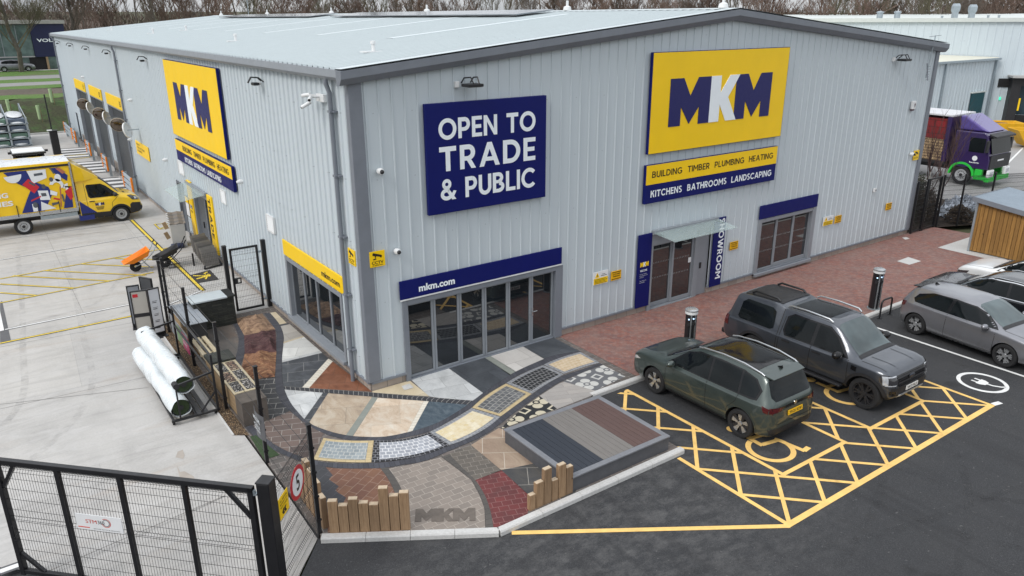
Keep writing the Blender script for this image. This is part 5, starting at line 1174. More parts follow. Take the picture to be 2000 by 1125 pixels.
for i, (y, h) in enumerate(((-4.5, .66), (-4.28, .86), (-4.05, .98), (-3.80, 1.06), (-3.55, .74), (-3.3, .6))):
    sleeper(-3.10, y, math.pi/2, h, 'upright timber sleeper behind the mesh fence, %s' % ('nearest the kerb', 'second from the kerb', 'third from the kerb', 'fourth and tallest', 'fifth from the kerb', 'farthest from the kerb')[i], 'upright sleepers behind the mesh fence')
a, b = Vector((.22, -6.36, 0)), Vector((1.24, -6.36, 0)); hs = (.34, .55, .78, .46, .74, .62)
ws = (.15, .19, .19, .16, .19, .18); x = .28
for i, h in enumerate(hs): sleeper(x+ws[i]/2, -6.33, 0, h, 'upright timber sleeper beside the decking, %s' % ('leftmost and shortest', 'second from the left', 'third from the left and tallest', 'low one in the middle', 'second from the decking', 'touching the decking')[i], 'upright sleepers beside the decking', ws[i], .1); x += ws[i]+.003
# ------------------------------------------------------------ sample decking
t = thing('decking_platform', 'raised composite decking platform with navy, grey and brown bands of boards', 'decking', (2.68, -5.3, 0))
x0, x1, y0, y1, dz = 1.30, 4.08, -6.38, -4.03, .35
mb = MB(); mb.box(x0+.02, x1-.02, y0+.02, y1-.02, -.1, dz-.04); mb.build('fascia', M('deck_fascia', srgb('4f5054'), .6, 0, .15, 4), t, world=True)
mb = MB(); e = .13
for a in ((x0, x1, y0, y0+e), (x0, x1, y1-e, y1)): mb.box(*a, dz-.035, dz)
for a in ((x0, x0+e, y0+e+.003, y1-e-.003), (x1-e, x1, y0+e+.003, y1-e-.003)): mb.box(*a, dz-.035, dz)
mb.build('border_board', M('deck_border', srgb('77797e'), .55, 0, .12, 5), t, world=True, bevel=.006)
def deckband(a, b, c, nm):
    tt = NT(nm).set(.58); p = tt.coord('obj'); n = tt.noise(tt.mapping(p, (60, 1.2, 1)), 2, 5, .6); cc = srgb(c)
    sx = tt.new('ShaderNodeSeparateXYZ'); tt.link(p, sx.inputs[0]); g = tt.math('FRACT', tt.math('MULTIPLY', sx.outputs[0], 55.0))
    tt.base(tt.mix(tt.math('MULTIPLY', tt.math('LESS_THAN', g, .35), .25), tt.ramp(n, [(.3, tuple(k*.78 for k in cc)), (.7, tuple(k*1.18 for k in cc))]), tuple(k*.5 for k in cc))); tt.bump(g, .15, .003)
    k = max(1, round((b-a)/.146)); w_ = (b-a)/k
    for i in range(k): mb = MB(); mb.box(a+w_*i+.003, a+w_*(i+1)-.003, y0+e+.004, y1-e-.004, dz-.035, dz-.002); mb.build('deck_board', tt.m, t, world=True, bevel=.003)
deckband(x0+e, 2.27, '2f343d', 'deck_navy'); deckband(2.27, 3.13, '77736f', 'deck_grey'); deckband(3.13, x1-e, '5c4844', 'deck_brown')
# ------------------------------------------------------------ chargers and hoops
def charger(x, y, label):
    t = thing('ev_charger', label, 'charger', (x, y, 0), R(20), 'electric car charging posts by the kerb')
    def oct_(r, z0, z1, n=8): m = MB(); m.lathe([(0, z0), (r, z0), (r, z1), (0, z1)], (0, 0, 0), 2, n); return m
    oct_(.20, .0, .04).build('base_plate', m_galv, t); oct_(.165, .04, 1.22).build('column', m_black, t, bevel=.01)
    oct_(.178, 1.23, 1.30, 24).build('light_ring', m_whitep, t, smooth=40); m = MB(); m.lathe([(0, 1.30), (.18, 1.30), (.18, 1.345), (.13, 1.375), (0, 1.375)], (0, 0, 0), 2, 24); m.build('cap', M('charger_cap', (.42, .43, .44), .25, .5), t, smooth=40)
    mb = MB(); 
    for a in (202.5, 247.5): c, s_ = math.cos(R(a)), math.sin(R(a)); mb.bar((c*.165, s_*.165, .05), (c*.165, s_*.165, 1.215), .035, .035, (c, s_, 0))
    mb.build('edge_strip', m_alu, t)
    for a, z in ((180, .95), (225, .98)):
        c, s_ = math.cos(R(a)), math.sin(R(a)); mb = MB(); mb.tube([(c*.15, s_*.15, z), (c*.19, s_*.19, z)], .055, 16); q = mb.build('socket', m_blackp, t); mb = MB(); mb.tube([(c*.155, s_*.155, z+.14), (c*.165, s_*.165, z+.14)], .022, 10); mb.build('status_lamp', emis('charger_lamp', (.5, .7, 1), 1.2) if 'charger_lamp' not in bpy.data.materials else bpy.data.materials['charger_lamp'], q)
    mb = MB(); c, s_ = math.cos(R(225)), math.sin(R(225)); mb.bar((c*.153, s_*.153, .35), (c*.153, s_*.153, .75), .08, .01, (c, s_, 0)); mb.build('display', m_glass, t)
charger(8.22, -3.14, 'black electric car charging post behind the dark green car'); charger(15.72, -4.20, 'black electric car charging post between the pickup and the grey hatchback')
def hoop(x, y, label):
    t = thing('hoop_barrier', label, 'hoop barrier', (x, y, -.1), 0, 'black hoop barriers by the chargers'); mb = MB(); w_ = .30; pts = [(-w_, 0, 0), (-w_, 0, .48)]+[(-w_+.12-.12*math.cos(R(k)), 0, .48+.12*math.sin(R(k))) for k in (22, 45, 68, 90)]+[(w_-.12+.12*math.sin(R(k)), 0, .48+.12*math.cos(R(k))) for k in (0, 22, 45, 68, 90)]+[(w_, 0, 0)]
    mb.tube(pts, .028, 10); mb.build('tube', m_black, t, smooth=60); mb = MB(); mb.lathe([(0, .0), (.07, 0), (.07, .012), (0, .012)], (-w_, 0, .005), 2, 12); mb.lathe([(0, .0), (.07, 0), (.07, .012), (0, .012)], (w_, 0, .005), 2, 12); mb.build('base_plate', m_black, t)
hoop(8.75, -3.75, 'black steel hoop barrier beside the charger behind the dark green car'); hoop(15.62, -4.66, 'black steel hoop barrier beside the charger next to the grey hatchback')
# ------------------------------------------------------------ walling and bench samples along the fence
m_stack = brick('stacked_slate', srgb('2f3230'), srgb('42443f'), srgb('191b1a'), .28, .035, .004, 'obj', vary=.5, bump=1.)
def obox(t, nm, mat, *a, bevel=.004): mb = MB(); mb.box(*a); return mb.build(nm, mat, t, world=True, bevel=bevel)
def brickXZ(name, c1, c2, mo, bw, rh, ms, **k):
    """coursed masonry that reads on vertical faces of either direction"""
    t = NT(name).set(.85); p = t.coord('obj'); s = t.new('ShaderNodeSeparateXYZ'); t.link(p, s.inputs[0]); cmb = t.new('ShaderNodeCombineXYZ')
    t.link(t.math('ADD', s.outputs[0], s.outputs[1]), cmb.inputs[0]); t.link(s.outputs[2], cmb.inputs[1])
    b = t.new('ShaderNodeTexBrick'); t.link(cmb.outputs[0], b.inputs['Vector'])
    for kk, v in (('Color1', (*c1, 1)), ('Color2', (*c2, 1)), ('Mortar', (*mo, 1)), ('Scale', 1), ('Brick Width', bw), ('Row Height', rh), ('Mortar Size', ms)): b.inputs[kk].default_value = v
    n = t.noise(p, 7, 6, .7); t.base(t.mix(t.ramp(n, [(.4, 0), (.75, .5)]), b.outputs[0], tuple(x*.5 for x in c1))); t.bump(t.mix(.5, t.math('SUBTRACT', 1., b.outputs['Fac']), n), .9, .02); return t.m
m_stack = brickXZ('stacked_slate', srgb('2d302e'), srgb('444640'), srgb('191b1a'), .3, .05, .004)
t = thing('stone_bench', 'dark stacked-slate wall block with a pale stone slab on top', 'walling sample', (-2.0, 6.95, 0))
obox(t, 'slate_body', m_stack, -2.62, -1.42, 6.60, 7.28, 0, .90); obox(t, 'pale_slab', M('pale_slab', srgb('b9c2c6'), .45, 0, .05), -2.66, -1.62, 6.56, 7.32, .90, .945); obox(t, 'dark_coping', m_stack, -1.615, -1.38, 6.56, 7.32, .90, .95)
t = thing('deck_bench', 'long bench with a grey composite board top and timber side below the fence', 'bench', (-2.85, 6.6, 0))
obox(t, 'body', M('bench_dark', srgb('3d3e40'), .7, 0, .15), -3.10, -2.56, 5.46, 7.32, 0, .715)
for i in range(5): obox(t, 'top_board', M('comp_board', srgb('8f959c'), .5, 0, .1, 4) if 'comp_board' not in bpy.data.materials else bpy.data.materials['comp_board'], -3.17+i*.132, -3.045+i*.132, 5.40, 7.36, .715, .74)
m_pine = timber('pine_cladding', srgb('8d7455'), srgb('b39a74'), (9, .7, 9), knots=False)
obox(t, 'side_cladding', m_pine, -3.13, -3.10, 5.46, 7.32, .05, .70)
t = thing('slatted_bench', 'low cream slatted timber bench against the fence', 'bench', (-2.95, 4.2, 0)); m_cream = timber('cream_slat', srgb('b9a988'), srgb('d3c7aa'), (9, .7, 9), knots=False)
for i in range(3): obox(t, 'slat', m_cream, -3.16+i*.16, -3.05+i*.16, 3.30, 5.0, .42, .47)
for y in (3.35, 3.9, 4.45, 4.95): obox(t, 'bearer', m_cream, -3.15, -2.73, y-.04, y+.03, .33, .418)
for y in (3.4, 4.9): obox(t, 'support', m_pine, -3.12, -2.76, y-.05, y+.05, 0, .33)
t = thing('display_planter', 'long timber-sided display wall with pebble panels set in its top', 'display wall', (-2.93, 1.5, 0))
for k in range(4): obox(t, 'side_board', m_pine, -3.19, -3.15, .35, 3.16, .04+k*.145, .04+k*.145+.14)
obox(t, 'core', M('block_core', srgb('3f3d3a'), .85, 0, .2, 6), -3.148, -2.64, .36, 3.15, 0, .60)
obox(t, 'slate_cap', m_stack, -3.22, -2.58, 2.55, 3.20, .60, .68)
obox(t, 'top_frame', m_cream, -3.20, -2.60, .58, 2.54, .60, .625)
tt = NT('pebbles').set(.6); p = tt.coord('obj'); v = tt.new('ShaderNodeTexVoronoi'); v.inputs['Scale'].default_value = 26; tt.link(p, v.inputs['Vector']); tt.base(tt.mix(tt.ramp(v.outputs['Distance'], [(.25, 0), (.6, 1)]), tt.ramp(v.outputs['Color'], [(.2, srgb('3a3836')), (.5, srgb('8a8580')), (.8, srgb('cfcac4'))]), srgb('1c1a19'))); tt.bump(v.outputs['Distance'], .8, .02)
tt2 = NT('pebbles_warm').set(.6); p = tt2.coord('obj'); v = tt2.new('ShaderNodeTexVoronoi'); v.inputs['Scale'].default_value = 30; tt2.link(p, v.inputs['Vector']); tt2.base(tt2.mix(tt2.ramp(v.outputs['Distance'], [(.25, 0), (.6, 1)]), tt2.ramp(v.outputs['Color'], [(.2, srgb('5a3f33')), (.5, srgb('96705a')), (.8, srgb('c9b79f'))]), srgb('2a1f1a')))
for i, (ya, yb) in enumerate(((.66, 1.24), (1.29, 1.87), (1.92, 2.48))):
    for j, (xa, xb) in enumerate(((-3.15, -2.93), (-2.88, -2.66))): obox(t, 'pebble_panel', (tt.m, tt2.m)[(i+j) % 2 and i > 0], xa, xb, ya, yb, .60, .632)
obox(t, 'end_block', M('end_block', srgb('57504a'), .85, 0, .2, 5), -3.20, -2.62, .02, .55, 0, .62)
# ------------------------------------------------------------ yard goods
m_wrap = M('plastic_wrap', (.66, .70, .72), .28, 0, .12, 2.5, bump=1., bscale=3.5)
def roll(p0, p1, r, label):
    p0, p1 = Vector(p0), Vector(p1); t = thing('turf_roll', label, 'roll', (p0+p1)/2, 0, 'long rolls in white plastic wrapping')
    mb = MB(); d = (p1-p0).normalized(); n, m = 20, 46; a = d.cross(Vector((0, 0, 1))).normalized(); b = a.cross(d); v = []; f = []; L = (p1-p0).length; rr = random.Random(label)
    ph = [rr.uniform(0, 6) for _ in range(8)]
    for j in range(m+1):
        s = j/m; taper = 1 if .03 < s < .97 else .93
        for k in range(n):
            th = 2*math.pi*k/n; w_ = 1+.05*math.sin(3*th+ph[0]+9*s)+.035*math.sin(5*th-14*s+ph[1])+.03*math.sin(2*th+31*s+ph[2])+.02*math.sin(7*th+47*s+ph[3]); q = p0+d*(L*s)+(a*math.cos(th)+b*math.sin(th)-b*.06*(math.sin(th) < 0))*r*taper*w_; v.append(q-(p0+p1)/2)
    for j in range(m):
        for k in range(n): f.append((j*n+k, j*n+(k+1) % n, (j+1)*n+(k+1) % n, (j+1)*n+k))
    mb.add(v, f); mb.build('wrapping', m_wrap, t, smooth=80)
    mb = MB(); o = -(p1-p0)/2; mb.tube([o+d*.04, o+d*.05], r*.82, 16); q = mb.build('rolled_turf', M('turf_end', srgb('2d3a22'), .95, 0, .4, 12), t); mb = MB(); mb.tube([o+d*.02, o+d*.09], r*.28, 12); mb.build('core_tube', m_blackp, t)
    mb = MB(); mb.tube([-o-d*.05, -o-d*.02], r*.88, 16); mb.build('folded_end', m_wrap, t, smooth=60)
    return t
roll((-4.28, 1.18, .34), (-4.42, 5.1, .34), .235, 'lower of two long white plastic-wrapped rolls on the trolley'); roll((-4.10, 1.40, .80), (-4.22, 5.3, .80), .235, 'upper of two long white plastic-wrapped rolls on the trolley')
t = thing('stock_trolley', 'black steel wheeled trolley frame holding white plastic-wrapped rolls', 'trolley', (-4.0, 3.1, 0))
m_tr = m_black
mb = MB()
for y in (1.05, 4.95):
    mb.bar((-4.55, y, .12), (-3.46, y, .12), .05); mb.bar((-3.5, y, .12), (-3.5, y, 1.55), .05); mb.bar((-4.35, y, .98), (-3.5, y, 1.12), .045); mb.bar((-4.35, y, .14), (-4.35, y, .96), .035)
for x in (-4.5, -4.0, -3.5): mb.bar((x, 1.08, .115), (x, 4.92, .115), .05)
mb.bar((-3.5, 1.05, 1.52), (-3.5, 4.95, 1.52), .045); mb.bar((-3.5, 1.05, 1.0), (-3.5, 4.95, 1.0), .045); mb.bar((-3.9, 1.05, .14), (-3.5, 1.05, .62), .035)
mb.build('frame', m_tr, t, world=True, bevel=.004)
for x in (-4.5, -3.55):
    for y in (1.12, 4.9):
        mb = MB(); mb.lathe([(.0, -.025), (.055, -.025), (.055, .025), (0, .025)], (x, y, .055), 0, 14); q = mb.build('castor', m_rubber, t, world=True); mb = MB(); mb.box(x-.04, x+.04, y-.04, y+.04, .085, .10); mb.build('bracket', m_galv, t, world=True)
mb = MB(); mb.tube([(-4.34, 1.02, .97), (-4.34, 1.22, .97)], .07, 12); mb.build('end_stop', m_blackp, t, world=True)
t = thing('board_stack', 'flat dark edging boards lying on the yard under the trolley', 'boards', (-3.8, 2.3, 0))
for k, x in enumerate((-3.98, -3.84)): obox(t, 'board', M('edging_board', srgb('3a3b3d'), .6), x, x+.11, 1.0, 3.6, .145, .17)
# display boards beside the fence
def aboard(x, y, rz, w_, h, label, face_c, lines=0, logo=False, base=True):
    t = thing('display_board', label, 'display board', (x, y, 0), rz, 'framed display boards by the fence'); f = .03
    mb = MB(); mb.box(-w_/2, -w_/2+f, -.03, .03, .04, h); mb.box(w_/2-f, w_/2, -.03, .03, .04, h); mb.box(-w_/2+f, w_/2-f, -.03, .03, h-f, h); mb.box(-w_/2+f, w_/2-f, -.03, .03, .04, .12); mb.build('frame', m_black, t)
    mb = MB(); mb.box(-w_/2+f, w_/2-f, -.02, .02, .12, h-f); mb.build('panel', M('panel_%s' % face_c, srgb(face_c), .45, 0, .05), t)
    if lines:
        mb = MB()
        for k in range(lines): z = .25+(h-.5)*k/lines; mb.box(-w_*.22, w_*.12, -.024, -.0195, z, z+.02); mb.box(-w_*.22, w_*.18, -.024, -.0195, z+.05, z+.06)
        mb.build('print', m_dk, t)
    if logo: mb = MB(); mb.box(-w_/2+.06, -w_/2+.2, -.025, -.0195, h-.2, h-.1); mb.build('logo', m_red, t); mb = MB(); mb.box(-w_/2+f, w_/2-f, -.026, -.0195, h*.42, h*.5); mb.build('rail', m_black, t)
    if base: mb = MB(); mb.box(-w_/2, w_/2, -.25, .25, 0, .03); mb.build('base_plate', m_black, t)
    return t
aboard(-3.93, 7.28, R(-12), .46, 1.42, 'beige framed display board with a small red label beside the rolls', 'a9a59d', 0, True)
aboard(-3.58, 7.0, R(8), .34, 1.5, 'narrow white price board with grey print beside the fence', 'c9cbd0', 5)
aboard(-3.60, 7.85, R(-60), .5, 1.6, 'dark framed display board leaning behind the white price board', '3a3c3f', 0)
t = aboard(-3.95, 8.1, R(-10), .36, 1.35, 'small grey framed board behind the beige display board', '8a8d93', 0)
# wheelbarrows propped on their noses
def barrow(x, y, rz, tray_m, frame_m, label):
    t = thing('wheelbarrow', label, 'wheelbarrow', (x, y, 0), rz, 'wheelbarrows on show in the yard')
    mb = MB(); mb.lathe([(.05, -.04), (.17, -.045), (.20, -.03), (.205, 0), (.20, .03), (.17, .045), (.05, .04)], (0, 0, .205), 0, 24); mb.build('wheel', m_rubber, t, smooth=50)
    # tray: tilted so that its open side faces back; handles rise behind
    mb = MB(); T = Matrix.Translation((0, .18, .46)) @ Matrix.Rotation(R(24), 4, 'X'); mb.X = T
    bt = [(-.16, -.26, 0), (.16, -.26, 0), (.24, .30, 0), (-.24, .30, 0)]; tp = [(-.28, -.58, .20), (.28, -.58, .20), (.34, .46, .20), (-.34, .46, .20)]; inn = [(a*.96, b*.96, c) for a, b, c in tp]; ib = [(a*.96, b*.96, .012) for a, b, c in bt]
    v = bt+tp+inn+ib; f = [(3, 2, 1, 0)]+[(i, (i+1) % 4, (i+1) % 4+4, i+4) for i in range(4)]+[(i+4, (i+1) % 4+4, (i+1) % 4+8, i+8) for i in range(4)]+[(i+8, (i+1) % 4+8, (i+1) % 4+12, i+12) for i in range(4)]+[(12, 13, 14, 15)]
    mb.add(v, f); mb.build('tray', tray_m, t, bevel=.012)
    mb = MB()
    for s in (-1, 1): mb.tube([(s*.06, 0, .205), (s*.10, .0, .22), (s*.20, .28, .36), (s*.27, .62, .70), (s*.29, .80, 1.02)], .018, 8); mb.tube([(s*.20, .28, .36), (s*.24, .52, .02), (s*.24, .1, .02)], .016, 8)
    mb.tube([(-.24, .3, .02), (.24, .3, .02)], .014, 6); mb.build('frame', frame_m, t, smooth=60)
    for s in (-1, 1): mb = MB(); mb.tube([(s*.285, .76, .95), (s*.292, .82, 1.06)], .024, 8); mb.build('grip', m_rubber, t)
    return t
barrow(-2.95, 14.05, R(-90), m_orange, m_galv, 'orange wheelbarrow with a silver frame standing in the yard'); barrow(-1.93, 13.95, R(-100), m_blackp, m_black, 'black wheelbarrow standing next to the orange wheelbarrow')
# roof tile stand
t = thing('tile_display', 'pale display stand stepped with rows of grey roof tiles beside the trade door', 'tile stand', (-.75, 16.8, 0), R(-8))
mb = MB(); mb.prism([(-.30, -.36, 0), (-.30, .36, 0), (-.30, .36, 1.32), (-.30, -.36, .98)], (.55, 0, 0)); mb.build('cabinet', M('stand_grey', srgb('b5b4b0'), .55, 0, .05), t, bevel=.01)
for k in range(7):
    s = k/7; y = -.36+.72*s; z = .98+.34*s; mb = MB(); mb.X = Matrix.Translation((-.02, y+.05, z+.035)) @ Matrix.Rotation(R(25), 4, 'X'); n = 8
    v = [(-.34+.66*i/n, yy, .02*math.sin(i*math.pi/2)+h) for h in (0, .015) for yy in (-.06, .08) for i in range(n+1)]; q = n+1; f = []
    for i in range(n): f += [(i, i+1, q+i+1, q+i), (2*q+i, 3*q+i, 3*q+i+1, 2*q+i+1), (i, 2*q+i, 2*q+i+1, i+1), (q+i, q+i+1, 3*q+i+1, 3*q+i)]
    mb.add(v, f); mb.build('roof_tile', M('tile_grey', srgb('6f6c69'), .8, 0, .15, 6) if k % 2 else M('tile_brown', srgb('7c746c'), .8, 0, .15, 6), t)
    mb = MB(); mb.box(-.36, -.30, y-.005, y+.09, z-.03, z+.06); mb.build('edge_cap', m_white, t)
for k in range(2): mb = MB(); mb.X = Matrix.Translation((-.33, -.25+.3*k, .42+.35*k)) @ Matrix.Rotation(R(-20), 4, 'Y'); mb.box(-.16, -.0, -.02, .02, 0, .3); mb.build('leaflet_holder', m_pine, t)
t = thing('gas_bottle', 'dark blue cylinder lying on its side by the tile stand', 'cylinder', (-.95, 16.35, .11), R(80)); mb = MB(); mb.lathe([(0, -.26), (.08, -.25), (.11, -.2), (.11, .2), (.08, .25), (0, .26)], (0, 0, 0), 1, 18); mb.build('body', M('bottle_blue', srgb('1f2c4c'), .4), t, smooth=40); mb = MB(); mb.tube([(0, .25, 0), (0, .31, 0)], .035, 10); mb.build('valve', m_galv, t)
# slab rack
t = thing('slab_rack', 'black rack of leaning grey paving slabs by the trade door', 'slab rack', (-.55, 13.1, 0), R(14))
mb = MB(); mb.bar((-.35, -.30, .05), (.35, .55, .62), .06); mb.bar((.35, -.30, .05), (.35, .55, .62), .06); mb.bar((-.35, -.30, .04), (.36, -.30, .04), .05); mb.bar((.35, .55, 0), (.35, .55, .62), .05); mb.bar((-.35, .5, 0), (-.35, .5, .5), .05); mb.build('frame', m_black, t)
for k in range(8):
    mb = MB(); mb.X = Matrix.Translation((0, -.24+k*.10, .10+.062*k)) @ Matrix.Rotation(R(-14), 4, 'X'); mb.box(-.30, .30, 0, .035, 0, .62+.02*(k % 2)); mb.build('slab', M('slab_%d' % (k % 3), srgb(('6f6b67', '7d7973', '5f5d5b')[k % 3]), .85, 0, .15, 5) if 'slab_%d' % (k % 3) not in bpy.data.materials else bpy.data.materials['slab_%d' % (k % 3)], t)
t = thing('door_poster', 'framed poster fixed by the fire door on the side wall', 'poster', (-.06, 17.4, 1.0)); mb = MB(); mb.box(-.06, .0, -.3, .3, 0, .9); mb.build('frame', m_black, t); mb = MB(); mb.box(-.066, -.06, -.26, .26, .04, .6); mb.build('sheet', m_white, t); mb = MB(); mb.box(-.066, -.06, -.26, .26, .62, .86); mb.build('header', m_yel, t)
# ------------------------------------------------------------ loading doors: barriers, mirrors
def armco(y0, y1, label):
    t = thing('crash_barrier', label, 'barrier', (-.55, (y0+y1)/2, 0), 0, 'galvanised rail barriers between the loading doors'); h = (y1-y0)/2
    for s in (-1, 1):
        mb = MB(); mb.box(-.07, .07, s*h-.06, s*h+.06, 0, 1.12); mb.build('post', m_galv, t); mb = MB(); mb.box(-.17, -.075, s*h-.07, s*h+.07, .32, 1.18); mb.build('end_cap', m_orange, t, bevel=.02)
    for z in (.45, .75, 1.05):
        mb = MB(); mb.prism([(-.11, -h+.08, z-.10), (-.16, -h+.08, z-.06), (-.12, -h+.08, z-.02), (-.12, -h+.08, z+.02), (-.16, -h+.08, z+.06), (-.11, -h+.08, z+.10), (-.08, -h+.08, z+.10), (-.08, -h+.08, z-.10)], (0, 2*h-.16, 0)); mb.build('rail', m_galv, t)
armco(27.0, 29.4, 'silver and orange rail barrier nearest the van bonnet'); armco(34.8, 36.4, 'silver and orange rail barrier between the near and middle loading doors'); armco(41.5, 43.2, 'silver and orange rail barrier between the middle and far loading doors'); armco(48.6, 50.2, 'silver and orange rail barrier just past the far loading door'); armco(50.6, 55.2, 'long rail barrier at the far end of the side wall')
for i, (ym, yb) in enumerate(((28.6, 26.05), (34.65, 32.1), (41.2, 38.2))):
    for nm, y, dr, mt in (('glass', ym, Vector((-.30, -.90, -.36)), None), ('back', yb, Vector((-.75, .55, -.2)), m_whitep)):
        wher = ('the nearest loading door', 'the middle loading door', 'the farthest loading door')[i]
        t = thing('convex_mirror', ('round convex traffic mirror facing the gate beside ' if mt is None else 'white back of a round convex mirror turned from view beside ')+wher, 'mirror', (-.06, y, 3.72), 0, 'round mirrors by the loading doors')
        dr.normalize(); o = Vector((-.54, 0, 0)); mb = MB(); mb.bar((0, .05, .0), o, .04); mb.build('bracket', m_galv, t)
        a = dr.cross(Vector((0, 0, 1))).normalized(); b = a.cross(dr); mb = MB(); n = 24; v = [o+dr*.13]; f = []; sgn = 1
        for j in range(1, 5):
            r_ = .36*j/4; z = .13*math.sqrt(max(0, 1-(j/4)**2)); v += [o+dr*z+(a*math.cos(2*math.pi*k/n)+b*math.sin(2*math.pi*k/n))*r_ for k in range(n)]
        f += [(0, 1+k, 1+(k+1) % n) for k in range(n)]
        for j in range(3): f += [(1+j*n+k, 1+j*n+(k+1) % n, 1+(j+1)*n+(k+1) % n, 1+(j+1)*n+k) for k in range(n)]
        mb.add(v, f); mb.build('mirror_glass' if mt is None else 'dish', mt or (M('mirror_glass', (.17, .14, .115), .04, .9, .3, 2) if 'mirror_glass' not in bpy.data.materials else bpy.data.materials['mirror_glass']), t, smooth=60)  # brown tint paints in the dark surroundings that the mirror reflects
        mb = MB(); mb.lathe([(.355, -.03), (.385, -.03), (.385, .03), (.355, .03)], (0, 0, 0), 2, 24); rm = mb.build('rim', m_whitep if mt else M('mirror_rim', srgb('9d9283'), .5) if 'mirror_rim' not in bpy.data.materials else bpy.data.materials['mirror_rim'], t); rm.rotation_mode = 'QUATERNION'; rm.rotation_quaternion = dr.to_track_quat('Z', 'Y'); rm.location = o
# ------------------------------------------------------------ timber bin store at the right
m_slat2 = timber('cedar_slat', srgb('8a6330'), srgb('b58848'), (9, 9, .7))
t = thing('timber_store', 'timber slatted bin store with a grey ribbed sloping metal roof', 'bin store', (26.0, -3.9, 0))
for k in range(26): y = -2.86-k*.148; o = MB(); o.box(24.80, 24.83, y-.132, y, .05, 2.12+(y+2.86)*.12); o.build('slat', m_slat2, t, world=True)
for k in range(14): x = 24.86+k*.19; o = MB(); o.box(x, x+.165, -2.86, -2.83, .05, 2.13); o.build('slat', m_slat2, t, world=True)
mb = MB(); mb.box(24.76, 24.80, -2.90, -2.82, 0, 2.14); mb.box(24.76, 24.80, -6.8, -6.72, 0, 1.65); mb.build('corner_post', m_galv, t, world=True)
mb = MB(); mb.box(24.835, 24.87, -6.7, -2.87, .1, 1.6); mb.box(27.35, 27.4, -6.7, -2.87, .1, 1.6); mb.build('frame', m_dark, t, world=True)  # solid dark sheets behind the slats stand in for the unlit inside
def sr(y): return 2.20+(y+2.75)*.12
mb = MB(); prof = []; x = 24.66
while x < 27.6: prof += [(x, 0), (x+.07, 0), (x+.085, .022), (x+.115, .022)]; x += .13
n = len(prof); v = [(xx, y, sr(y)+h) for y in (-6.9, -2.72) for xx, h in prof]; mb.add(v, [(i, i+1, n+i+1, n+i) for i in range(n-1)]); mb.build('roof', M('store_roof', srgb('7f8c98'), .4, .1, .08), t, world=True)
mb = MB(); mb.add([(24.64, y, sr(y)+h) for y in (-6.92, -2.70) for h in (-.16, .025)]+[(24.66, y, sr(y)+h) for y in (-6.92, -2.70) for h in (-.16, .025)], [(0, 2, 3, 1), (4, 5, 7, 6), (1, 3, 7, 5), (0, 4, 6, 2)]); mb.box(24.66, 27.6, -2.715, -2.695, sr(-2.72)-.16, sr(-2.72)+.03); mb.build('roof_trim', m_grey, t, world=True)
# ------------------------------------------------------------ black mesh fence and gate at the far right corner
t = thing('mesh_gate', 'black mesh side gate between the gable end and the shrub bed', 'gate', (26.3, -.1, 0)); mb = MB()
for x in (25.45, 26.26, 26.36, 27.36): mb.box(x-.035, x+.035, -.16, -.08, 0, 2.3)
mb.box(26.36, 27.36, -.15, -.09, 2.24, 2.3); mb.box(25.45, 27.36, -.15, -.09, .05, .1); mb.build('frame', m_black, t, world=True)
mb = MB(); mesh_panel(mb, (25.5, -.12), (26.24, -.12), .1, 2.2, (1.1,), .05, .004); mesh_panel(mb, (26.4, -.12), (27.33, -.12), .1, 2.2, (1.1,), .05, .004); mb.build('mesh_panel', m_black, t, world=True)
t = thing('mesh_fence', 'black mesh fence behind the timber bin store', 'fence', (28.6, -.6, 0)); pts = [(27.46, -.2), (28.45, -.62), (29.9, -1.2), (31.5, -1.9)]
for x, y in pts: mb = MB(); mb.box(x-.035, x+.035, y-.035, y+.035, 0, 2.35); mb.build('post', m_black, t, world=True)
for a, b in zip(pts, pts[1:]): mb = MB(); mesh_panel(mb, a, b, .05, 2.25, (1.1, 2.1), .05, .004); mb.build('mesh_panel', m_black, t, world=True)
# ------------------------------------------------------------ vehicles
def pchip(xs, ys):
    n = len(xs); h = [xs[i+1]-xs[i] for i in range(n-1)]; d = [(ys[i+1]-ys[i])/h[i] for i in range(n-1)]; m = [d[0]]+[0]*(n-2)+[d[-1]]
    for i in range(1, n-1):
        if d[i-1]*d[i] > 0: w1, w2 = 2*h[i]+h[i-1], h[i]+2*h[i-1]; m[i] = (w1+w2)/(w1/d[i-1]+w2/d[i])
    def f(x):
        x = min(max(x, xs[0]), xs[-1]); i = max(j for j in range(n-1) if xs[j] <= x+1e-12); t = (x-xs[i])/h[i]
        return (2*t**3-3*t*t+1)*ys[i]+(t**3-2*t*t+t)*h[i]*m[i]+(-2*t**3+3*t*t)*ys[i+1]+(t**3-t*t)*h[i]*m[i+1]
    return f
def catmull(P, k):
    out = []
    for i in range(len(P)-1):
        p0, p1, p2, p3 = P[max(i-1, 0)], P[i], P[i+1], P[min(i+2, len(P)-1)]
        for j in range(k):
            t = j/k; out.append(tuple(.5*(2*b+(c-a)*t+(2*a-5*b+4*c-d)*t*t+(3*b-a-3*c+d)*t**3) for a, b, c, d in zip(p0, p1, p2, p3)))
    out.append(P[-1]); return out
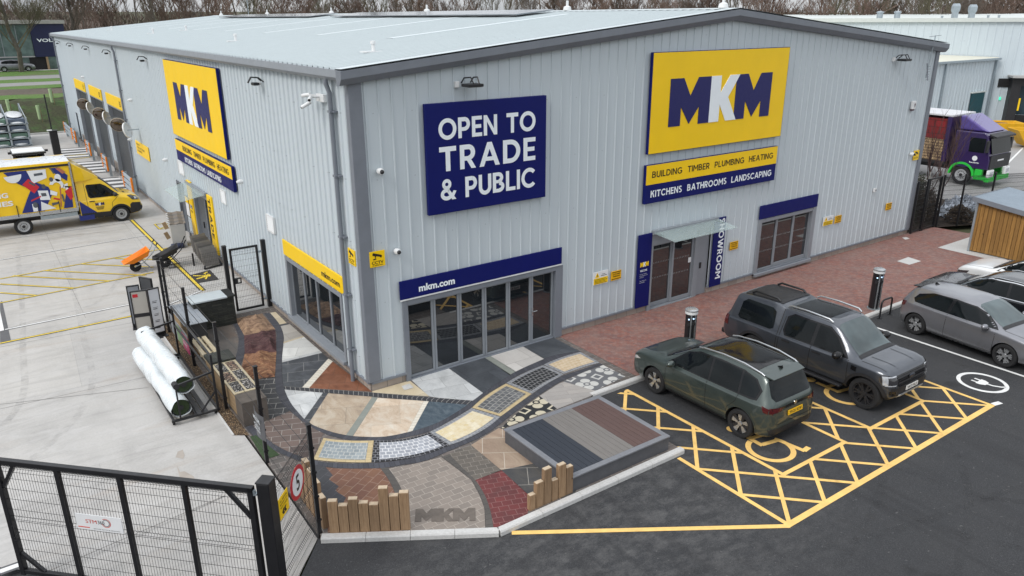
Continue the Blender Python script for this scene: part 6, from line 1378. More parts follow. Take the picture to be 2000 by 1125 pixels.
def hull(st, ny=64, k=5):
    """closed car body from stations (y, z bottom, z belt, z top, half width, half width of the top)"""
    ys = [s[0] for s in st]; fs = [pchip(ys, [s[i] for s in st]) for i in range(1, 6)]
    Y = sorted(set([ys[0]+(ys[-1]-ys[0])*i/ny for i in range(ny+1)]+ys)); rows = []
    for y in Y:
        zb, zs, zt, w, wt = [f(y) for f in fs]; h = zs-zb; g = max(0, zt-zs); e = min(1, g/.3)
        P = [(0, zb), (.72*w, zb), (.93*w, zb+.045), (.985*w, zb+.26*h), (w, zb+.56*h), (.985*w, zs-.10*h), (.955*w, zs)]
        if g > .02: P += [(.955*w+(wt-.955*w)*.5, zs+(g-.07*e)*.54)]
        P += [(wt, zt-.075*e-.2*g*(1-e)), (wt*.86, zt-.022*e-.004), (wt*.5, zt-.003), (0, zt)]
        rows.append((y, catmull(P, k)))
    m = len(rows[0][1]) if len(set(len(r[1]) for r in rows)) == 1 else None
    if m is None:                                   # resample rows that lack the greenhouse point
        m = max(len(r[1]) for r in rows); R2 = []
        for y, c in rows:
            L = [0]
            for a, b in zip(c, c[1:]): L.append(L[-1]+math.hypot(a[0]-b[0], a[1]-b[1]))
            q = []
            for i in range(m):
                s = L[-1]*i/(m-1); j = max(t for t in range(len(c)-1) if L[t] <= s+1e-9); t = (s-L[j])/max(1e-9, L[j+1]-L[j]); q.append((c[j][0]+(c[j+1][0]-c[j][0])*t, c[j][1]+(c[j+1][1]-c[j][1])*t))
            R2.append((y, q))
        rows = R2
    v = []; f = []; n = 2*m-2
    for y, c in rows:
        v += [(x, y, z) for x, z in c]+[(-x, y, z) for x, z in reversed(c[1:-1])]
    for i in range(len(rows)-1):
        for j in range(n): f.append((i*n+j, i*n+(j+1) % n, (i+1)*n+(j+1) % n, (i+1)*n+j))
    f += [tuple(range(n-1, -1, -1)), tuple(range((len(rows)-1)*n, len(rows)*n))]
    return v, f
class Body:
    """a body hull with cut wheel arches; panels, glass and lamps are laid on its surface"""
    def __init__(s, root, v, f, paint, arches=(), w=.9, name='body'):
        mb = MB(); mb.add(v, f); o = mb.build(name, [paint, m_blackp], root); s.root = root
        s.bvh = BVHTree.FromPolygons([Vector(q) for q in v], f, all_triangles=False)
        if arches:
            c = MB(); c.k = 1
            for y, r, z in arches:
                for sg in (-1, 1): c.prism([(sg*(w-.32), y+r*math.cos(2*math.pi*k/40), z+r*math.sin(2*math.pi*k/40)) for k in range(40)], (sg*.8, 0, 0))
            co = c.build('cut', [paint, m_blackp], root); md = o.modifiers.new('b', 'BOOLEAN'); md.object = co; md.operation = 'DIFFERENCE'; md.solver = 'EXACT'
            dg = bpy.context.evaluated_depsgraph_get(); dg.update(); me = bpy.data.meshes.new_from_object(o.evaluated_get(dg)); o.modifiers.clear(); o.data = me; me.name = name
            bpy.data.objects.remove(co)
        sharp(o.data, 42); s.o = o
    def cast(s, o, d):
        h = s.bvh.ray_cast(Vector(o), Vector(d)); return h
    def lay(s, name, polys, view, mat, off=.004, parent=None, sg=1, step=.10, tilt=None):
        """polys in view coordinates: side (y,z), top (x,y), front/rear (x,z) laid on the hull"""
        polys = polys if isinstance(polys[0][0], (tuple, list)) else [polys]; out = MB()
        for pl_ in polys:
            b = bmesh.new()
            V = [b.verts.new((a, c, 0)) for a, c in pl_]; tri = tessellate_polygon([[Vector((a, c, 0)) for a, c in pl_]])
            for t in tri:
                try: b.faces.new([V[i] for i in t])
                except ValueError: pass
            for _ in range(5):
                e = [e for e in b.edges if e.calc_length() > step]
                if not e: break
                bmesh.ops.subdivide_edges(b, edges=e, cuts=1)
                bmesh.ops.triangulate(b, faces=[f for f in b.faces if len(f.verts) > 3])
            b.verts.index_update(); P = []
            for q in b.verts:
                a, c = q.co.x, q.co.y
                if view == 'side': o, d = (sg*3, a, c), (-sg, 0, 0)
                elif view == 'top': o, d = (a, c, 4), (0, 0, -1)
                else: o, d = (a, sg*5, c), (0, -sg, 0)
                if tilt: d = Vector(d)+Vector(tilt); d.normalize(); o = Vector(o)-Vector(tilt)*(3 if view != 'top' else 2)
                h = s.cast(o, d)
                P.append(h[0]+h[1]*(off if h[1].dot(Vector(d)) < 0 else -off) if h[0] else None)
            fs = [[v.index for v in f.verts] for f in b.faces]; fs = [f for f in fs if all(P[i] is not None for i in f)]; used = sorted({i for f in fs for i in f}); mp = {i: k for k, i in enumerate(used)}
            out.add([P[i] for i in used], [tuple(mp[i] for i in f) for f in fs]); b.free()
        if not out.f: return None
        o = out.build(name, mat, parent or s.root, fix=False)
        # face outwards
        me = o.data; me.update()
        ref = Vector((sg, 0, 0)) if view == 'side' else Vector((0, 0, 1)) if view == 'top' else Vector((0, sg, 0))
        b = bmesh.new(); b.from_mesh(me); bmesh.ops.recalc_face_normals(b, faces=b.faces)
        if sum((f.normal.dot(ref)*f.calc_area() for f in b.faces)) < 0: bmesh.ops.reverse_faces(b, faces=b.faces)
        for f in b.faces: f.smooth = True
        b.to_mesh(me); b.free(); return o
    def seam(s, name, pts, view, mat, wd=.012, off=.003, sg=1, parent=None):
        pl_ = []
        for (a, c), (a2, c2) in zip(pts, pts[1:]):
            L = math.hypot(a2-a, c2-c); nx, ny = -(c2-c)/L*wd/2, (a2-a)/L*wd/2; pl_.append([(a+nx, c+ny), (a2+nx, c2+ny), (a2-nx, c2-ny), (a-nx, c-ny)])
        return s.lay(name, pl_, view, mat, off, parent, sg)
m_cglass = glass_mat('car_glass', (.006, .008, .009), 1.33, .02); m_wscr = glass_mat('windscreen_glass', (.075, .10, .105), 1.5, .02); m_seam = M('panel_gap', (.006, .006, .006), .7)  # windscreen base is lightened blue: sky reflection put into its colour
m_chrome = M('chrome', (.62, .63, .64), .15, 1, .03); m_lampr = M('tail_lamp', srgb('4a0a0d'), .15, 0, .2, coat=1); m_lampw = M('head_lamp', (.45, .47, .50), .08, .2, .3, 14, coat=1); m_lampd = M('lamp_dark', (.03, .03, .034), .1, 0, .2, coat=1)
m_plw = M('plate_white', (.72, .72, .70), .45, 0, .03); m_ply = M('plate_yellow', srgb('e3b21a'), .45, 0, .03); m_rim = M('alloy', (.50, .51, .52), .28, .75, .06); m_rimd = M('alloy_dark', (.030, .030, .033), .35, .3, .1); m_gloss = M('gloss_black', (.008, .008, .009), .12, 0, .1, spec=.4)
def wheel(root, x, y, r, wd, style, sg):
    t = MB(); h = wd/2; ri = r*.70
    t.lathe([(ri, -h*.80), (ri+.012, -h), (r*.93, -h), (r*.985, -h*.80), (r, -h*.4), (r, h*.4), (r*.985, h*.80), (r*.93, h), (ri+.012, h), (ri, h*.80)], (x, y, r), 0, 44); ty = t.build('wheel', m_rubber, root, smooth=40)
    m = MB(); m.lathe([(ri*1.0, -h*.8), (ri*1.0, h*.86), (ri*.93, h*.86), (ri*.90, h*.3), (ri*.86, h*.0), (0, -.02)], (x, y, r), 0, 40); m.k = 1
    if sg < 0: m.v = [(2*x-q[0], q[1], q[2]) for q in m.v]
    f = h*.78*sg; d = sg*.03
    def spoke(a, w0, w1, r0=.05, r1=None, dz=0, sk=0.):
        r1 = r1 or ri*.95; c, s_ = math.cos(a), math.sin(a); P = lambda rr, tt: (x+f-d*(1-rr/r1)*.6, y+rr*c-tt*s_, r+rr*s_+tt*c)
        m.prism([P(r0, -w0), P(r1, -w1+sk), P(r1, w1+sk), P(r0, w0)], (-d*1.2, 0, 0))
    if style == 'five_two':       # five broad two-tone blades
        for k in range(5):
            a = R(72*k+14); m.k = 2; spoke(a+R(24), .035, .055); m.k = 1; spoke(a, .030, .075, .07, ri*.93, 0, .02)
    elif style == 'dark':
        m.k = 2
        for k in range(6):
            a = R(60*k); spoke(a-R(9), .022, .020); spoke(a+R(9), .022, .020)
    elif style == 'ten':
        for k in range(5):
            a = R(72*k+8); m.k = 1; spoke(a, .028, .018); spoke(a+R(17), .020, .016, .11); spoke(a-R(17), .020, .016, .11)
    else:                         # steel wheel with holes
        m.k = 1; m.lathe([(ri*.95, f), (ri*.74, f-sg*.01), (ri*.66, f-sg*.06), (ri*.34, f-sg*.06), (ri*.30, f+sg*.01), (0, f+sg*.012)], (x, y, r), 0, 30); m.k = 2
        m.lathe([(0, f+sg*.02), (ri*.26, f+sg*.018), (ri*.28, f)], (x, y, r), 0, 20)
        for k in range(12): a = R(30*k); m.tube([(x+f-sg*.055, y+ri*.52*math.cos(a), r+ri*.52*math.sin(a)), (x+f-sg*.062, y+ri*.52*math.cos(a), r+ri*.52*math.sin(a))], ri*.07, 8)
    m.k = 1 if style != 'dark' else 2; m.lathe([(0, f+sg*.006), (.055, f+sg*.004), (.06, f-sg*.02)], (x, y, r), 0, 18)
    m.build('rim', [m_rimd, m_rim if style != 'steel' else M('steel_rim', (.45, .46, .47), .4, .4) if 'steel_rim' not in bpy.data.materials else bpy.data.materials['steel_rim'], m_rimd], ty, smooth=40)
    return ty
def mirror(root, x, y, z, sg, mat, s=1.):
    mb = MB(); P = [(0, -.09, 0), (.10, -.10, -.01), (.20, -.07, .0), (.23, -.0, .03), (.21, .04, .10), (.10, .05, .15), (.02, .02, .13), (0, -.05, .08)]
    prof = [(sg*a*s, b*s, c*s) for a, b, c in P]
    mb.sphere((x+sg*.12*s, y, z+.06*s), 1, 14, 10, (.125*s, .085*s, .082*s)); q = mb.build('wing_mirror', mat, root, smooth=60)
    mb = MB(); mb.bar((x-sg*.03, y+.03, z-.02), (x+sg*.10*s, y+.01, z+.0), .05, .05); mb.build('arm', m_blackp, q); return q
def plate(root, x, y, z, ry, txt, mat, tilt=0, w_=.52, h_=.112):
    """ry: +1 faces +Y, -1 faces -Y"""
    mb = MB(); mb.X = Matrix.Translation((x, y, z)) @ Matrix.Rotation(tilt, 4, 'X'); mb.box(-w_/2, w_/2, -.006, .006, -h_/2, h_/2); o = mb.build('number_plate', mat, root)
    mb = MB(); mb.X = Matrix.Translation((x, y, z)) @ Matrix.Rotation(tilt, 4, 'X'); text(mb, txt, (-.22*ry*-1 if ry < 0 else .22, ry*.0075, -.035), (.44 if ry < 0 else -.44, 0, 0), (0, 0, .07), .02)
    if ry < 0: pass
    mb.build('lettering', m_ltk, o, fix=False); return o
def arch_trim(B, y, r, z, sg, mat, wd=.06, off=.006, a0=-8, a1=188, name='arch_trim'):
    n = 22; pl_ = []
    for i in range(n):
        t0, t1 = R(a0+(a1-a0)*i/n), R(a0+(a1-a0)*(i+1)/n); pl_.append([(y+r*math.cos(t0), z+r*math.sin(t0)), (y+(r+wd)*math.cos(t0), z+(r+wd)*math.sin(t0)), (y+(r+wd)*math.cos(t1), z+(r+wd)*math.sin(t1)), (y+r*math.cos(t1), z+r*math.sin(t1))])
    return B.lay(name, pl_, 'side', mat, off, sg=sg)
def sides(fn):
    for sg in (-1, 1): fn(sg)
# ---- dark green SUV, nose to the kerb
X_T, Y_T = 5.87+.90, -5.46
t = thing('parked_car', 'dark green SUV with silver roof rails parked nose to the kerb', 'car', (X_T, Y_T, AZ), 0); suv = t
p_grn = car_paint('green_paint', srgb('434d4a'), .5, .34)
st = [(-2.09, .42, .62, .70, .56, .50), (-2.07, .32, .80, .98, .68, .60), (-2.0, .25, .95, 1.10, .80, .67), (-1.88, .22, 1.00, 1.28, .865, .67), (-1.74, .21, 1.01, 1.54, .90, .63), (-1.6, .21, 1.01, 1.605, .915, .625), (-1.0, .21, 1.0, 1.655, .92, .63), (-.3, .21, .985, 1.665, .92, .63), (.20, .21, .97, 1.60, .92, .62), (.55, .21, .965, 1.43, .92, .63), (.95, .21, .965, 1.19, .92, .68), (1.18, .21, .965, 1.065, .92, .74), (1.5, .21, .95, 1.03, .915, .76), (1.9, .22, .90, .965, .89, .74), (2.12, .24, .82, .885, .84, .70), (2.22, .28, .70, .77, .76, .62), (2.27, .36, .56, .62, .62, .5)]
v, f = hull(st); B = Body(t, v, f, p_grn, [(1.345, .40, .345), (-1.335, .40, .345)], .92)
def suv_side(sg):
    g0 = [(.98, 1.005), (.52, 1.38), (.14, 1.525), (-.5, 1.565), (-1.15, 1.55), (-1.52, 1.47), (-1.73, 1.28), (-1.68, 1.06), (-1.5, 1.035), (0, 1.01)]
    B.lay('window_trim', g0, 'side', m_gloss, .003, sg=sg)
    for nm, pl_ in (('window', [(.86, 1.03), (.50, 1.35), (.13, 1.495), (-.26, 1.515), (-.30, 1.035)]), ('window', [(-.36, 1.037), (-.33, 1.52), (-.75, 1.535), (-1.10, 1.52), (-1.16, 1.055)]), ('window', [(-1.22, 1.06), (-1.16, 1.52), (-1.49, 1.445), (-1.67, 1.27), (-1.63, 1.09)])): B.lay(nm, pl_, 'side', m_cglass, .006, sg=sg)
    for pts in ([(.93, .99), (.98, .80), (.97, .34)], [(-.30, 1.0), (-.32, .34)], [(-1.20, 1.03), (-1.16, .86), (-.95, .62), (-.92, .34)], [(.97, .34), (-.92, .34)]): B.seam('panel_gap', pts, 'side', m_seam, .012, .003, sg)
    for y in (-.12, -.99): B.lay('door_handle', [(y-.11, .845), (y+.11, .85), (y+.11, .885), (y-.11, .88)], 'side', p_grn, .03, sg=sg)
    B.lay('sill', [(.93, .21), (-.92, .21), (-.90, .315), (.90, .315)], 'side', m_blackp, .006, sg=sg)
    B.lay('head_lamp', [(2.02, .80), (2.2, .74), (2.2, .66), (1.86, .77)], 'side', m_lampw, .006, sg=sg)
    B.lay('tail_lamp', [(-1.82, 1.0), (-2.04, .93), (-2.04, .82), (-1.88, .86)], 'side', m_lampr, .007, sg=sg)
    mirror(t, sg*.90, .72, 1.02, sg, p_grn)
    mb = MB(); pts = [(sg*.60, .22, 1.60), (sg*.615, .05, 1.64), (sg*.615, -.5, 1.69), (sg*.61, -1.1, 1.68), (sg*.60, -1.55, 1.61), (sg*.59, -1.64, 1.57)]; mb.tube(pts, .02, 8); mb.build('roof_rail', m_alu, t, smooth=60)
    for y in (1.345, -1.335): wheel(t, sg*.80, y, .345, .225, 'five_two', sg); arch_trim(B, y, .402, .345, sg, m_blackp if False else p_grn, .03, .008)
sides(suv_side)
B.lay('windscreen', [(-.66, 1.12), (.66, 1.12), (.61, .34), (.5, .26), (-.5, .26), (-.61, .34)], 'top', m_cglass, .005)
B.lay('cowl', [(-.70, 1.16), (.70, 1.16), (.66, 1.05), (-.66, 1.05)], 'top', m_blackp, .008)
B.lay('glass_roof', [(-.54, .12), (.54, .12), (.54, -1.42), (-.54, -1.42)], 'top', m_gloss, .005)
B.lay('rear_window', [(-.60, 1.50), (.60, 1.50), (.66, 1.16), (.60, 1.08), (-.60, 1.08), (-.66, 1.16)], 'rear', m_cglass, .006, sg=-1)
mb = MB(); mb.add([(-.60, -1.60, 1.60), (.60, -1.60, 1.60), (.55, -1.86, 1.545), (-.55, -1.86, 1.545), (-.60, -1.60, 1.54), (.60, -1.60, 1.54), (.55, -1.85, 1.525), (-.55, -1.85, 1.525)], [(0, 3, 2, 1), (4, 5, 6, 7), (0, 1, 5, 4), (1, 2, 6, 5), (2, 3, 7, 6), (3, 0, 4, 7)]); mb.build('spoiler', p_grn, t, bevel=.015)
B.lay('light_bar', [(-.74, .90), (.74, .90), (.74, .96), (-.74, .96)], 'rear', m_gloss, .008, sg=-1)
for sg in (-1, 1): B.lay('tail_lamp', [(sg*.80, .84), (sg*.46, .88), (sg*.46, .955), (sg*.78, .97)], 'rear', m_lampr, .012, sg=-1)
B.lay('bumper_trim', [(-.72, .25), (.72, .25), (.80, .46), (-.80, .46)], 'rear', m_blackp, .007, sg=-1)
B.seam('panel_gap', [(-.62, .56), (.62, .56), (.66, .82)], 'rear', m_seam, .012, .004, -1)
plate(t, 0, -2.105, .76, -1, 'YK25 KDF', m_ply, R(-6)); mb = MB(); mb.tube([(0, -2.075, .95), (0, -2.092, .95)], .05, 16); mb.build('badge', m_chrome, t)
mb = MB(); mb.prism([(-.02, -1.50, 1.60), (-.02, -1.66, 1.60), (-.02, -1.64, 1.665)], (.04, 0, 0)); mb.build('aerial_fin', m_gloss, t)
B.lay('grille', [(-.55, .60), (.55, .60), (.52, .68), (-.52, .68)], 'front', m_gloss, .006, sg=1); B.lay('lower_grille', [(-.6, .34), (.6, .34), (.56, .5), (-.56, .5)], 'front', m_blackp, .006, sg=1)
plate(t, 0, 2.283, .50, 1, 'YK25 KDF', m_plw, 0)
# ---- grey double-cab pickup with a hard canopy, nose towards the viewer
t = thing('parked_pickup', 'dark grey double-cab pickup truck with a black hard canopy over the bed', 'pickup', (9.36+.94, -5.96, AZ), math.pi)
p_gry = car_paint('pickup_paint', srgb('4c5057'), .6, .32)
st = [(-2.66, .52, .86, .92, .86, .78), (-2.60, .46, 1.05, 1.14, .91, .78), (-2.52, .42, 1.10, 1.34, .93, .75), (-2.36, .40, 1.12, 1.76, .94, .70), (-2.1, .39, 1.12, 1.83, .945, .69), (-1.2, .38, 1.12, 1.87, .95, .69), (-.95, .38, 1.11, 1.84, .95, .68), (-.84, .38, 1.11, 1.815, .95, .67), (-.2, .38, 1.10, 1.83, .95, .67), (.45, .38, 1.10, 1.81, .95, .66), (.62, .38, 1.10, 1.77, .95, .66), (1.0, .38, 1.10, 1.50, .95, .70), (1.32, .38, 1.10, 1.24, .95, .76), (1.45, .38, 1.10, 1.19, .95, .80), (1.9, .38, 1.09, 1.17, .945, .81), (2.12, .39, 1.05, 1.13, .90, .78), (2.22, .40, .98, 1.05, .84, .73), (2.29, .44, .88, .94, .75, .66), (2.34, .5, .70, .75, .62, .55)]
v, f = hull(st, 72); B = Body(t, v, f, p_gry, [(1.70, .47, .40), (-1.57, .47, .40)], .95)
def pick_side(sg):
    B.lay('canopy_panel', [(-2.40, 1.14), (-2.34, 1.66), (-2.15, 1.78), (-1.1, 1.80), (-.90, 1.76), (-.90, 1.13)], 'side', p_gry, .004, sg=sg)
    B.lay('canopy_window', [(-2.18, 1.20), (-2.14, 1.60), (-2.0, 1.70), (-1.18, 1.70), (-1.06, 1.62), (-1.02, 1.20), (-1.12, 1.15), (-2.1, 1.15)], 'side', m_cglass, .012, sg=sg)
    B.lay('window_trim', [(1.18, 1.12), (.80, 1.52), (.50, 1.70), (-.55, 1.71), (-.72, 1.60), (-.74, 1.25), (-.66, 1.12)], 'side', m_gloss, .003, sg=sg)
    for pl_ in ([(1.06, 1.15), (.74, 1.50), (.48, 1.655), (.22, 1.665), (.20, 1.15)], [(.10, 1.15), (.12, 1.665), (-.54, 1.665), (-.66, 1.57), (-.68, 1.26), (-.62, 1.15)]): B.lay('window', pl_, 'side', m_cglass, .007, sg=sg)
    for pts in ([(1.20, 1.10), (1.22, .55), (1.14, .45)], [(.15, 1.12), (.13, .45)], [(-.76, 1.60), (-.80, 1.1), (-.82, .42)], [(1.14, .45), (-.82, .45)], [(-.86, 1.75), (-.88, .42)]): B.seam('panel_gap', pts, 'side', m_seam, .016, .005, sg)
    for y in (.34, -.56): B.lay('door_handle', [(y-.12, .98), (y+.12, .98), (y+.12, 1.025), (y-.12, 1.025)], 'side', m_blackp, .03, sg=sg)
    mb = MB(); mb.box(sg*.86 if sg > 0 else -1.02, sg*1.02 if sg > 0 else -.86, -.98, 1.12, .36, .42); mb.build('side_step', m_blackp, t, bevel=.02)
    mirror(t, sg*.93, .98, 1.13, sg, m_gloss, 1.25)
    for y in (1.70, -1.57): wheel(t, sg*.80, y, .40, .26, 'dark', sg); arch_trim(B, y, .46, .40, sg, m_blackp, .075, .022, -18, 198)
    mb = MB(); mb.tube([(sg*.62, .50, 1.80), (sg*.64, .40, 1.86), (sg*.645, -.2, 1.885), (sg*.64, -.70, 1.87), (sg*.62, -.80, 1.82)], .024, 8); mb.build('roof_rail', m_alu, t, smooth=60)
    mb = MB(); mb.tube([(sg*.55, -1.12, 1.86), (sg*.56, -1.2, 1.92), (sg*.56, -1.9, 1.92), (sg*.55, -2.02, 1.85)], .03, 8); mb.build('canopy_rail', m_black, t, smooth=60)
    B.lay('tail_lamp', [(-2.46, .86), (-2.60, .86), (-2.58, 1.12), (-2.47, 1.14)], 'side', m_lampr, .012, sg=sg)
    B.lay('head_lamp', [(2.02, .86), (2.32, .82), (2.30, 1.0), (2.10, 1.05), (2.02, 1.03)], 'side', m_lampd, .010, sg=sg)
    B.lay('side_vent', [(1.30, .92), (1.44, .90), (1.44, 1.02), (1.30, 1.03)], 'side', m_gloss, .012, sg=sg)
sides(pick_side)
B.lay('canopy_roof', [(-.60, -1.0), (.60, -1.0), (.62, -2.2), (-.62, -2.2)], 'top', m_blackp, .012)
B.lay('roof_panel', [(-.56, .30), (.56, .30), (.56, -.74), (-.56, -.74)], 'top', m_gloss, .006)
B.lay('windscreen', [(-.70, 1.36), (.70, 1.36), (.62, .68), (.5, .62), (-.5, .62), (-.62, .68)], 'top', m_wscr, .006)
B.lay('cowl', [(-.76, 1.44), (.76, 1.44), (.72, 1.33), (-.72, 1.33)], 'top', m_blackp, .010)
for sg in (-1, 1): B.seam('bonnet_crease', [(sg*.42, 1.5), (sg*.38, 2.15)], 'top', p_gry, .05, .008); B.seam('panel_gap', [(sg*.80, 1.48), (sg*.79, 2.1)], 'top', m_seam, .014, .004)
B.lay('grille', [(-.58, .74), (.58, .74), (.62, 1.0), (-.62, 1.0)], 'front', m_gloss, .010, sg=1)
for z in (.82, .93): B.lay('grille_bar', [(-.60, z), (.60, z), (.60, z+.035), (-.60, z+.035)], 'front', m_rimd, .025, sg=1)
mb = MB(); mb.sphere((0, 2.325, .90), 1, 20, 10, (.13, .02, .055)); mb.build('badge', M('badge_dark', (.05, .055, .07), .25, .5), t, smooth=60)
for sg in (-1, 1):
    B.lay('head_lamp', [(sg*.60, .80), (sg*.88, .78), (sg*.90, 1.0), (sg*.60, 1.0)], 'front', m_lampd, .012, sg=1)
    for a, b, c, d in ((.62, .985, .90, 1.01), (.84, .80, .90, 1.0), (.66, .78, .88, .81)): B.lay('running_lamp', [(sg*a, b), (sg*c, b), (sg*c, d), (sg*a, d)], 'front', m_lampw, .018, sg=1)
    B.lay('fog_lamp', [(sg*.64, .54), (sg*.80, .56), (sg*.80, .66), (sg*.64, .64)], 'front', m_gloss, .012, sg=1)
B.lay('bumper_trim', [(-.74, .50), (.74, .50), (.78, .72), (-.78, .72)], 'front', m_blackp, .008, sg=1)
mb = MB(); mb.prism([(-.56, 2.30, .44), (.56, 2.30, .44), (.50, 2.38, .50), (-.50, 2.38, .50)], (0, 0, .05)); mb.build('skid_plate', m_alu, t, bevel=.01)
plate(t, 0, 2.365, .64, 1, 'YK73 RLZ', m_plw, 0)
mb = MB(); mb.box(-.80, .80, -2.78, -2.60, .48, .62); mb.build('rear_bumper', m_blackp, t, bevel=.03); B.lay('rear_window', [(-.58, 1.25), (.58, 1.25), (.52, 1.68), (-.52, 1.68)], 'rear', m_cglass, .008, sg=-1)
# ---- grey hatchback
def hatch(root, paint, rim):
    t = root
    st = [(-1.98, .42, .60, .66, .56, .5), (-1.96, .32, .78, .88, .68, .6), (-1.90, .25, .90, 1.02, .78, .66), (-1.78, .22, .94, 1.22, .85, .63), (-1.66, .20, .95, 1.36, .88, .60), (-1.5, .20, .95, 1.405, .895, .60), (-.8, .19, .94, 1.455, .895, .61), (-.2, .19, .93, 1.46, .895, .61), (.25, .19, .92, 1.40, .895, .60), (.65, .19, .915, 1.22, .895, .64), (1.02, .19, .91, 1.01, .893, .70), (1.2, .19, .90, .965, .89, .74), (1.6, .20, .86, .92, .875, .74), (1.92, .22, .79, .84, .83, .70), (2.06, .26, .70, .745, .75, .62), (2.13, .34, .56, .60, .62, .5)]
    v, f = hull(st); B = Body(t, v, f, paint, [(1.29, .365, .325), (-1.33, .365, .325)], .895)
    def sd(sg):
        B.lay('window_trim', [(.98, .945), (.55, 1.235), (.2, 1.345), (-.4, 1.375), (-1.05, 1.345), (-1.46, 1.22), (-1.55, 1.08), (-1.47, .99), (-.9, .965)], 'side', m_gloss, .003, sg=sg)
        for pl_ in ([(.84, .965), (.53, 1.20), (.18, 1.315), (-.36, 1.34), (-.40, .97)], [(-.50, .975), (-.46, 1.34), (-1.03, 1.315), (-1.44, 1.20), (-1.54, 1.08), (-1.46, 1.01), (-.9, .985)]): B.lay('window', pl_, 'side', m_cglass, .006, sg=sg)
        for pts in ([(.92, .93), (.95, .74), (.93, .30)], [(-.44, .94), (-.46, .30)], [(.93, .30), (-.46, .30)]): B.seam('panel_gap', pts, 'side', m_seam, .012, .003, sg)
        B.seam('crease', [(1.0, .80), (-1.9, .83)], 'side', paint, .02, .006, sg)
        B.lay('door_handle', [(-.34, .79), (-.12, .79), (-.12, .825), (-.34, .825)], 'side', paint, .028, sg=sg)
        B.lay('tail_lamp', [(-1.72, .94), (-1.94, .90), (-1.94, .74), (-1.76, .80)], 'side', m_lampr, .008, sg=sg)
        B.lay('head_lamp', [(1.72, .72), (2.05, .66), (2.05, .56), (1.80, .60)], 'side', m_lampw, .008, sg=sg)
        B.lay('sill_trim', [(.92, .215), (-.95, .215), (-.95, .245), (.92, .245)], 'side', m_alu, .008, sg=sg)
        mirror(t, sg*.87, .70, .93, sg, paint, .95)
        for y in (1.29, -1.33): wheel(t, sg*.775, y, .325, .22, rim, sg)
    sides(sd)
    B.lay('windscreen', [(-.64, 1.02), (.64, 1.02), (.57, .28), (.48, .22), (-.48, .22), (-.57, .28)], 'top', m_wscr, .005); B.lay('cowl', [(-.70, 1.10), (.70, 1.10), (.66, .99), (-.66, .99)], 'top', m_blackp, .008)
    B.lay('rear_window', [(-.56, 1.32), (.56, 1.32), (.62, 1.06), (-.62, 1.06)], 'rear', m_cglass, .006, sg=-1)
    mb = MB(); mb.add([(-.56, -1.55, 1.40), (.56, -1.55, 1.40), (.54, -1.80, 1.37), (-.54, -1.80, 1.37), (-.56, -1.55, 1.36), (.56, -1.55, 1.36), (.54, -1.79, 1.35), (-.54, -1.79, 1.35)], [(0, 3, 2, 1), (4, 5, 6, 7), (0, 1, 5, 4), (1, 2, 6, 5), (2, 3, 7, 6), (3, 0, 4, 7)]); mb.build('spoiler', m_gloss, t, bevel=.012)
    mb = MB(); mb.prism([(-.02, -1.30, 1.415), (-.02, -1.46, 1.405), (-.02, -1.42, 1.48)], (.04, 0, 0)); mb.build('aerial_fin', m_gloss, t)
    for sg in (-1, 1): B.lay('tail_lamp', [(sg*.80, .74), (sg*.46, .78), (sg*.46, .88), (sg*.78, .92)], 'rear', m_lampr, .010, sg=-1)
    B.lay('grille', [(-.60, .58), (.60, .58), (.56, .64), (-.56, .64)], 'front', m_gloss, .008, sg=1); B.lay('lower_grille', [(-.62, .28), (.62, .28), (.58, .44), (-.58, .44)], 'front', m_blackp, .008, sg=1)
    for sg in (-1, 1): B.seam('panel_gap', [(sg*.72, 1.1), (sg*.68, 1.7), (sg*.5, 2.0)], 'top', m_seam, .012, .003)
    plate(t, 0, 2.145, .48, 1, 'YD16 HFA', m_plw); plate(t, 0, -1.99, .66, -1, 'YD16 HFA', m_ply); return B
t = thing('parked_car', 'grey three-door hatchback with bronze-dark spoked alloys beside the charging bay', 'car', (15.67, -7.36, AZ), math.pi-R(6)); hatch_root = t
hatch(t, car_paint('hatch_paint', srgb('84858a'), .6, .32), 'ten')
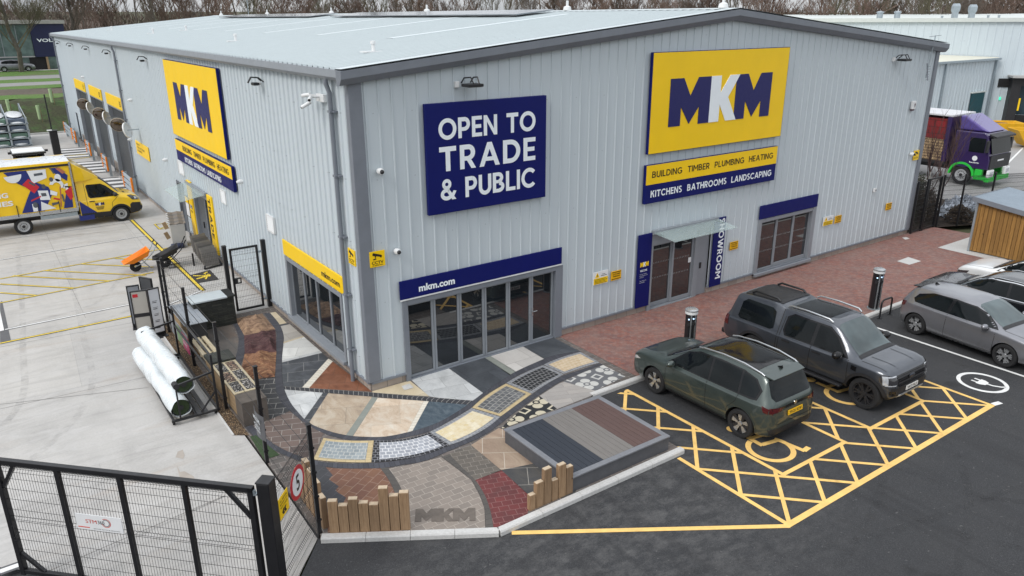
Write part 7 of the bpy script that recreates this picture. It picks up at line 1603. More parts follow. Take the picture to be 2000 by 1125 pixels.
# ---- black estate and white crossover, noses to the kerb, mostly out of frame
def estate(t, paint, roofp, H=1.5, W=.91, chrome=True):
    k = H/1.5
    st = [(-2.35, .42, .62, .70, .70, .62), (-2.30, .30, .85, 1.0, .83, .68), (-2.15, .24, .95, 1.20, .89, .66), (-1.9, .22, .98, 1.36, W, .62), (-1.5, .21, .98, 1.44, W, .61), (-.7, .20, .97, 1.495, W, .62), (-.1, .20, .96, 1.50, W, .62), (.30, .20, .95, 1.44, W, .61), (.75, .20, .94, 1.23, W, .66), (1.1, .20, .94, 1.05, W, .72), (1.28, .20, .93, 1.01, W, .76), (1.75, .21, .90, .965, .90, .76), (2.1, .23, .84, .89, .86, .72), (2.27, .27, .73, .78, .77, .64), (2.35, .35, .58, .62, .64, .52)]
    st = [(a, b, c*k, d*k, e, g) for a, b, c, d, e, g in st]; v, f = hull(st); B = Body(t, v, f, paint, [(1.42, .385, .34), (-1.42, .385, .34)], W)
    def sd(sg):
        B.lay('window_trim', [(y, z*k) for y, z in ((1.05, .98), (.62, 1.27), (.25, 1.39), (-.4, 1.425), (-1.2, 1.40), (-1.85, 1.25), (-1.95, 1.05), (-1.6, 1.01))], 'side', m_gloss, .003, sg=sg)
        if chrome: B.seam('chrome_strip', [(1.05, .975*k), (-1.0, .985*k), (-1.6, 1.0*k), (-1.95, 1.04*k)], 'side', m_chrome, .022, .009, sg); B.seam('chrome_strip', [(1.03, 1.0*k), (.62, 1.275*k), (.25, 1.40*k), (-.4, 1.432*k), (-1.2, 1.408*k), (-1.85, 1.26*k)], 'side', m_chrome, .022, .009, sg)
        for pl_ in ([(.94, 1.00), (.60, 1.24), (.22, 1.36), (-.28, 1.385), (-.32, 1.005)], [(-.40, 1.008), (-.36, 1.388), (-1.12, 1.365), (-1.20, 1.02)], [(-1.27, 1.025), (-1.20, 1.36), (-1.80, 1.22), (-1.88, 1.06)]): B.lay('window', [(a, b*k) for a, b in pl_], 'side', m_cglass, .007, sg=sg)
        for pts in ([(1.0, .95*k), (1.02, .75), (1.0, .32)], [(-.36, .97*k), (-.38, .32)], [(-1.24, .98*k), (-1.05, .6), (-1.02, .32)]): B.seam('panel_gap', pts, 'side', m_seam, .012, .003, sg)
        for y in (-.18, -1.05): B.lay('door_handle', [(y-.11, .86*k), (y+.11, .86*k), (y+.11, .895*k), (y-.11, .895*k)], 'side', m_chrome if chrome else paint, .028, sg=sg)
        B.lay('head_lamp', [(1.84, .80*k), (2.24, .72*k), (2.24, .60*k), (1.95, .64*k)], 'side', m_lampd, .008, sg=sg)
        mirror(t, sg*.89, .80, .98*k, sg, paint, 1.05)
        for y in (1.42, -1.42): wheel(t, sg*.79, y, .34, .225, 'ten', sg)
        mb = MB(); mb.tube([(sg*.60, .20, 1.44*k), (sg*.61, .05, 1.48*k), (sg*.61, -1.2, 1.49*k), (sg*.59, -1.7, 1.42*k)], .018, 8); mb.build('roof_rail', m_alu if chrome else m_black, t, smooth=60)
    sides(sd)
    B.lay('windscreen', [(-.66, 1.10), (.66, 1.10), (.58, .38), (-.58, .38)], 'top', m_cglass, .005); B.lay('cowl', [(-.74, 1.20), (.74, 1.20), (.68, 1.07), (-.68, 1.07)], 'top', m_blackp, .008)
    if roofp: B.lay('roof_panel', [(-.60, .30), (.60, .30), (.60, -1.6), (-.60, -1.6)], 'top', roofp, .006)
    B.lay('grille', [(-.5, .52*k), (.5, .52*k), (.46, .66*k), (-.46, .66*k)], 'front', m_gloss, .008, sg=1)
    for sg in (-1, 1): B.seam('panel_gap', [(sg*.74, 1.2), (sg*.72, 1.9), (sg*.55, 2.2)], 'top', m_seam, .012, .003); B.lay('head_lamp', [(sg*.52, .60*k), (sg*.80, .60*k), (sg*.78, .74*k), (sg*.52, .70*k)], 'front', m_lampd, .010, sg=1)
    B.lay('rear_window', [(-.56, 1.30*k), (.56, 1.30*k), (.62, 1.06*k), (-.62, 1.06*k)], 'rear', m_cglass, .006, sg=-1); plate(t, 0, 2.36, .46, 1, 'YE19 KPO', m_plw)
t = thing('parked_car', 'glossy black estate car with chrome window trim parked beyond the grey hatchback', 'car', (18.35, -6.92, AZ), 0); estate(t, car_paint('black_paint', srgb('1f2126'), .4, .25), None)
t = thing('parked_car', 'white crossover car with black roof parked farthest right by the bin store', 'car', (20.65, -6.98, AZ), 0); estate(t, car_paint('white_car_paint', (.70, .71, .71), .0, .3), m_gloss, 1.62, .92, False)
# ------------------------------------------------------------ yellow curtain-sided van
t = thing('delivery_van', 'yellow curtain-sided delivery van with a collage of building goods on its side', 'van', (-1.0, 23.6, 0), -math.pi/2); van = t
# local: +Y forward (towards the wall), +X towards the viewer side; nose at y=0
m_vy = car_paint('van_yellow', srgb('efc417'), .0, .35); m_vb = M('van_navy', srgb('1d2a72'), .4, 0, .05)
cab = [(-.02, .45, .62, .66, .80, .72), (-.10, .36, .92, 1.00, .92, .76), (-.30, .30, 1.02, 1.14, .99, .78), (-.60, .28, 1.10, 1.24, 1.01, .80), (-.86, .28, 1.15, 1.32, 1.02, .82), (-1.10, .28, 1.18, 1.55, 1.02, .80), (-1.45, .28, 1.2, 1.92, 1.02, .80), (-1.70, .28, 1.2, 2.12, 1.02, .82), (-1.90, .28, 1.2, 2.20, 1.02, .84), (-2.62, .28, 1.2, 2.24, 1.02, .86)]
v, f = hull([s for s in reversed(cab)], 40); B = Body(t, v, f, m_vy, [(-.98, .40, .36)], 1.02, 'cab')
def van_side(sg):
    B.lay('window_trim', [(-.92, 1.22), (-1.42, 1.72), (-1.62, 1.84), (-2.18, 1.86), (-2.24, 1.80), (-2.20, 1.32), (-2.12, 1.24)], 'side', m_gloss, .004, sg=sg)
    B.lay('window', [(-1.30, 1.26), (-1.58, 1.66), (-1.66, 1.79), (-2.15, 1.81), (-2.15, 1.34), (-2.08, 1.28)], 'side', m_cglass, .009, sg=sg)
    for pts in ([(-1.0, 1.2), (-1.28, .95), (-1.30, .55)], [(-2.30, 1.95), (-2.28, .50)], [(-1.34, .50), (-2.28, .50)]): B.seam('panel_gap', pts, 'side', m_seam, .014, .004, sg)
    B.lay('bumper', [(-.02, .40), (-.02, .78), (-.45, .84), (-.55, .75), (-.57, .32)], 'side', m_blackp, .008, sg=sg); B.lay('sill', [(-1.40, .30), (-2.60, .30), (-2.60, .60), (-1.42, .56)], 'side', m_blackp, .007, sg=sg)
    B.lay('head_lamp', [(-.12, .92), (-.10, 1.02), (-.44, 1.16), (-.62, 1.17), (-.42, .96)], 'side', m_lampd, .010, sg=sg); B.lay('lamp_lens', [(-.16, .96), (-.16, 1.02), (-.34, 1.08), (-.34, 1.0)], 'side', m_lampw, .014, sg=sg)
    B.lay('navy_flash', [(-2.60, 1.18), (-2.60, .60), (-1.96, .58)], 'side', m_vb, .008, sg=sg); arch_trim(B, -.98, .40, .36, sg, m_blackp, .08, .010, -10, 190)
    B.lay('door_handle', [(-2.20, 1.08), (-1.98, 1.08), (-1.98, 1.12), (-2.20, 1.12)], 'side', m_blackp, .02, sg=sg)
    mirror(t, sg*1.0, -1.12, 1.26, sg, m_blackp, 1.2)
    wheel(t, sg*.90, -.98, .36, .23, 'steel', sg); wheel(t, sg*.92, -4.90, .36, .28, 'steel', sg)
sides(van_side)
B.lay('windscreen', [(-.76, -.92), (.76, -.92), (.74, -1.66), (-.74, -1.66)], 'top', m_cglass, .006); B.lay('grille', [(-.6, .66), (.6, .66), (.55, .84), (-.55, .84)], 'front', m_blackp, .008, sg=1); B.lay('bumper', [(-.85, .38), (.85, .38), (.85, .66), (-.85, .66)], 'front', m_blackp, .010, sg=1)
for a, b in ((-.5, -.2), (.2, .5)): B.lay('bonnet_vent', [(a, -.62), (b, -.62), (b, -.72), (a, -.72)], 'top', m_blackp, .006)
mb = MB(); y0 = -1.60; mb.prism([(-.85, y0, 0), (.85, y0, 0), (1.0, -2.62, 0), (-1.0, -2.62, 0)], (0, 0, 0.001))
mb = MB(); mb.add([(-.78, -1.62, 2.10), (.78, -1.62, 2.10), (-.80, -1.78, 2.26), (.80, -1.78, 2.26), (-1.02, -2.66, 2.04), (1.02, -2.66, 2.04), (-1.03, -2.66, 2.92), (1.03, -2.66, 2.92), (-.98, -2.30, 2.66), (.98, -2.30, 2.66), (-.98, -2.2, 2.04), (.98, -2.2, 2.04)], [(0, 2, 3, 1), (2, 8, 9, 3), (8, 6, 7, 9), (0, 10, 8, 2), (10, 4, 6, 8), (1, 3, 9, 11), (11, 9, 7, 5), (4, 5, 7, 6), (0, 1, 11, 10), (10, 11, 5, 4)]); mb.build('wind_deflector', m_vy, t, bevel=.05, seg=3)
# box: curtains, roof, posts, side guard
X1, L0, L1, zb, zt = 1.07, -2.70, -8.6, .92, 2.98
m_cur = M('curtain_yellow', srgb('f0c51c'), .5, 0, .05, 2, bump=.25, bscale=3)
mb = MB(); n = 40
for sg in (-1, 1):
    v = []
    for i in range(n+1):
        y = L0-.06+(L1-L0+.06)*i/n
        for z in (zb, zb+.15, zb+.3, 1.5, 2.2, zt-.12): v.append((sg*(X1-.015+.010*math.sin(i*1.9)*(1 if z < 1.3 else .4)), y, z))
    mb.add(v, [(i*6+j, (i+1)*6+j, (i+1)*6+j+1, i*6+j+1) for i in range(n) for j in range(5)])
mb.build('curtain', m_cur, t, smooth=60)
mb = MB(); mb.box(-X1+.03, X1-.03, L1, L0-.02, zb, zt-.1); mb.build('box_body', m_cur, t)
mb = MB(); v = []; n = 24
for i in range(n+1):
    y = L0+(L1-L0)*i/n; v += [(x, y, zt+.03+.05*(1-(x/X1)**2)+.012*math.sin(i*1.7+x*3)) for x in (-X1, -X1*.5, 0, X1*.5, X1)]
mb.add(v, [(i*5+j, (i+1)*5+j, (i+1)*5+j+1, i*5+j+1) for i in range(n) for j in range(4)]); mb.build('roof', M('van_roof', (.62, .64, .66), .3, 0, .1, 2), t, smooth=60)
for sg in (-1, 1):
    mb = MB(); mb.box(sg*X1-.03, sg*X1+.03, L1, L0, zt-.06, zt+.035); mb.build('cant_rail', m_cur, t); mb = MB(); mb.box(sg*X1-.015, sg*X1+.018, L1, L0-.05, zt-.16, zt-.062); mb.build('curtain_track', m_blackp, t)
    mb = MB(); mb.box(sg*X1-.04, sg*X1+.035, L0-.05, L0+.02, zb-.1, zt); mb.build('corner_post', m_alu, t)
    mb = MB(); mb.box(sg*X1-.03, sg*X1+.01, L1, L0, zb-.16, zb); mb.build('side_raft', m_alu, t)
    mb = MB(); mb.box(sg*1.0-.02, sg*1.0+.02, -4.2, -2.75, .55, .72); mb.box(sg*.98-.02, sg*.98+.02, -4.2, -4.1, .55, zb-.1); mb.build('side_guard', m_galv, t)
    mb = MB(); mb.box(sg*.9-.15, sg*.9+.12, -2.70, -2.10, .28, .5) if sg > 0 else mb.box(-1.02, -.75, -2.70, -2.10, .28, .5); mb.build('skirt', m_vb, t)
    for y in (-3.4, -4.2, -5.0, -5.8, -6.6, -7.4): mb = MB(); mb.bar((sg*(X1+.012), y, zb-.1), (sg*(X1+.012), y, zb+.40), .055, .03, (0, 1, 0)); mb.build('curtain_strap', m_blackp, t)
    mb = MB(); mb.box(sg*.92-.18, sg*.92+.18, -5.35, -4.45, .72, .76); mb.build('mudguard', m_blackp, t)
mb = MB(); mb.box(-.45, -.35, L1, -2.4, .45, .62); mb.box(.35, .45, L1, -2.4, .45, .62); mb.box(-.9, .9, -5.0, -4.8, .3, .42); mb.build('chassis', m_blackp, t)
# collage on the curtain (viewer side is +X after the turn); s runs back from the headboard, h up from the raft
m_vr = M('print_red', srgb('c42430'), .5); m_vw = M('print_white', srgb('dfe2e6'), .5, 0, .05); m_vg = M('print_grey', srgb('50545c'), .5); m_vp = M('print_pink', srgb('b06a50'), .5)
XS = X1+.012
def gr(nm, mat, polys, k=0, par=t):
    mb = MB()
    for pl_ in polys: mb.prism([(XS+.0015*k, L0-.06-a*.79, zb+.02+b*1.06) for a, b in pl_], (.001, 0, 0))
    return mb.build(nm, mat, par)
def blob(c, r, n=18, sy=1., a0=0, a1=360): return [(c[0]+r*math.cos(R(a0+(a1-a0)*i/n)), c[1]+r*sy*math.sin(R(a0+(a1-a0)*i/n))) for i in range(n)]
gr('print_navy', m_vb, [[(3.10, 1.74), (2.05, 1.74), (1.85, 1.30), (1.15, .98), (1.05, .66), (1.55, .02), (2.65, .02), (2.25, .62), (2.0, .95), (2.65, 1.30)], [(.95, 1.74), (.55, 1.74), (.12, 1.38), (.20, 1.15), (.62, 1.42)], [(.62, .02), (.15, .02), (.10, .55), (.32, .75)]])
gr('print_white_goods', m_vw, [blob((2.72, 1.62), .42, 16, .8, 180, 360), [(2.02, 1.72), (1.12, 1.72), (1.15, 1.36), (1.85, 1.18)], blob((.62, 1.32), .16), [(1.70, .88), (1.22, .84), (1.18, .44), (1.66, .48)], [(1.72, .04), (.98, .06), (1.65, .42)], [(2.10, .03), (1.88, .03), (1.86, .38), (2.1, .35)]], 1)
ar = [(.75+.36*math.cos(R(a)), .95+.34*math.sin(R(a))) for a in range(20, 200, 12)]+[(.75+.20*math.cos(R(a)), .95+.19*math.sin(R(a))) for a in range(200, 20, -12)]
gr('print_pipe', m_vw, [ar, [(.42, 1.0), (.20, 1.06), (.22, .9), (.44, .84)], [(1.10, .85), (.78, .72), (.84, .58), (1.14, .66)], [(.36, .95), (.12, .80), (.02, .90), (.34, .72)]], 1)
gr('print_red_goods', m_vr, [[(2.36, 1.18), (2.02, 1.40), (1.58, 1.02), (1.88, .78)], [(.42, .72), (.04, .92), (.06, .45), (.20, .32)], [(2.1, .52), (1.60, .66), (1.60, .60), (2.1, .46)], [(1.0, .52), (.72, .44), (.74, .38), (1.04, .46)]], 2)
gr('print_dark_goods', m_vg, [[(1.72, 1.58), (1.30, 1.60), (1.30, 1.50), (1.72, 1.48)], [(1.58, .76), (1.34, .75), (1.32, .62), (1.56, .62)], blob((1.38, 1.02), .10), blob((1.95, .30), .12), blob((.95, 1.28), .10, 8), [(1.14, .18), (.82, .24), (.80, .32), (1.16, .3)], [(2.0, 1.30), (1.74, 1.14), (1.78, 1.06), (2.05, 1.22)], [(.92, 1.74), (.84, 1.74), (.72, 1.52), (.80, 1.50)], [(.62, .62), (.52, .62), (.50, .30), (.58, .30)]], 3)
gr('print_tiles', m_vp, [[(.66, 1.72), (.44, 1.72), (.18, 1.52), (.36, 1.46)], [(.62, .95), (.56, .95), (.70, .1), (.76, .1)]], 2)
def vtext(s, a0, a1, h0, h1, mat, bold=.02):
    mb = MB(); text(mb, s, (XS+.004, L0-.06-a0, zb+h0), (0, -(a1-a0), 0), (0, 0, h1-h0), bold); mb.build('lettering', mat, t, fix=False)
vtext('BUILDING', 4.05, 2.46, .78, 1.0, m_vw, .03); vtext('SUPPLIES', 4.05, 2.34, .42, .64, m_vw, .03); vtext('for all the', 3.70, 2.80, 1.38, 1.52, m_ltk, 0); vtext('trade,', 3.6, 2.98, 1.20, 1.33, m_ltk, 0); vtext('home', 3.5, 3.0, 1.05, 1.15, m_ltk, 0)
mb = MB(); xs = 1.028; mkm(mb, (xs, -1.98, .88), (0, .36, 0), (0, 0, .13), (.006, 0, 0)); mb.build('logo', [m_ltn, m_vw], t)
for k in range(3): mb = MB(); mb.box(xs-.003, xs+.004, -1.98+.02*k, -1.64-.02*k, .80-.05*k, .82-.05*k); mb.build('lettering', m_ltk, t)
# ------------------------------------------------------------ the land behind: bank, roads, showroom
def terrain(name, prof, x0, x1, mat, nx=60, wob=.0, kind='structure'):
    mb = MB(); rr = random.Random(3); v = []; n = len(prof)
    for i in range(nx+1):
        x = x0+(x1-x0)*i/nx
        for y, z in prof: v.append((x, y, z+wob*rr.uniform(-1, 1)))
    mb.add(v, [(i*n+j, (i+1)*n+j, (i+1)*n+j+1, i*n+j+1) for i in range(nx) for j in range(n-1)]); o = mb.build(name, mat, smooth=60, fix=False); o['kind'] = kind; return o
def grass_mat(name, a, b, c, s=.5):
    t = NT(name).set(.95); p = t.coord('pos'); n = t.noise(p, s, 6, .65); f = t.noise(p, 5, 5, .75)
    cc = t.ramp(n, [(.34, a), (.5, b), (.64, c)]); t.base(t.mix(t.ramp(f, [(.4, 0), (.7, .6)]), cc, tuple(x*.35 for x in a))); t.bump(f, .8, .1); return t.m
m_bank = grass_mat('bank_scrub', (.040, .036, .020), (.052, .060, .024), (.055, .115, .026)); m_turf = grass_mat('verge_grass', (.075, .17, .022), (.10, .19, .035), (.13, .15, .06), .25); m_dry = grass_mat('dry_verge', (.10, .085, .06), (.13, .10, .08), (.09, .10, .05), .2)
terrain('bank', [(58.0, -.02), (59, .25), (60.5, .9), (62, 1.65), (63.2, 2.15), (64.2, 2.36)], -40, 70, m_bank, 160, .10)
terrain('grass_bank', [(64.2, 2.36), (66, 2.42), (67.5, 2.45)], -40, 70, m_turf, 80, .04)
terrain('scrub_strip', [(67.5, 2.45), (70, 2.5), (73.5, 2.52)], -40, 70, m_dry, 80, .05); terrain('grass_bank', [(73.5, 2.52), (77.5, 2.55)], -40, 70, m_turf, 40, .03)
m_road = concrete_mat('road_surface', (.21, .205, .20), (.26, .255, .25), .2)
terrain('road', [(77.5, 2.56), (82.5, 2.56)], -60, 80, m_road, 4); terrain('grass_verge', [(82.5, 2.56), (87, 2.6)], -60, 80, m_turf, 40, .03); terrain('road', [(87, 2.6), (93.5, 2.6)], -60, 80, m_road, 4)
terrain('grass_verge', [(93.5, 2.61), (102.8, 2.66)], -60, 80, m_turf, 20, .02); terrain('forecourt', [(102.8, 2.66), (125, 2.66)], -60, 80, m_kerb, 2)
terrain('hills', [(125, 2.6), (200, 3.0), (420, 6), (800, 14), (1500, 20)], -900, 1200, m_land, 30, .4)
mb = MB(); mb.box(-26, .2, 57.9, 58.05, -.05, .12); struct(mb.build('kerb', m_kerb))
for x, y, h, l in ((-.55, 62.6, 1.15, 'pale green tube tree guard near the top of the bank'), (.55, 61.3, 1.15, 'pale green tube tree guard closest to the warehouse corner'), (-1.9, 60.2, 1.15, 'pale green tube tree guard low on the bank behind the racks'), (-3.9, 61.4, 1.1, 'bent pale green tree guard above the left racks')):
    t = thing('tree_guard', l, 'tree guard', (x, y, 0), 0, 'green tree guards on the bank'); z = .4+(y-59)*.47; mb = MB(); mb.lathe([(.11, 0), (.14, h), (.10, h), (.08, 0)], (0, 0, z), 2, 12); mb.build('tube', M('guard_green', srgb('a6bd8f'), .5) if 'guard_green' not in bpy.data.materials else bpy.data.materials['guard_green'], t, smooth=50); MB().bar((.16, 0, z-.3), (.16, 0, z+h*.8), .04).build('stake', m_pine, t)
# car showroom
VZ, VY = 2.66, 104.5
t = thing('car_showroom', 'distant glass-fronted car showroom with a navy panel above its windows', 'showroom', (-2, VY, VZ))
m_sg = glass_mat('showroom_glass', (.11, .155, .145), 1.5, .06); m_navyd = M('showroom_navy', srgb('171d44'), .45)
def vb(nm, mat, *a, **k): mb = MB(); mb.box(*a); return mb.build(nm, mat, t, world=True, **k)
vb('wall', M('showroom_wall', (.30, .31, .32), .6), -22, 5.95, VY+.3, VY+18, VZ, VZ+5.7); vb('roof_edge', M('showroom_coping', (.36, .35, .33), .5), -22.2, 6.1, VY-.3, VY+18, VZ+5.7, VZ+6.15)
vb('upper_glazing', m_sg, -22, 2.0, VY, VY+.2, VZ+1.75, VZ+5.6); vb('lower_glazing', m_sg, -22, 5.9, VY+.02, VY+.2, VZ+.1, VZ+1.6); vb('navy_cladding', m_navyd, 2.05, 5.93, VY-.15, VY+.2, VZ+1.62, VZ+5.66)
vb('lintel', M('showroom_lintel', (.4, .4, .4), .5), -22, 2.04, VY-.06, VY+.21, VZ+1.6, VZ+1.74)
for x in [-20+1.7*i for i in range(13)]: vb('mullion', m_greyL, x-.04, x+.04, VY-.05, VY+.01, VZ+1.75, VZ+5.6)
vb('entrance_column', M('timber_column', srgb('8f7a5e'), .6), 3.2, 3.45, VY-.2, VY-.001, VZ, VZ+1.6)
vb('entrance', m_dark, 1.3, 3.2, VY-.02, VY+.01, VZ, VZ+1.58)
mb = MB(); text(mb, 'VOLVO', (2.55, VY-.16, VZ+3.45), (3.1, 0, 0), (0, 0, .42), .03); mb.build('lettering', m_ltr, t, world=True, fix=False)
c = dup(hatch_root, (-.45, VY-1.6, VZ), R(-90), 'grey hatchback parked in front of the distant showroom glass'); 
# ------------------------------------------------------------ bare trees
def tree_mesh(seed, H, spread, levels, r0, twig=True, lean=.1, first=.25, thick=1.):
    """trunk mesh builder and crown mesh builder of a leafless tree"""
    rr = random.Random(seed); tb, cb = MB(), MB()
    def seg(mb, p, q, a, b, n):
        d = (q-p).normalized(); u = d.orthogonal().normalized(); w_ = d.cross(u); v = [p+(u*math.cos(2*math.pi*k/n)+w_*math.sin(2*math.pi*k/n))*a for k in range(n)]+[q+(u*math.cos(2*math.pi*k/n)+w_*math.sin(2*math.pi*k/n))*b for k in range(n)]
        mb.add(v, [(k, (k+1) % n, n+(k+1) % n, n+k) for k in range(n)])
    def grow(p, d, L, r, lv):
        n = 4 if lv >= 2 else 3; k = max(2, int(3 if lv > 1 else 2)); mb = tb if lv == levels else cb; pts = [p]
        for i in range(k):
            d = (d+Vector((rr.gauss(0, .13), rr.gauss(0, .13), rr.gauss(.05, .08)))).normalized(); q = pts[-1]+d*(L/k); a, b = r*(1-.45*i/k), r*(1-.45*(i+1)/k); seg(mb, pts[-1], q, a, b, 6 if lv == levels else n); pts.append(q)
        if lv == 0: return
        m = rr.randint(3, 5) if lv < levels else rr.randint(6, 8)
        for i in range(m):
            s = rr.uniform(first if lv == levels else .25, 1); j = min(k-1, int(s*k)); o = pts[j]+(pts[j+1]-pts[j])*(s*k-j); az = rr.uniform(0, 2*math.pi); el = rr.uniform(.35, .95)
            side = Vector((math.cos(az), math.sin(az), 0)); nd = (d*math.cos(el*spread)+side*math.sin(el*spread)+Vector((0, 0, .22))).normalized()
            grow(o, nd, L*rr.uniform(.45, .70), max(.012*thick, r*(1-.5*s)*rr.uniform(.42, .6)), lv-1)
        grow(pts[-1], (d+Vector((rr.gauss(0, .1), rr.gauss(0, .1), .1))).normalized(), L*.6, max(.012*thick, r*.5), lv-1)
    grow(Vector((0, 0, -.3)), Vector((rr.gauss(0, lean*.3), rr.gauss(0, lean*.3), 1)).normalized(), H*.5, r0, levels); return tb, cb
def bark(name, c): return M(name, c, .9, 0, .35, 2.5)
m_bark = bark('bark_brown', (.055, .046, .038)); m_bark2 = bark('bark_grey', (.115, .10, .085)); m_twig = bark('twig_brown', (.135, .108, .088)); m_twig2 = bark('twig_red', (.155, .105, .082)); m_twig3 = bark('twig_olive', (.125, .112, .072))
def make_tree(x, y, z, seed, H, label, group, sp=.9, lv=4, r0=.3, tm=None, bm=None, first=.25, thick=1.):
    t = thing('bare_tree', label, 'tree', (x, y, z), 0, group); tb, cb = tree_mesh(seed, H, sp, lv, r0, first=first, thick=thick); tb.build('trunk', bm or m_bark, t, fix=False); cb.build('crown', tm or m_twig, t, fix=False); return t
make_tree(-.05, 101.0, VZ, 5, 17, 'leafless tree with a thick trunk standing before the showroom glass', None, .95, 5, .30, m_twig3, m_bark2, .28, 1.3)
make_tree(7.0, 108.5, VZ, 11, 19, 'big leafless tree rising behind the far left corner of the warehouse roof', None, .85, 5, .36, m_twig, m_bark2, .25, 1.3)
make_tree(-4.2, 118, VZ, 15, 16, 'leafless tree at the far left edge behind the showroom', None, .95, 5, .28, m_twig2, m_bark2, .25, 1.3)
protos = []
for i, (H, sp, lv, tm) in enumerate(((15, .8, 4, m_twig), (13, .95, 4, m_twig2), (16, .7, 4, m_twig3), (12, 1.0, 4, m_twig2), (14, .85, 4, m_twig))):
    o = make_tree(0, 0, 0, 40+i, H, 'p', 'leafless trees along the skyline', sp, lv, .17, tm, m_bark2, .15, 2.0); protos.append(o)
def along(u, d, z):
    q = _ray(u, 33); q = Vector((q.x, q.y, 0)).normalized(); p = CAM+q*d; return (p.x, p.y, z)
rr = random.Random(21); kinds = ('tall narrow leafless tree', 'broad reddish leafless tree', 'slender olive-grey leafless tree', 'low spreading leafless tree', 'rounded brown leafless tree'); n = 0
behind = ('above the far left of the warehouse roof', 'above the left part of the roof ridge', 'above the middle of the roof ridge', 'behind the gable apex', 'behind the right slope of the gable', 'behind the roof vents of the pale hall', 'above the far right hall roof')
used = [0]*len(protos); u = 175
while u < 2010:
    k = rr.randrange(5); d = rr.uniform(120, 165); s = rr.uniform(.85, 1.25); z = 3.0 if u < 1500 else 2.0
    wh_ = behind[0 if u < 480 else 1 if u < 800 else 2 if u < 1150 else 3 if u < 1450 else 4 if u < 1680 else 5 if u < 1850 else 6]
    lab = kinds[k]+' on the skyline '+wh_
    o = protos[k] if not used[k] else dup(protos[k]); used[k] = 1; o.location = along(u, d, z); o.rotation_euler = (0, 0, rr.uniform(0, 6.28)); o.scale = (s, s, s*rr.uniform(.85, 1.15)); o['label'] = lab; o['group'] = lab.replace('leafless tree', 'leafless trees').replace(' on the skyline', ', skyline'); n += 1
    u += rr.uniform(18, 34)
# dense woodland behind, one mass of twigs
t = NT('woodland').set(.95); p = t.coord('pos'); nn = t.noise(p, .09, 5, .6); f = t.noise(p, 1.6, 6, .75)
cc = t.ramp(nn, [(.3, (.085, .066, .050)), (.5, (.125, .092, .072)), (.7, (.098, .092, .054))]); t.base(t.mix(t.ramp(f, [(.35, 0), (.7, .75)]), cc, (.040, .033, .027))); m_wood = t.m
mb = MB(); rr = random.Random(9)
def wtop(u): return 9.0+.8*math.sin(u*.011)+.6*math.sin(u*.037+1)+(2.2*max(0, min(1, (u-1650)/250)))
for i in range(26000):
    u = rr.uniform(-60, 2080); d = 150+rr.random()**1.5*70; h = wtop(u)*(d/150)**.5+rr.gauss(0, .55); z = 1.5+(h-1.5)*rr.random()**.5; x, y, _ = along(u, d, 0)
    s = rr.uniform(.5, 1.5); a = rr.uniform(0, 6.28); dz = rr.uniform(.6, 1.8); wv_ = Vector((math.cos(a), math.sin(a), 0))*rr.uniform(.05, .13); q = Vector((rr.gauss(0, .5), rr.gauss(0, .5), 1)).normalized()*dz; P = Vector((x, y, z))
    mb.add([P-wv_, P+wv_, P+q+wv_*.2, P+q-wv_*.2], [(0, 1, 2, 3)])
# solid undergrowth inside the wood so that no sky shows low down
k = 150; v = []
for i in range(k+1):
    u = -80+2180*i/k
    for j, (d, hh) in enumerate(((158, 0), (162, .62), (172, .80), (190, .80), (205, 0))): x, y, _ = along(u, d, 0); v.append((x, y, 1.0+(wtop(u)*(d/150)**.5-1)*hh+rr.gauss(0, .35)*(hh > 0)))
mb.add(v, [(i*5+j, (i+1)*5+j, (i+1)*5+j+1, i*5+j+1) for i in range(k) for j in range(4)])
o = mb.build('woodland', m_wood, fix=False); tag(o, 'brown leafless woodland massed along the whole horizon', 'woodland', None, 'stuff')
t = thing('lamp_post', 'slim grey street lamp column rising above the roof at upper left', 'lamp post', along(486, 118, 2.6)); MB().tube([(0, 0, 0), (0, 0, 9.5)], .07, 8).build('column', m_galv, t); MB().bar((0, 0, 9.5), (.8, -.3, 9.7), .09).build('lantern', m_galv, t)
# ------------------------------------------------------------ far end of the yard
t = thing('stock_rack', 'galvanised cantilever rack stacked with wrapped goods at the far left of the yard', 'rack', (-5.2, 54, 0))
def rk(nm, mat, *a, **kw): mb = MB(); mb.box(*a); return mb.build(nm, mat, t, world=True, **kw)
for x in (-8.2, -7.0, -5.8, -4.6, -3.4):
    mb = MB(); mb.box(x-.06, x+.06, 51.2, 51.32, 0, 2.1); mb.box(x-.06, x+.06, 56.4, 56.52, 0, 2.7); mb.bar((x, 51.26, 2.05), (x, 56.4, 2.62), .05); mb.build('upright', m_galv, t, world=True)
m_pk = [M('pack_green', srgb('5d7a6c'), .35, 0, .2, 3), M('pack_dark', srgb('3b434c'), .35, 0, .2, 3), M('pack_blue', srgb('566272'), .35, 0, .2, 3)]; m_film = M('white_film', (.62, .64, .65), .3, 0, .15, 2, bump=1., bscale=4)
rr = random.Random(4)
for L_ in range(4):
    z = .12+L_*.52; rk('shelf', m_galv, -8.3, -3.3, 51.2, 56.4, z-.06, z)
    for i in range(4):
        x = -8.15+i*1.2; o = rk('wrapped_pack', m_pk[rr.randrange(3)], x, x+1.08, 51.35, 56.2, z, z+.36, bevel=.06); mb = MB(); mb.sphere((x+.54, 51.5, z+.05), 1, 12, 6, (.5, .3, .10)); o2 = mb.build('loose_film', m_film, t, world=True, smooth=60)
for i in range(4): x = -8.15+i*1.2; mb = MB(); mb.sphere((x+.54, 53.8, 2.12), 1, 14, 8, (.58, 2.4, .14)); mb.build('top_film', m_film, t, world=True, smooth=60)
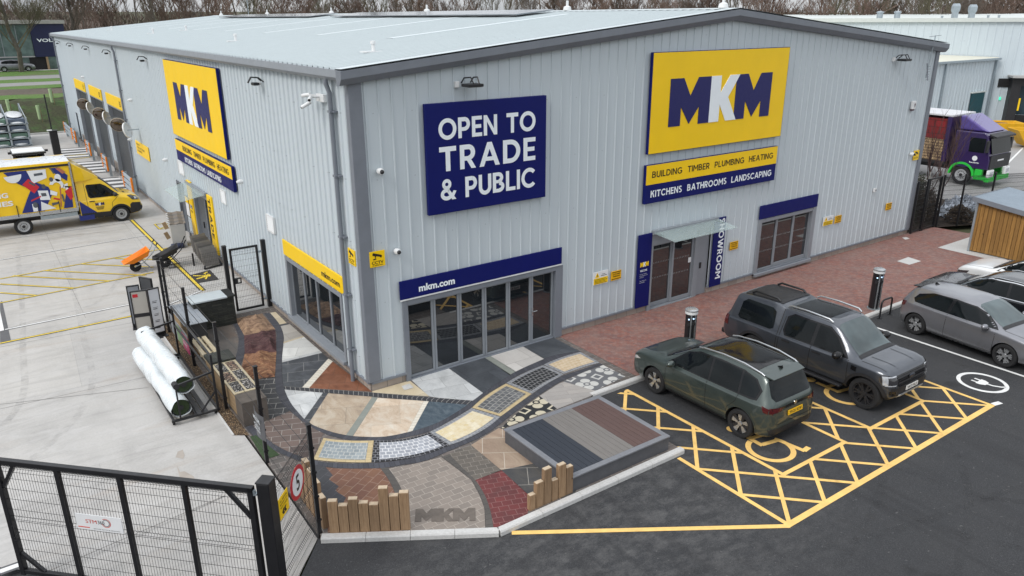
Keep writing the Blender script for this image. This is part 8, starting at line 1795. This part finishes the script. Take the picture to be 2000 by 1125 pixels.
t = thing('black_cabinet', 'tall black cabinet standing in the yard beyond the van', 'cabinet', (-2.25, 45.9, 0)); mb = MB(); mb.box(-.24, .24, -.22, .22, 0, 1.60); mb.build('body', m_black, t, bevel=.03); mb = MB(); mb.box(-.28, .27, -.26, .25, 1.605, 1.66); mb.build('lid', m_blackp, t); mb = MB(); mb.box(-.36, -.06, -.26, .1, 1.662, 1.70); mb.build('bracket', m_white, t)
t = thing('camera_pole', 'thin black pole rising behind the black cabinet', 'pole', (-2.2, 47.0, 0)); MB().tube([(0, 0, 0), (-.05, 0, 4.0)], .045, 8).build('mast', m_black, t); mb = MB(); mb.box(-.12, .12, -.12, .12, 0, .04); mb.build('base_plate', m_black, t)
t = thing('forklift', 'forklift truck with a white cab roof half hidden behind the yellow van', 'forklift', (-4.6, 33.6, 0))
mb = MB(); mb.box(-.75, .75, -.8, .8, 2.08, 2.16); mb.build('cab_roof', m_white, t, bevel=.03); mb = MB(); mb.box(-.80, .80, -.86, .86, 2.0, 2.075); mb.build('roof_frame', m_black, t)
mb = MB()
for x in (-.7, .7):
    for y in (-.75, .75): mb.bar((x, y, .9), (x*.95, y*.95, 2.0), .08)
mb.build('overhead_guard', m_black, t); mb = MB(); mb.box(-.68, .68, -.74, -.73, 1.1, 1.98); mb.build('screen', m_cglass, t); mb = MB(); mb.box(-.7, .7, -1.0, .9, .35, 1.0); mb.build('body', m_red, t, bevel=.08)
for x in (-.62, .62):
    for y in (-.75, .65): mb = MB(); mb.lathe([(.06, -.11), (.3, -.11), (.32, 0), (.3, .11), (.06, .11)], (x, y, .32), 0, 20); mb.build('wheel', m_rubber, t)
mb = MB(); mb.box(.80, .95, -.2, -.1, 2.0, 2.12); mb.box(-.95, -.8, -.2, -.1, 2.0, 2.12); mb.build('work_lamp', m_blackp, t)
# ------------------------------------------------------------ the neighbour's pale hall, right
def NW(u, z, y0): q = _ray(u, 33); return q
m_hall = clad_mat('hall_cladding', srgb('c3ced4')); m_hallr = M('hall_roof', srgb('c6ccc9'), .5, 0, .06)
t = thing('pale_hall', 'large pale grey ribbed hall with a low annexe and loading dock at the far right', 'hall', (64, 16, 0))
W0, W1 = Vector((64.4, 14.6, 0)), Vector((42, 44, 0)); W2 = Vector((80, -5.9, 0))     # main wall line, left-back to right-front
wd = (W1-W2).normalized(); wn = Vector((wd.y, -wd.x, 0)); wn = -wn if wn.dot(CAM-W0) < 0 else wn
def ribwall(a, b, z0, z1, nm, pitch=.5, h=.04, z1b=None):
    mb = MB(); L = (b-a).length; d = (b-a)/L; nn = Vector((d.y, -d.x, 0)); nn = -nn if nn.dot(CAM-a) < 0 else nn; s = 0; pr = []
    while s < L-pitch: pr += [(s, 0), (s+pitch*.72, 0), (s+pitch*.78, h), (s+pitch*.94, h)]; s += pitch
    pr.append((L, 0)); m = len(pr); zt_ = lambda s: z1+((z1b or z1)-z1)*s/L
    mb.add([a+d*s+nn*o+Vector((0, 0, z0)) for s, o in pr]+[a+d*s+nn*o+Vector((0, 0, zt_(s))) for s, o in pr], [(i, i+1, m+i+1, m+i) for i in range(m-1)]); return mb.build(nm, m_hall, t, world=True, fix=False)
ribwall(W2, W1, -.2, 8.45, 'main_wall', .6)
mb = MB(); mb.bar(W2+Vector((0, 0, 8.55)), W1+Vector((0, 0, 8.55)), .5, .32); mb.build('parapet_gutter', m_hallr, t, world=True)
mb = MB(); e = -wn*60; mb.add([W2+Vector((0, 0, 8.6)), W1+Vector((0, 0, 8.6)), W1+e+Vector((0, 0, 9.1)), W2+e+Vector((0, 0, 9.1))], [(0, 1, 2, 3)]); mb.add([W1, W1+e, W1+e+Vector((0, 0, 9.1)), W1+Vector((0, 0, 8.6))], [(0, 1, 2, 3)]); mb.build('roof', m_hallr, t, world=True)
A0_, A1_ = Vector((64.2, 14.46, 0)), Vector((44, 14.46, 0)); ribwall(A1_, A0_, -.2, 5.5, 'annexe_wall', .5, .05)
mb = MB(); mb.add([A1_+Vector((0, -.2, 5.55)), A0_+Vector((0, -.2, 5.55)), A0_+Vector((.1, .1, 5.62)), W0+wd*24+Vector((0, 0, 6.4))], [(0, 1, 2, 3)]); mb.build('annexe_roof', M('annexe_roof', srgb('cfcdbd'), .5, 0, .08, 1, stretch=(.2, 3, 1)), t, world=True)
mb = MB(); mb.bar(A1_+Vector((0, -.22, 5.5)), A0_+Vector((0, -.22, 5.5)), .16, .16); mb.build('gutter', m_galv, t, world=True)
for s in (8.6, .4): q = A0_-Vector((s, 0, 0)); MB().bar(q+Vector((0, -.12, 0)), q+Vector((0, -.12, 5.5)), .14).build('downpipe', m_galv, t, world=True)
mb = MB(); mb.box(60.6, 62.7, 14.30, 14.40, 0, 2.9); o = mb.build('door', M('door_teal', srgb('1f4a52'), .5), t, world=True); mb = MB(); mb.box(60.45, 62.85, 14.25, 14.42, 2.9, 3.0); mb.build('door_frame', m_hallr, o, world=True)
dk = W0-wd*1.2; r_ = -wd; up_ = Vector((0, 0, 1))
def db(nm, mat, s0, s1, o0, o1, z0, z1):
    mb = MB(); mb.add([dk+r_*s+wn*o+up_*z for o in (o0, o1) for z in (z0, z1) for s in (s0, s1)], [(0, 2, 3, 1), (4, 5, 7, 6), (0, 1, 5, 4), (2, 6, 7, 3), (0, 4, 6, 2), (1, 3, 7, 5)]); return mb.build(nm, mat, t, world=True)
db('dock_surround', m_blackp, 0, .7, .02, 1.0, .2, 4.0); db('dock_surround', m_blackp, 5.0, 5.7, .02, 1.0, .2, 4.0); db('dock_surround', m_blackp, .7, 5.0, .02, 1.0, 3.4, 4.0); db('dock_canopy', M('dock_canopy', (.40, .40, .39), .6), -.2, 6.0, .0, 1.6, 4.05, 4.2); db('dock_door', M('dock_door', srgb('223c46'), .5), .7, 5.0, .01, .06, 1.0, 3.4); db('dock_leveller', m_dark, .5, 5.2, .02, .9, .0, .95); db('bumper', m_yel, .72, .85, .95, 1.0, 1.4, 2.4); db('signal_lamp', emis('green_lamp', (.05, .9, .5), .5), -.5, -.38, .0, .12, 2.15, 2.38); db('warning_plate', m_dark, -.8, .0, .02, .1, 3.2, 3.9)
for u, h, r, cap in ((1718, .85, .27, 0), (1752, .85, .27, 0), (1864, 1.45, .42, 1), (1897, 1.35, .42, 1), (1840, .4, .1, 0), (1930, .45, .1, 0), (1951, .45, .1, 0)):
    d = _ray(u, 33); n_ = wn; P0 = W0-wn*9; tt = (P0-CAM).dot(n_)/d.dot(n_); q = CAM+d*tt; mb = MB()
    if cap: mb.lathe([(r*.75, 0), (r*.75, h*.45), (r, h*.6), (r, h*.85), (r*.7, h), (0, h)], (q.x, q.y, 8.5), 2, 4)
    else: mb.lathe([(r, 0), (r, h*.75), (r*1.25, h*.78), (r*1.2, h*.9), (0, h)], (q.x, q.y, 8.5), 2, 12)
    mb.build('roof_cowl', m_galv, t, world=True)
# their service yard
m_pale = concrete_mat('service_yard', (.27, .265, .26), (.33, .325, .32), .25)
sheet('service_yard', [(33.5, -30), (110, -30), (110, 14.4), (33.5, 14.4)], -.05, m_pale)
mb = MB(); line(mb, (44, -1.5), (60, 3.5), .15, -.044); line(mb, (44.5, 4.5), (62, 9.6), .12, -.044); struct(mb.build('yard_markings', m_line_w, fix=False))
# ------------------------------------------------------------ purple lorry (nose towards -Y)
t = thing('purple_lorry', 'purple flat-sided lorry with green bumper, loaded with red crates and pallets', 'lorry', (39.05, 2.5, 0), math.pi)
m_pur = car_paint('lorry_purple', srgb('2c194e'), .1, .35); m_purl = car_paint('lorry_purple_skylit', srgb('514288'), .1, .4); m_gre = M('lorry_green', srgb('27b33c'), .4);  # deflector purple is lightened: sky light put into the colour
# local +Y = forward (world -Y); +X is world -X, the side in view
w2 = 1.24
cabp = [(0, .95), (0, 1.45), (-.08, 1.85), (-.28, 2.75), (-.45, 2.92), (-2.0, 2.92), (-2.0, .95)]
mb = MB(); mb.prism([(-w2, y, z) for y, z in cabp], (2*w2, 0, 0)); mb.build('cab', m_pur, t, bevel=.06, seg=3)
mb = MB(); mb.prism([(-1.0, -.35, 2.93), (-1.0, -.75, 3.15), (-1.0, -1.75, 3.72), (-1.0, -2.0, 3.72), (-1.0, -2.0, 2.93)], (2.0, 0, 0)); mb.build('wind_deflector', m_purl, t, bevel=.12, seg=3)
mb = MB(); mb.prism([(-1.1, .004-.0, 1.80), (-1.1, -.20, 2.68), (-1.1, -.17, 2.68), (-1.1, .04, 1.80)], (2.2, 0, 0)); mb.build('windscreen', m_cglass, t)
mb = MB(); mb.prism([(-1.15, -.18, 2.74), (-1.15, .12, 2.66), (-1.15, .10, 2.76), (-1.15, -.3, 2.88)], (2.3, 0, 0)); mb.build('sun_visor', m_blackp, t, bevel=.02)
mb = MB(); mb.box(-1.15, 1.15, .0, .05, 1.0, 1.72); mb.build('grille', m_blackp, t, bevel=.02); mb = MB(); mb.box(-.35, .35, .05, .06, 1.38, 1.46); mb.build('badge', m_white, t)
for sg in (-1, 1):
    mb = MB(); mb.box(min(sg*w2, sg*(w2+.012)), max(sg*w2, sg*(w2+.012)), -1.15, -.34, 1.85, 2.62); mb.build('window', m_cglass, t); mb = MB(); mb.box(min(sg*w2, sg*(w2+.25)), max(sg*w2, sg*(w2+.25)), -.22, -.1, 1.9, 2.55); mb.build('wing_mirror', m_blackp, t, bevel=.03)
    mb = MB(); mb.box(sg*.95-.3, sg*.95+.29, -.02, .12, .55, .95); mb.build('bumper_corner', m_white, t, bevel=.03); mb = MB(); mb.box(sg*.95-.17, sg*.95+.17, .12, .135, .66, .86); mb.build('head_lamp', m_lampw, t)
    n = 12; P = [( -1.35+.72*math.cos(R(180-180*i/n)), .52+.72*math.sin(R(180-180*i/n))) for i in range(n+1)]+[(-1.35+.60*math.cos(R(180*i/n)), .52+.60*math.sin(R(180*i/n))) for i in range(n+1)]
    mb = MB(); mb.prism([(sg*(w2+.02), y, z) for y, z in P], (-sg*.4, 0, 0)); mb.build('mudguard', m_gre, t); mb = MB(); mb.box(min(sg*(w2+.01), sg*(w2-.4)), max(sg*(w2+.01), sg*(w2-.4)), -.66, -.02, .38, .56); mb.box(min(sg*(w2+.012), sg*(w2-.2)), max(sg*(w2+.012), sg*(w2-.2)), -.62, -.25, .57, .95); mb.build('step_panel', m_gre, t, bevel=.02)
    for y in (-1.35, -6.6): wheel(t, sg*1.05, y, .50, .30, 'steel', sg)
mb = MB(); mb.box(-1.22, 1.22, -.1, .14, .30, .55); mb.build('bumper', m_gre, t, bevel=.03); mb = MB(); mb.box(w2+.002, w2+.006, -.95, -.55, 1.25, 1.42) if False else mb.lathe([(0, 0), (.14, 0), (.14, .01), (0, .01)], (w2, -.75, 1.52), 0, 12); mb.build('emblem', m_white, t); mb = MB(); text(mb, 'haulage', (w2+.006, -1.0, 1.22), (0, .5, 0), (0, 0, .12), .02); mb.build('lettering', m_white, t, fix=False)
mb = MB(); mb.box(-.4, .4, -9.5, -2.0, .6, .85); mb.build('chassis', m_blackp, t)
mb = MB(); mb.box(-1.25, 1.25, -9.6, -2.3, .95, 1.10); mb.build('load_bed', m_blackp, t); mb = MB(); mb.box(-1.26, 1.26, -2.55, -2.3, 1.1, 3.6); mb.build('headboard', m_pur, t, bevel=.03); mb = MB(); mb.box(-1.27, 1.27, -9.6, -2.25, 3.6, 3.72); mb.build('roof', M('lorry_roof', (.6, .6, .62), .4), t, bevel=.03)
mb = MB(); mb.box(-1.26, 1.26, -9.6, -9.5, 1.1, 3.6); mb.build('tail_frame', m_pur, t)
mb = MB(); mb.box(-1.15, 1.15, -9.4, -2.6, 1.101, 2.3); mb.build('pallet_load', brickXZ('pallet_stack', srgb('b59a74'), srgb('9a8263'), srgb('4a3c2c'), 1.2, .16, .02), t); mb = MB(); mb.box(-1.15, 1.15, -9.4, -2.6, 2.32, 3.45); mb.build('crate_load', brickXZ('crate_stack', srgb('8a2024'), srgb('74191d'), srgb('4a1214'), .6, .37, .02), t)
def skip(x, y, rz, label):
    t = thing('waste_skip', label, 'skip', (x, y, 0), rz, 'yellow waste skips by the loading dock'); o_ = [(-.9, -.8, .1), (.9, -.8, .1), (.9, .8, .1), (-.9, .8, .1), (-1.7, -.95, 1.25), (1.7, -.95, 1.25), (1.7, .95, 1.25), (-1.7, .95, 1.25)]
    i_ = [(a*.95, b*.93, c+(.05 if c < 1 else 0)) for a, b, c in o_]; mb = MB(); mb.add(o_+i_, [(3, 2, 1, 0)]+[(k, (k+1) % 4, (k+1) % 4+4, k+4) for k in range(4)]+[(k+4, (k+1) % 4+4, (k+1) % 4+12, k+12) for k in range(4)]+[(k+8, k+12, (k+1) % 4+12, (k+1) % 4+8) for k in range(4)]+[(8, 9, 10, 11)]); mb.build('shell', M('skip_yellow', srgb('d9a514'), .55, 0, .15) if 'skip_yellow' not in bpy.data.materials else bpy.data.materials['skip_yellow'], t, bevel=.02)
    mb = MB(); mb.sphere((0, 0, .85), 1, 14, 6, (1.35, .8, .38)); mb.build('rubble', M('skip_rubble', srgb('6b5040'), .95, 0, .4, 6, bump=1.), t); mb = MB()
    for sx in (-.5, .5):
        for sy in (-.97, .97): mb.tube([(sx, sy-.05, .9), (sx, sy+.05, .9)], .05, 8)
    mb.build('lug', m_black, t)
skip(57.2, 10.6, R(-45), 'yellow waste skip right behind the purple lorry cab'); skip(55.3, 7.0, R(-45), 'yellow waste skip heaped with rubble at the right picture edge')
# ------------------------------------------------------------ shrub bed, birches, bagged waste
m_leafd = M('dark_leaf', (.030, .036, .016), .8, 0, .5, 4); m_leafb = M('brown_leaf', (.060, .042, .026), .85, 0, .5, 4)
sheet('shrub_bed', [(25.4, .1), (27.4, -.12), (29.6, -1.1), (33.4, -3.0), (33.4, 9), (25.4, 9)], -.02, M('bark_mulch', (.045, .032, .023), .95, 0, .5, 6, kind='pos', bump=1.))
def shrub(x, y, h, r, seed, mt, label):
    t = thing('shrub', label, 'shrub', (x, y, 0), 0, None); q = random.Random(seed); mb = MB(); sb = MB()
    for i in range(34): a = q.uniform(0, 6.28); e = Vector((math.cos(a)*r*q.uniform(.2, 1), math.sin(a)*r*q.uniform(.2, 1), h*q.uniform(.5, 1))); sb.tube([(0, 0, 0), e*.5+Vector((q.gauss(0, .05), q.gauss(0, .05), .05)), e], [.014, .009, .004], 4, False)
    for i in range(1500):
        a = q.uniform(0, 6.28); f_ = q.random()**.5; z = h*q.uniform(.05, 1); k = (1-(z/h)**2*.55)*r*f_*(1+.25*math.sin(3*a+seed)); c_ = Vector((math.cos(a)*k, math.sin(a)*k, z+q.gauss(0, .05))); d1 = Vector((q.gauss(0, 1), q.gauss(0, 1), q.gauss(0, .7))).normalized()*q.uniform(.03, .075); d2 = d1.orthogonal().normalized()*.03; mb.add([c_-d1, c_+d2, c_+d1, c_-d2], [(0, 1, 2, 3)])
    sb.build('stems', m_bark, t, fix=False); mb.build('foliage', mt, t, fix=False)
for i, (x, y, h, r, m_, l) in enumerate(((26.1, .9, 1.5, .8, m_leafd, 'dark evergreen shrub tight against the gable end'), (27.3, 1.6, 1.7, .9, m_leafd, 'dark evergreen shrub behind the black side gate'), (28.4, .9, 1.3, .8, m_leafb, 'brown twiggy shrub between the two birches'), (29.5, 2.2, 1.8, 1.0, m_leafd, 'largest dark shrub behind the birch trees'), (28.6, 3.6, 1.9, 1.0, m_leafb, 'tall brown shrub at the back of the bed'), (31.2, 2.8, 1.2, .9, m_leafb, 'low brown shrub behind the silver wrapping pile'), (29.2, -.3, .7, .6, m_leafb, 'small brown shrub at the foot of the mesh fence'), (30.4, -.9, .6, .55, m_leafd, 'small dark shrub behind the bin store corner'))): shrub(x, y, h, r, i, m_, l)
m_birch = M('birch_bark', (.46, .43, .39), .8, 0, .3, 6)
for x, y, s, l in ((28.15, .75, 71, 'slender pale-barked birch tree nearer the gable'), (29.65, 1.0, 72, 'slender pale-barked birch tree in front of the lorry')): make_tree(x, y, 0, s, 5.2, l, 'two slim birches in the shrub bed', .75, 3, .075, M('birch_twig', (.10, .06, .055), .9) if 'birch_twig' not in bpy.data.materials else bpy.data.materials['birch_twig'], m_birch, .5, .30)
t = thing('wrapping_pile', 'heap of crumpled silver plastic wrapping behind the fence', 'plastic heap', (30.9, .3, 0)); mb = MB(); n, m_ = 44, 22; v = []; q = random.Random(8)
for j in range(m_+1):
    for i in range(n):
        th = 2*math.pi*i/n; r_ = j/m_; h = .75*(1-r_**2)**.7 if r_ < 1 else 0; v.append((1.5*r_*math.cos(th)+q.gauss(0, .035), 1.0*r_*math.sin(th)+q.gauss(0, .035), max(0, h+q.gauss(0, .09))))
mb.add(v, [(j*n+i, j*n+(i+1) % n, (j+1)*n+(i+1) % n, (j+1)*n+i) for j in range(m_) for i in range(n)]); mb.build('film', M('silver_film', (.42, .46, .52), .18, .25, .3, 6), t, smooth=30); mb = MB(); mb.box(-.9, .9, -.5, .5, 0, .12); mb.build('pallet', m_pine, t)
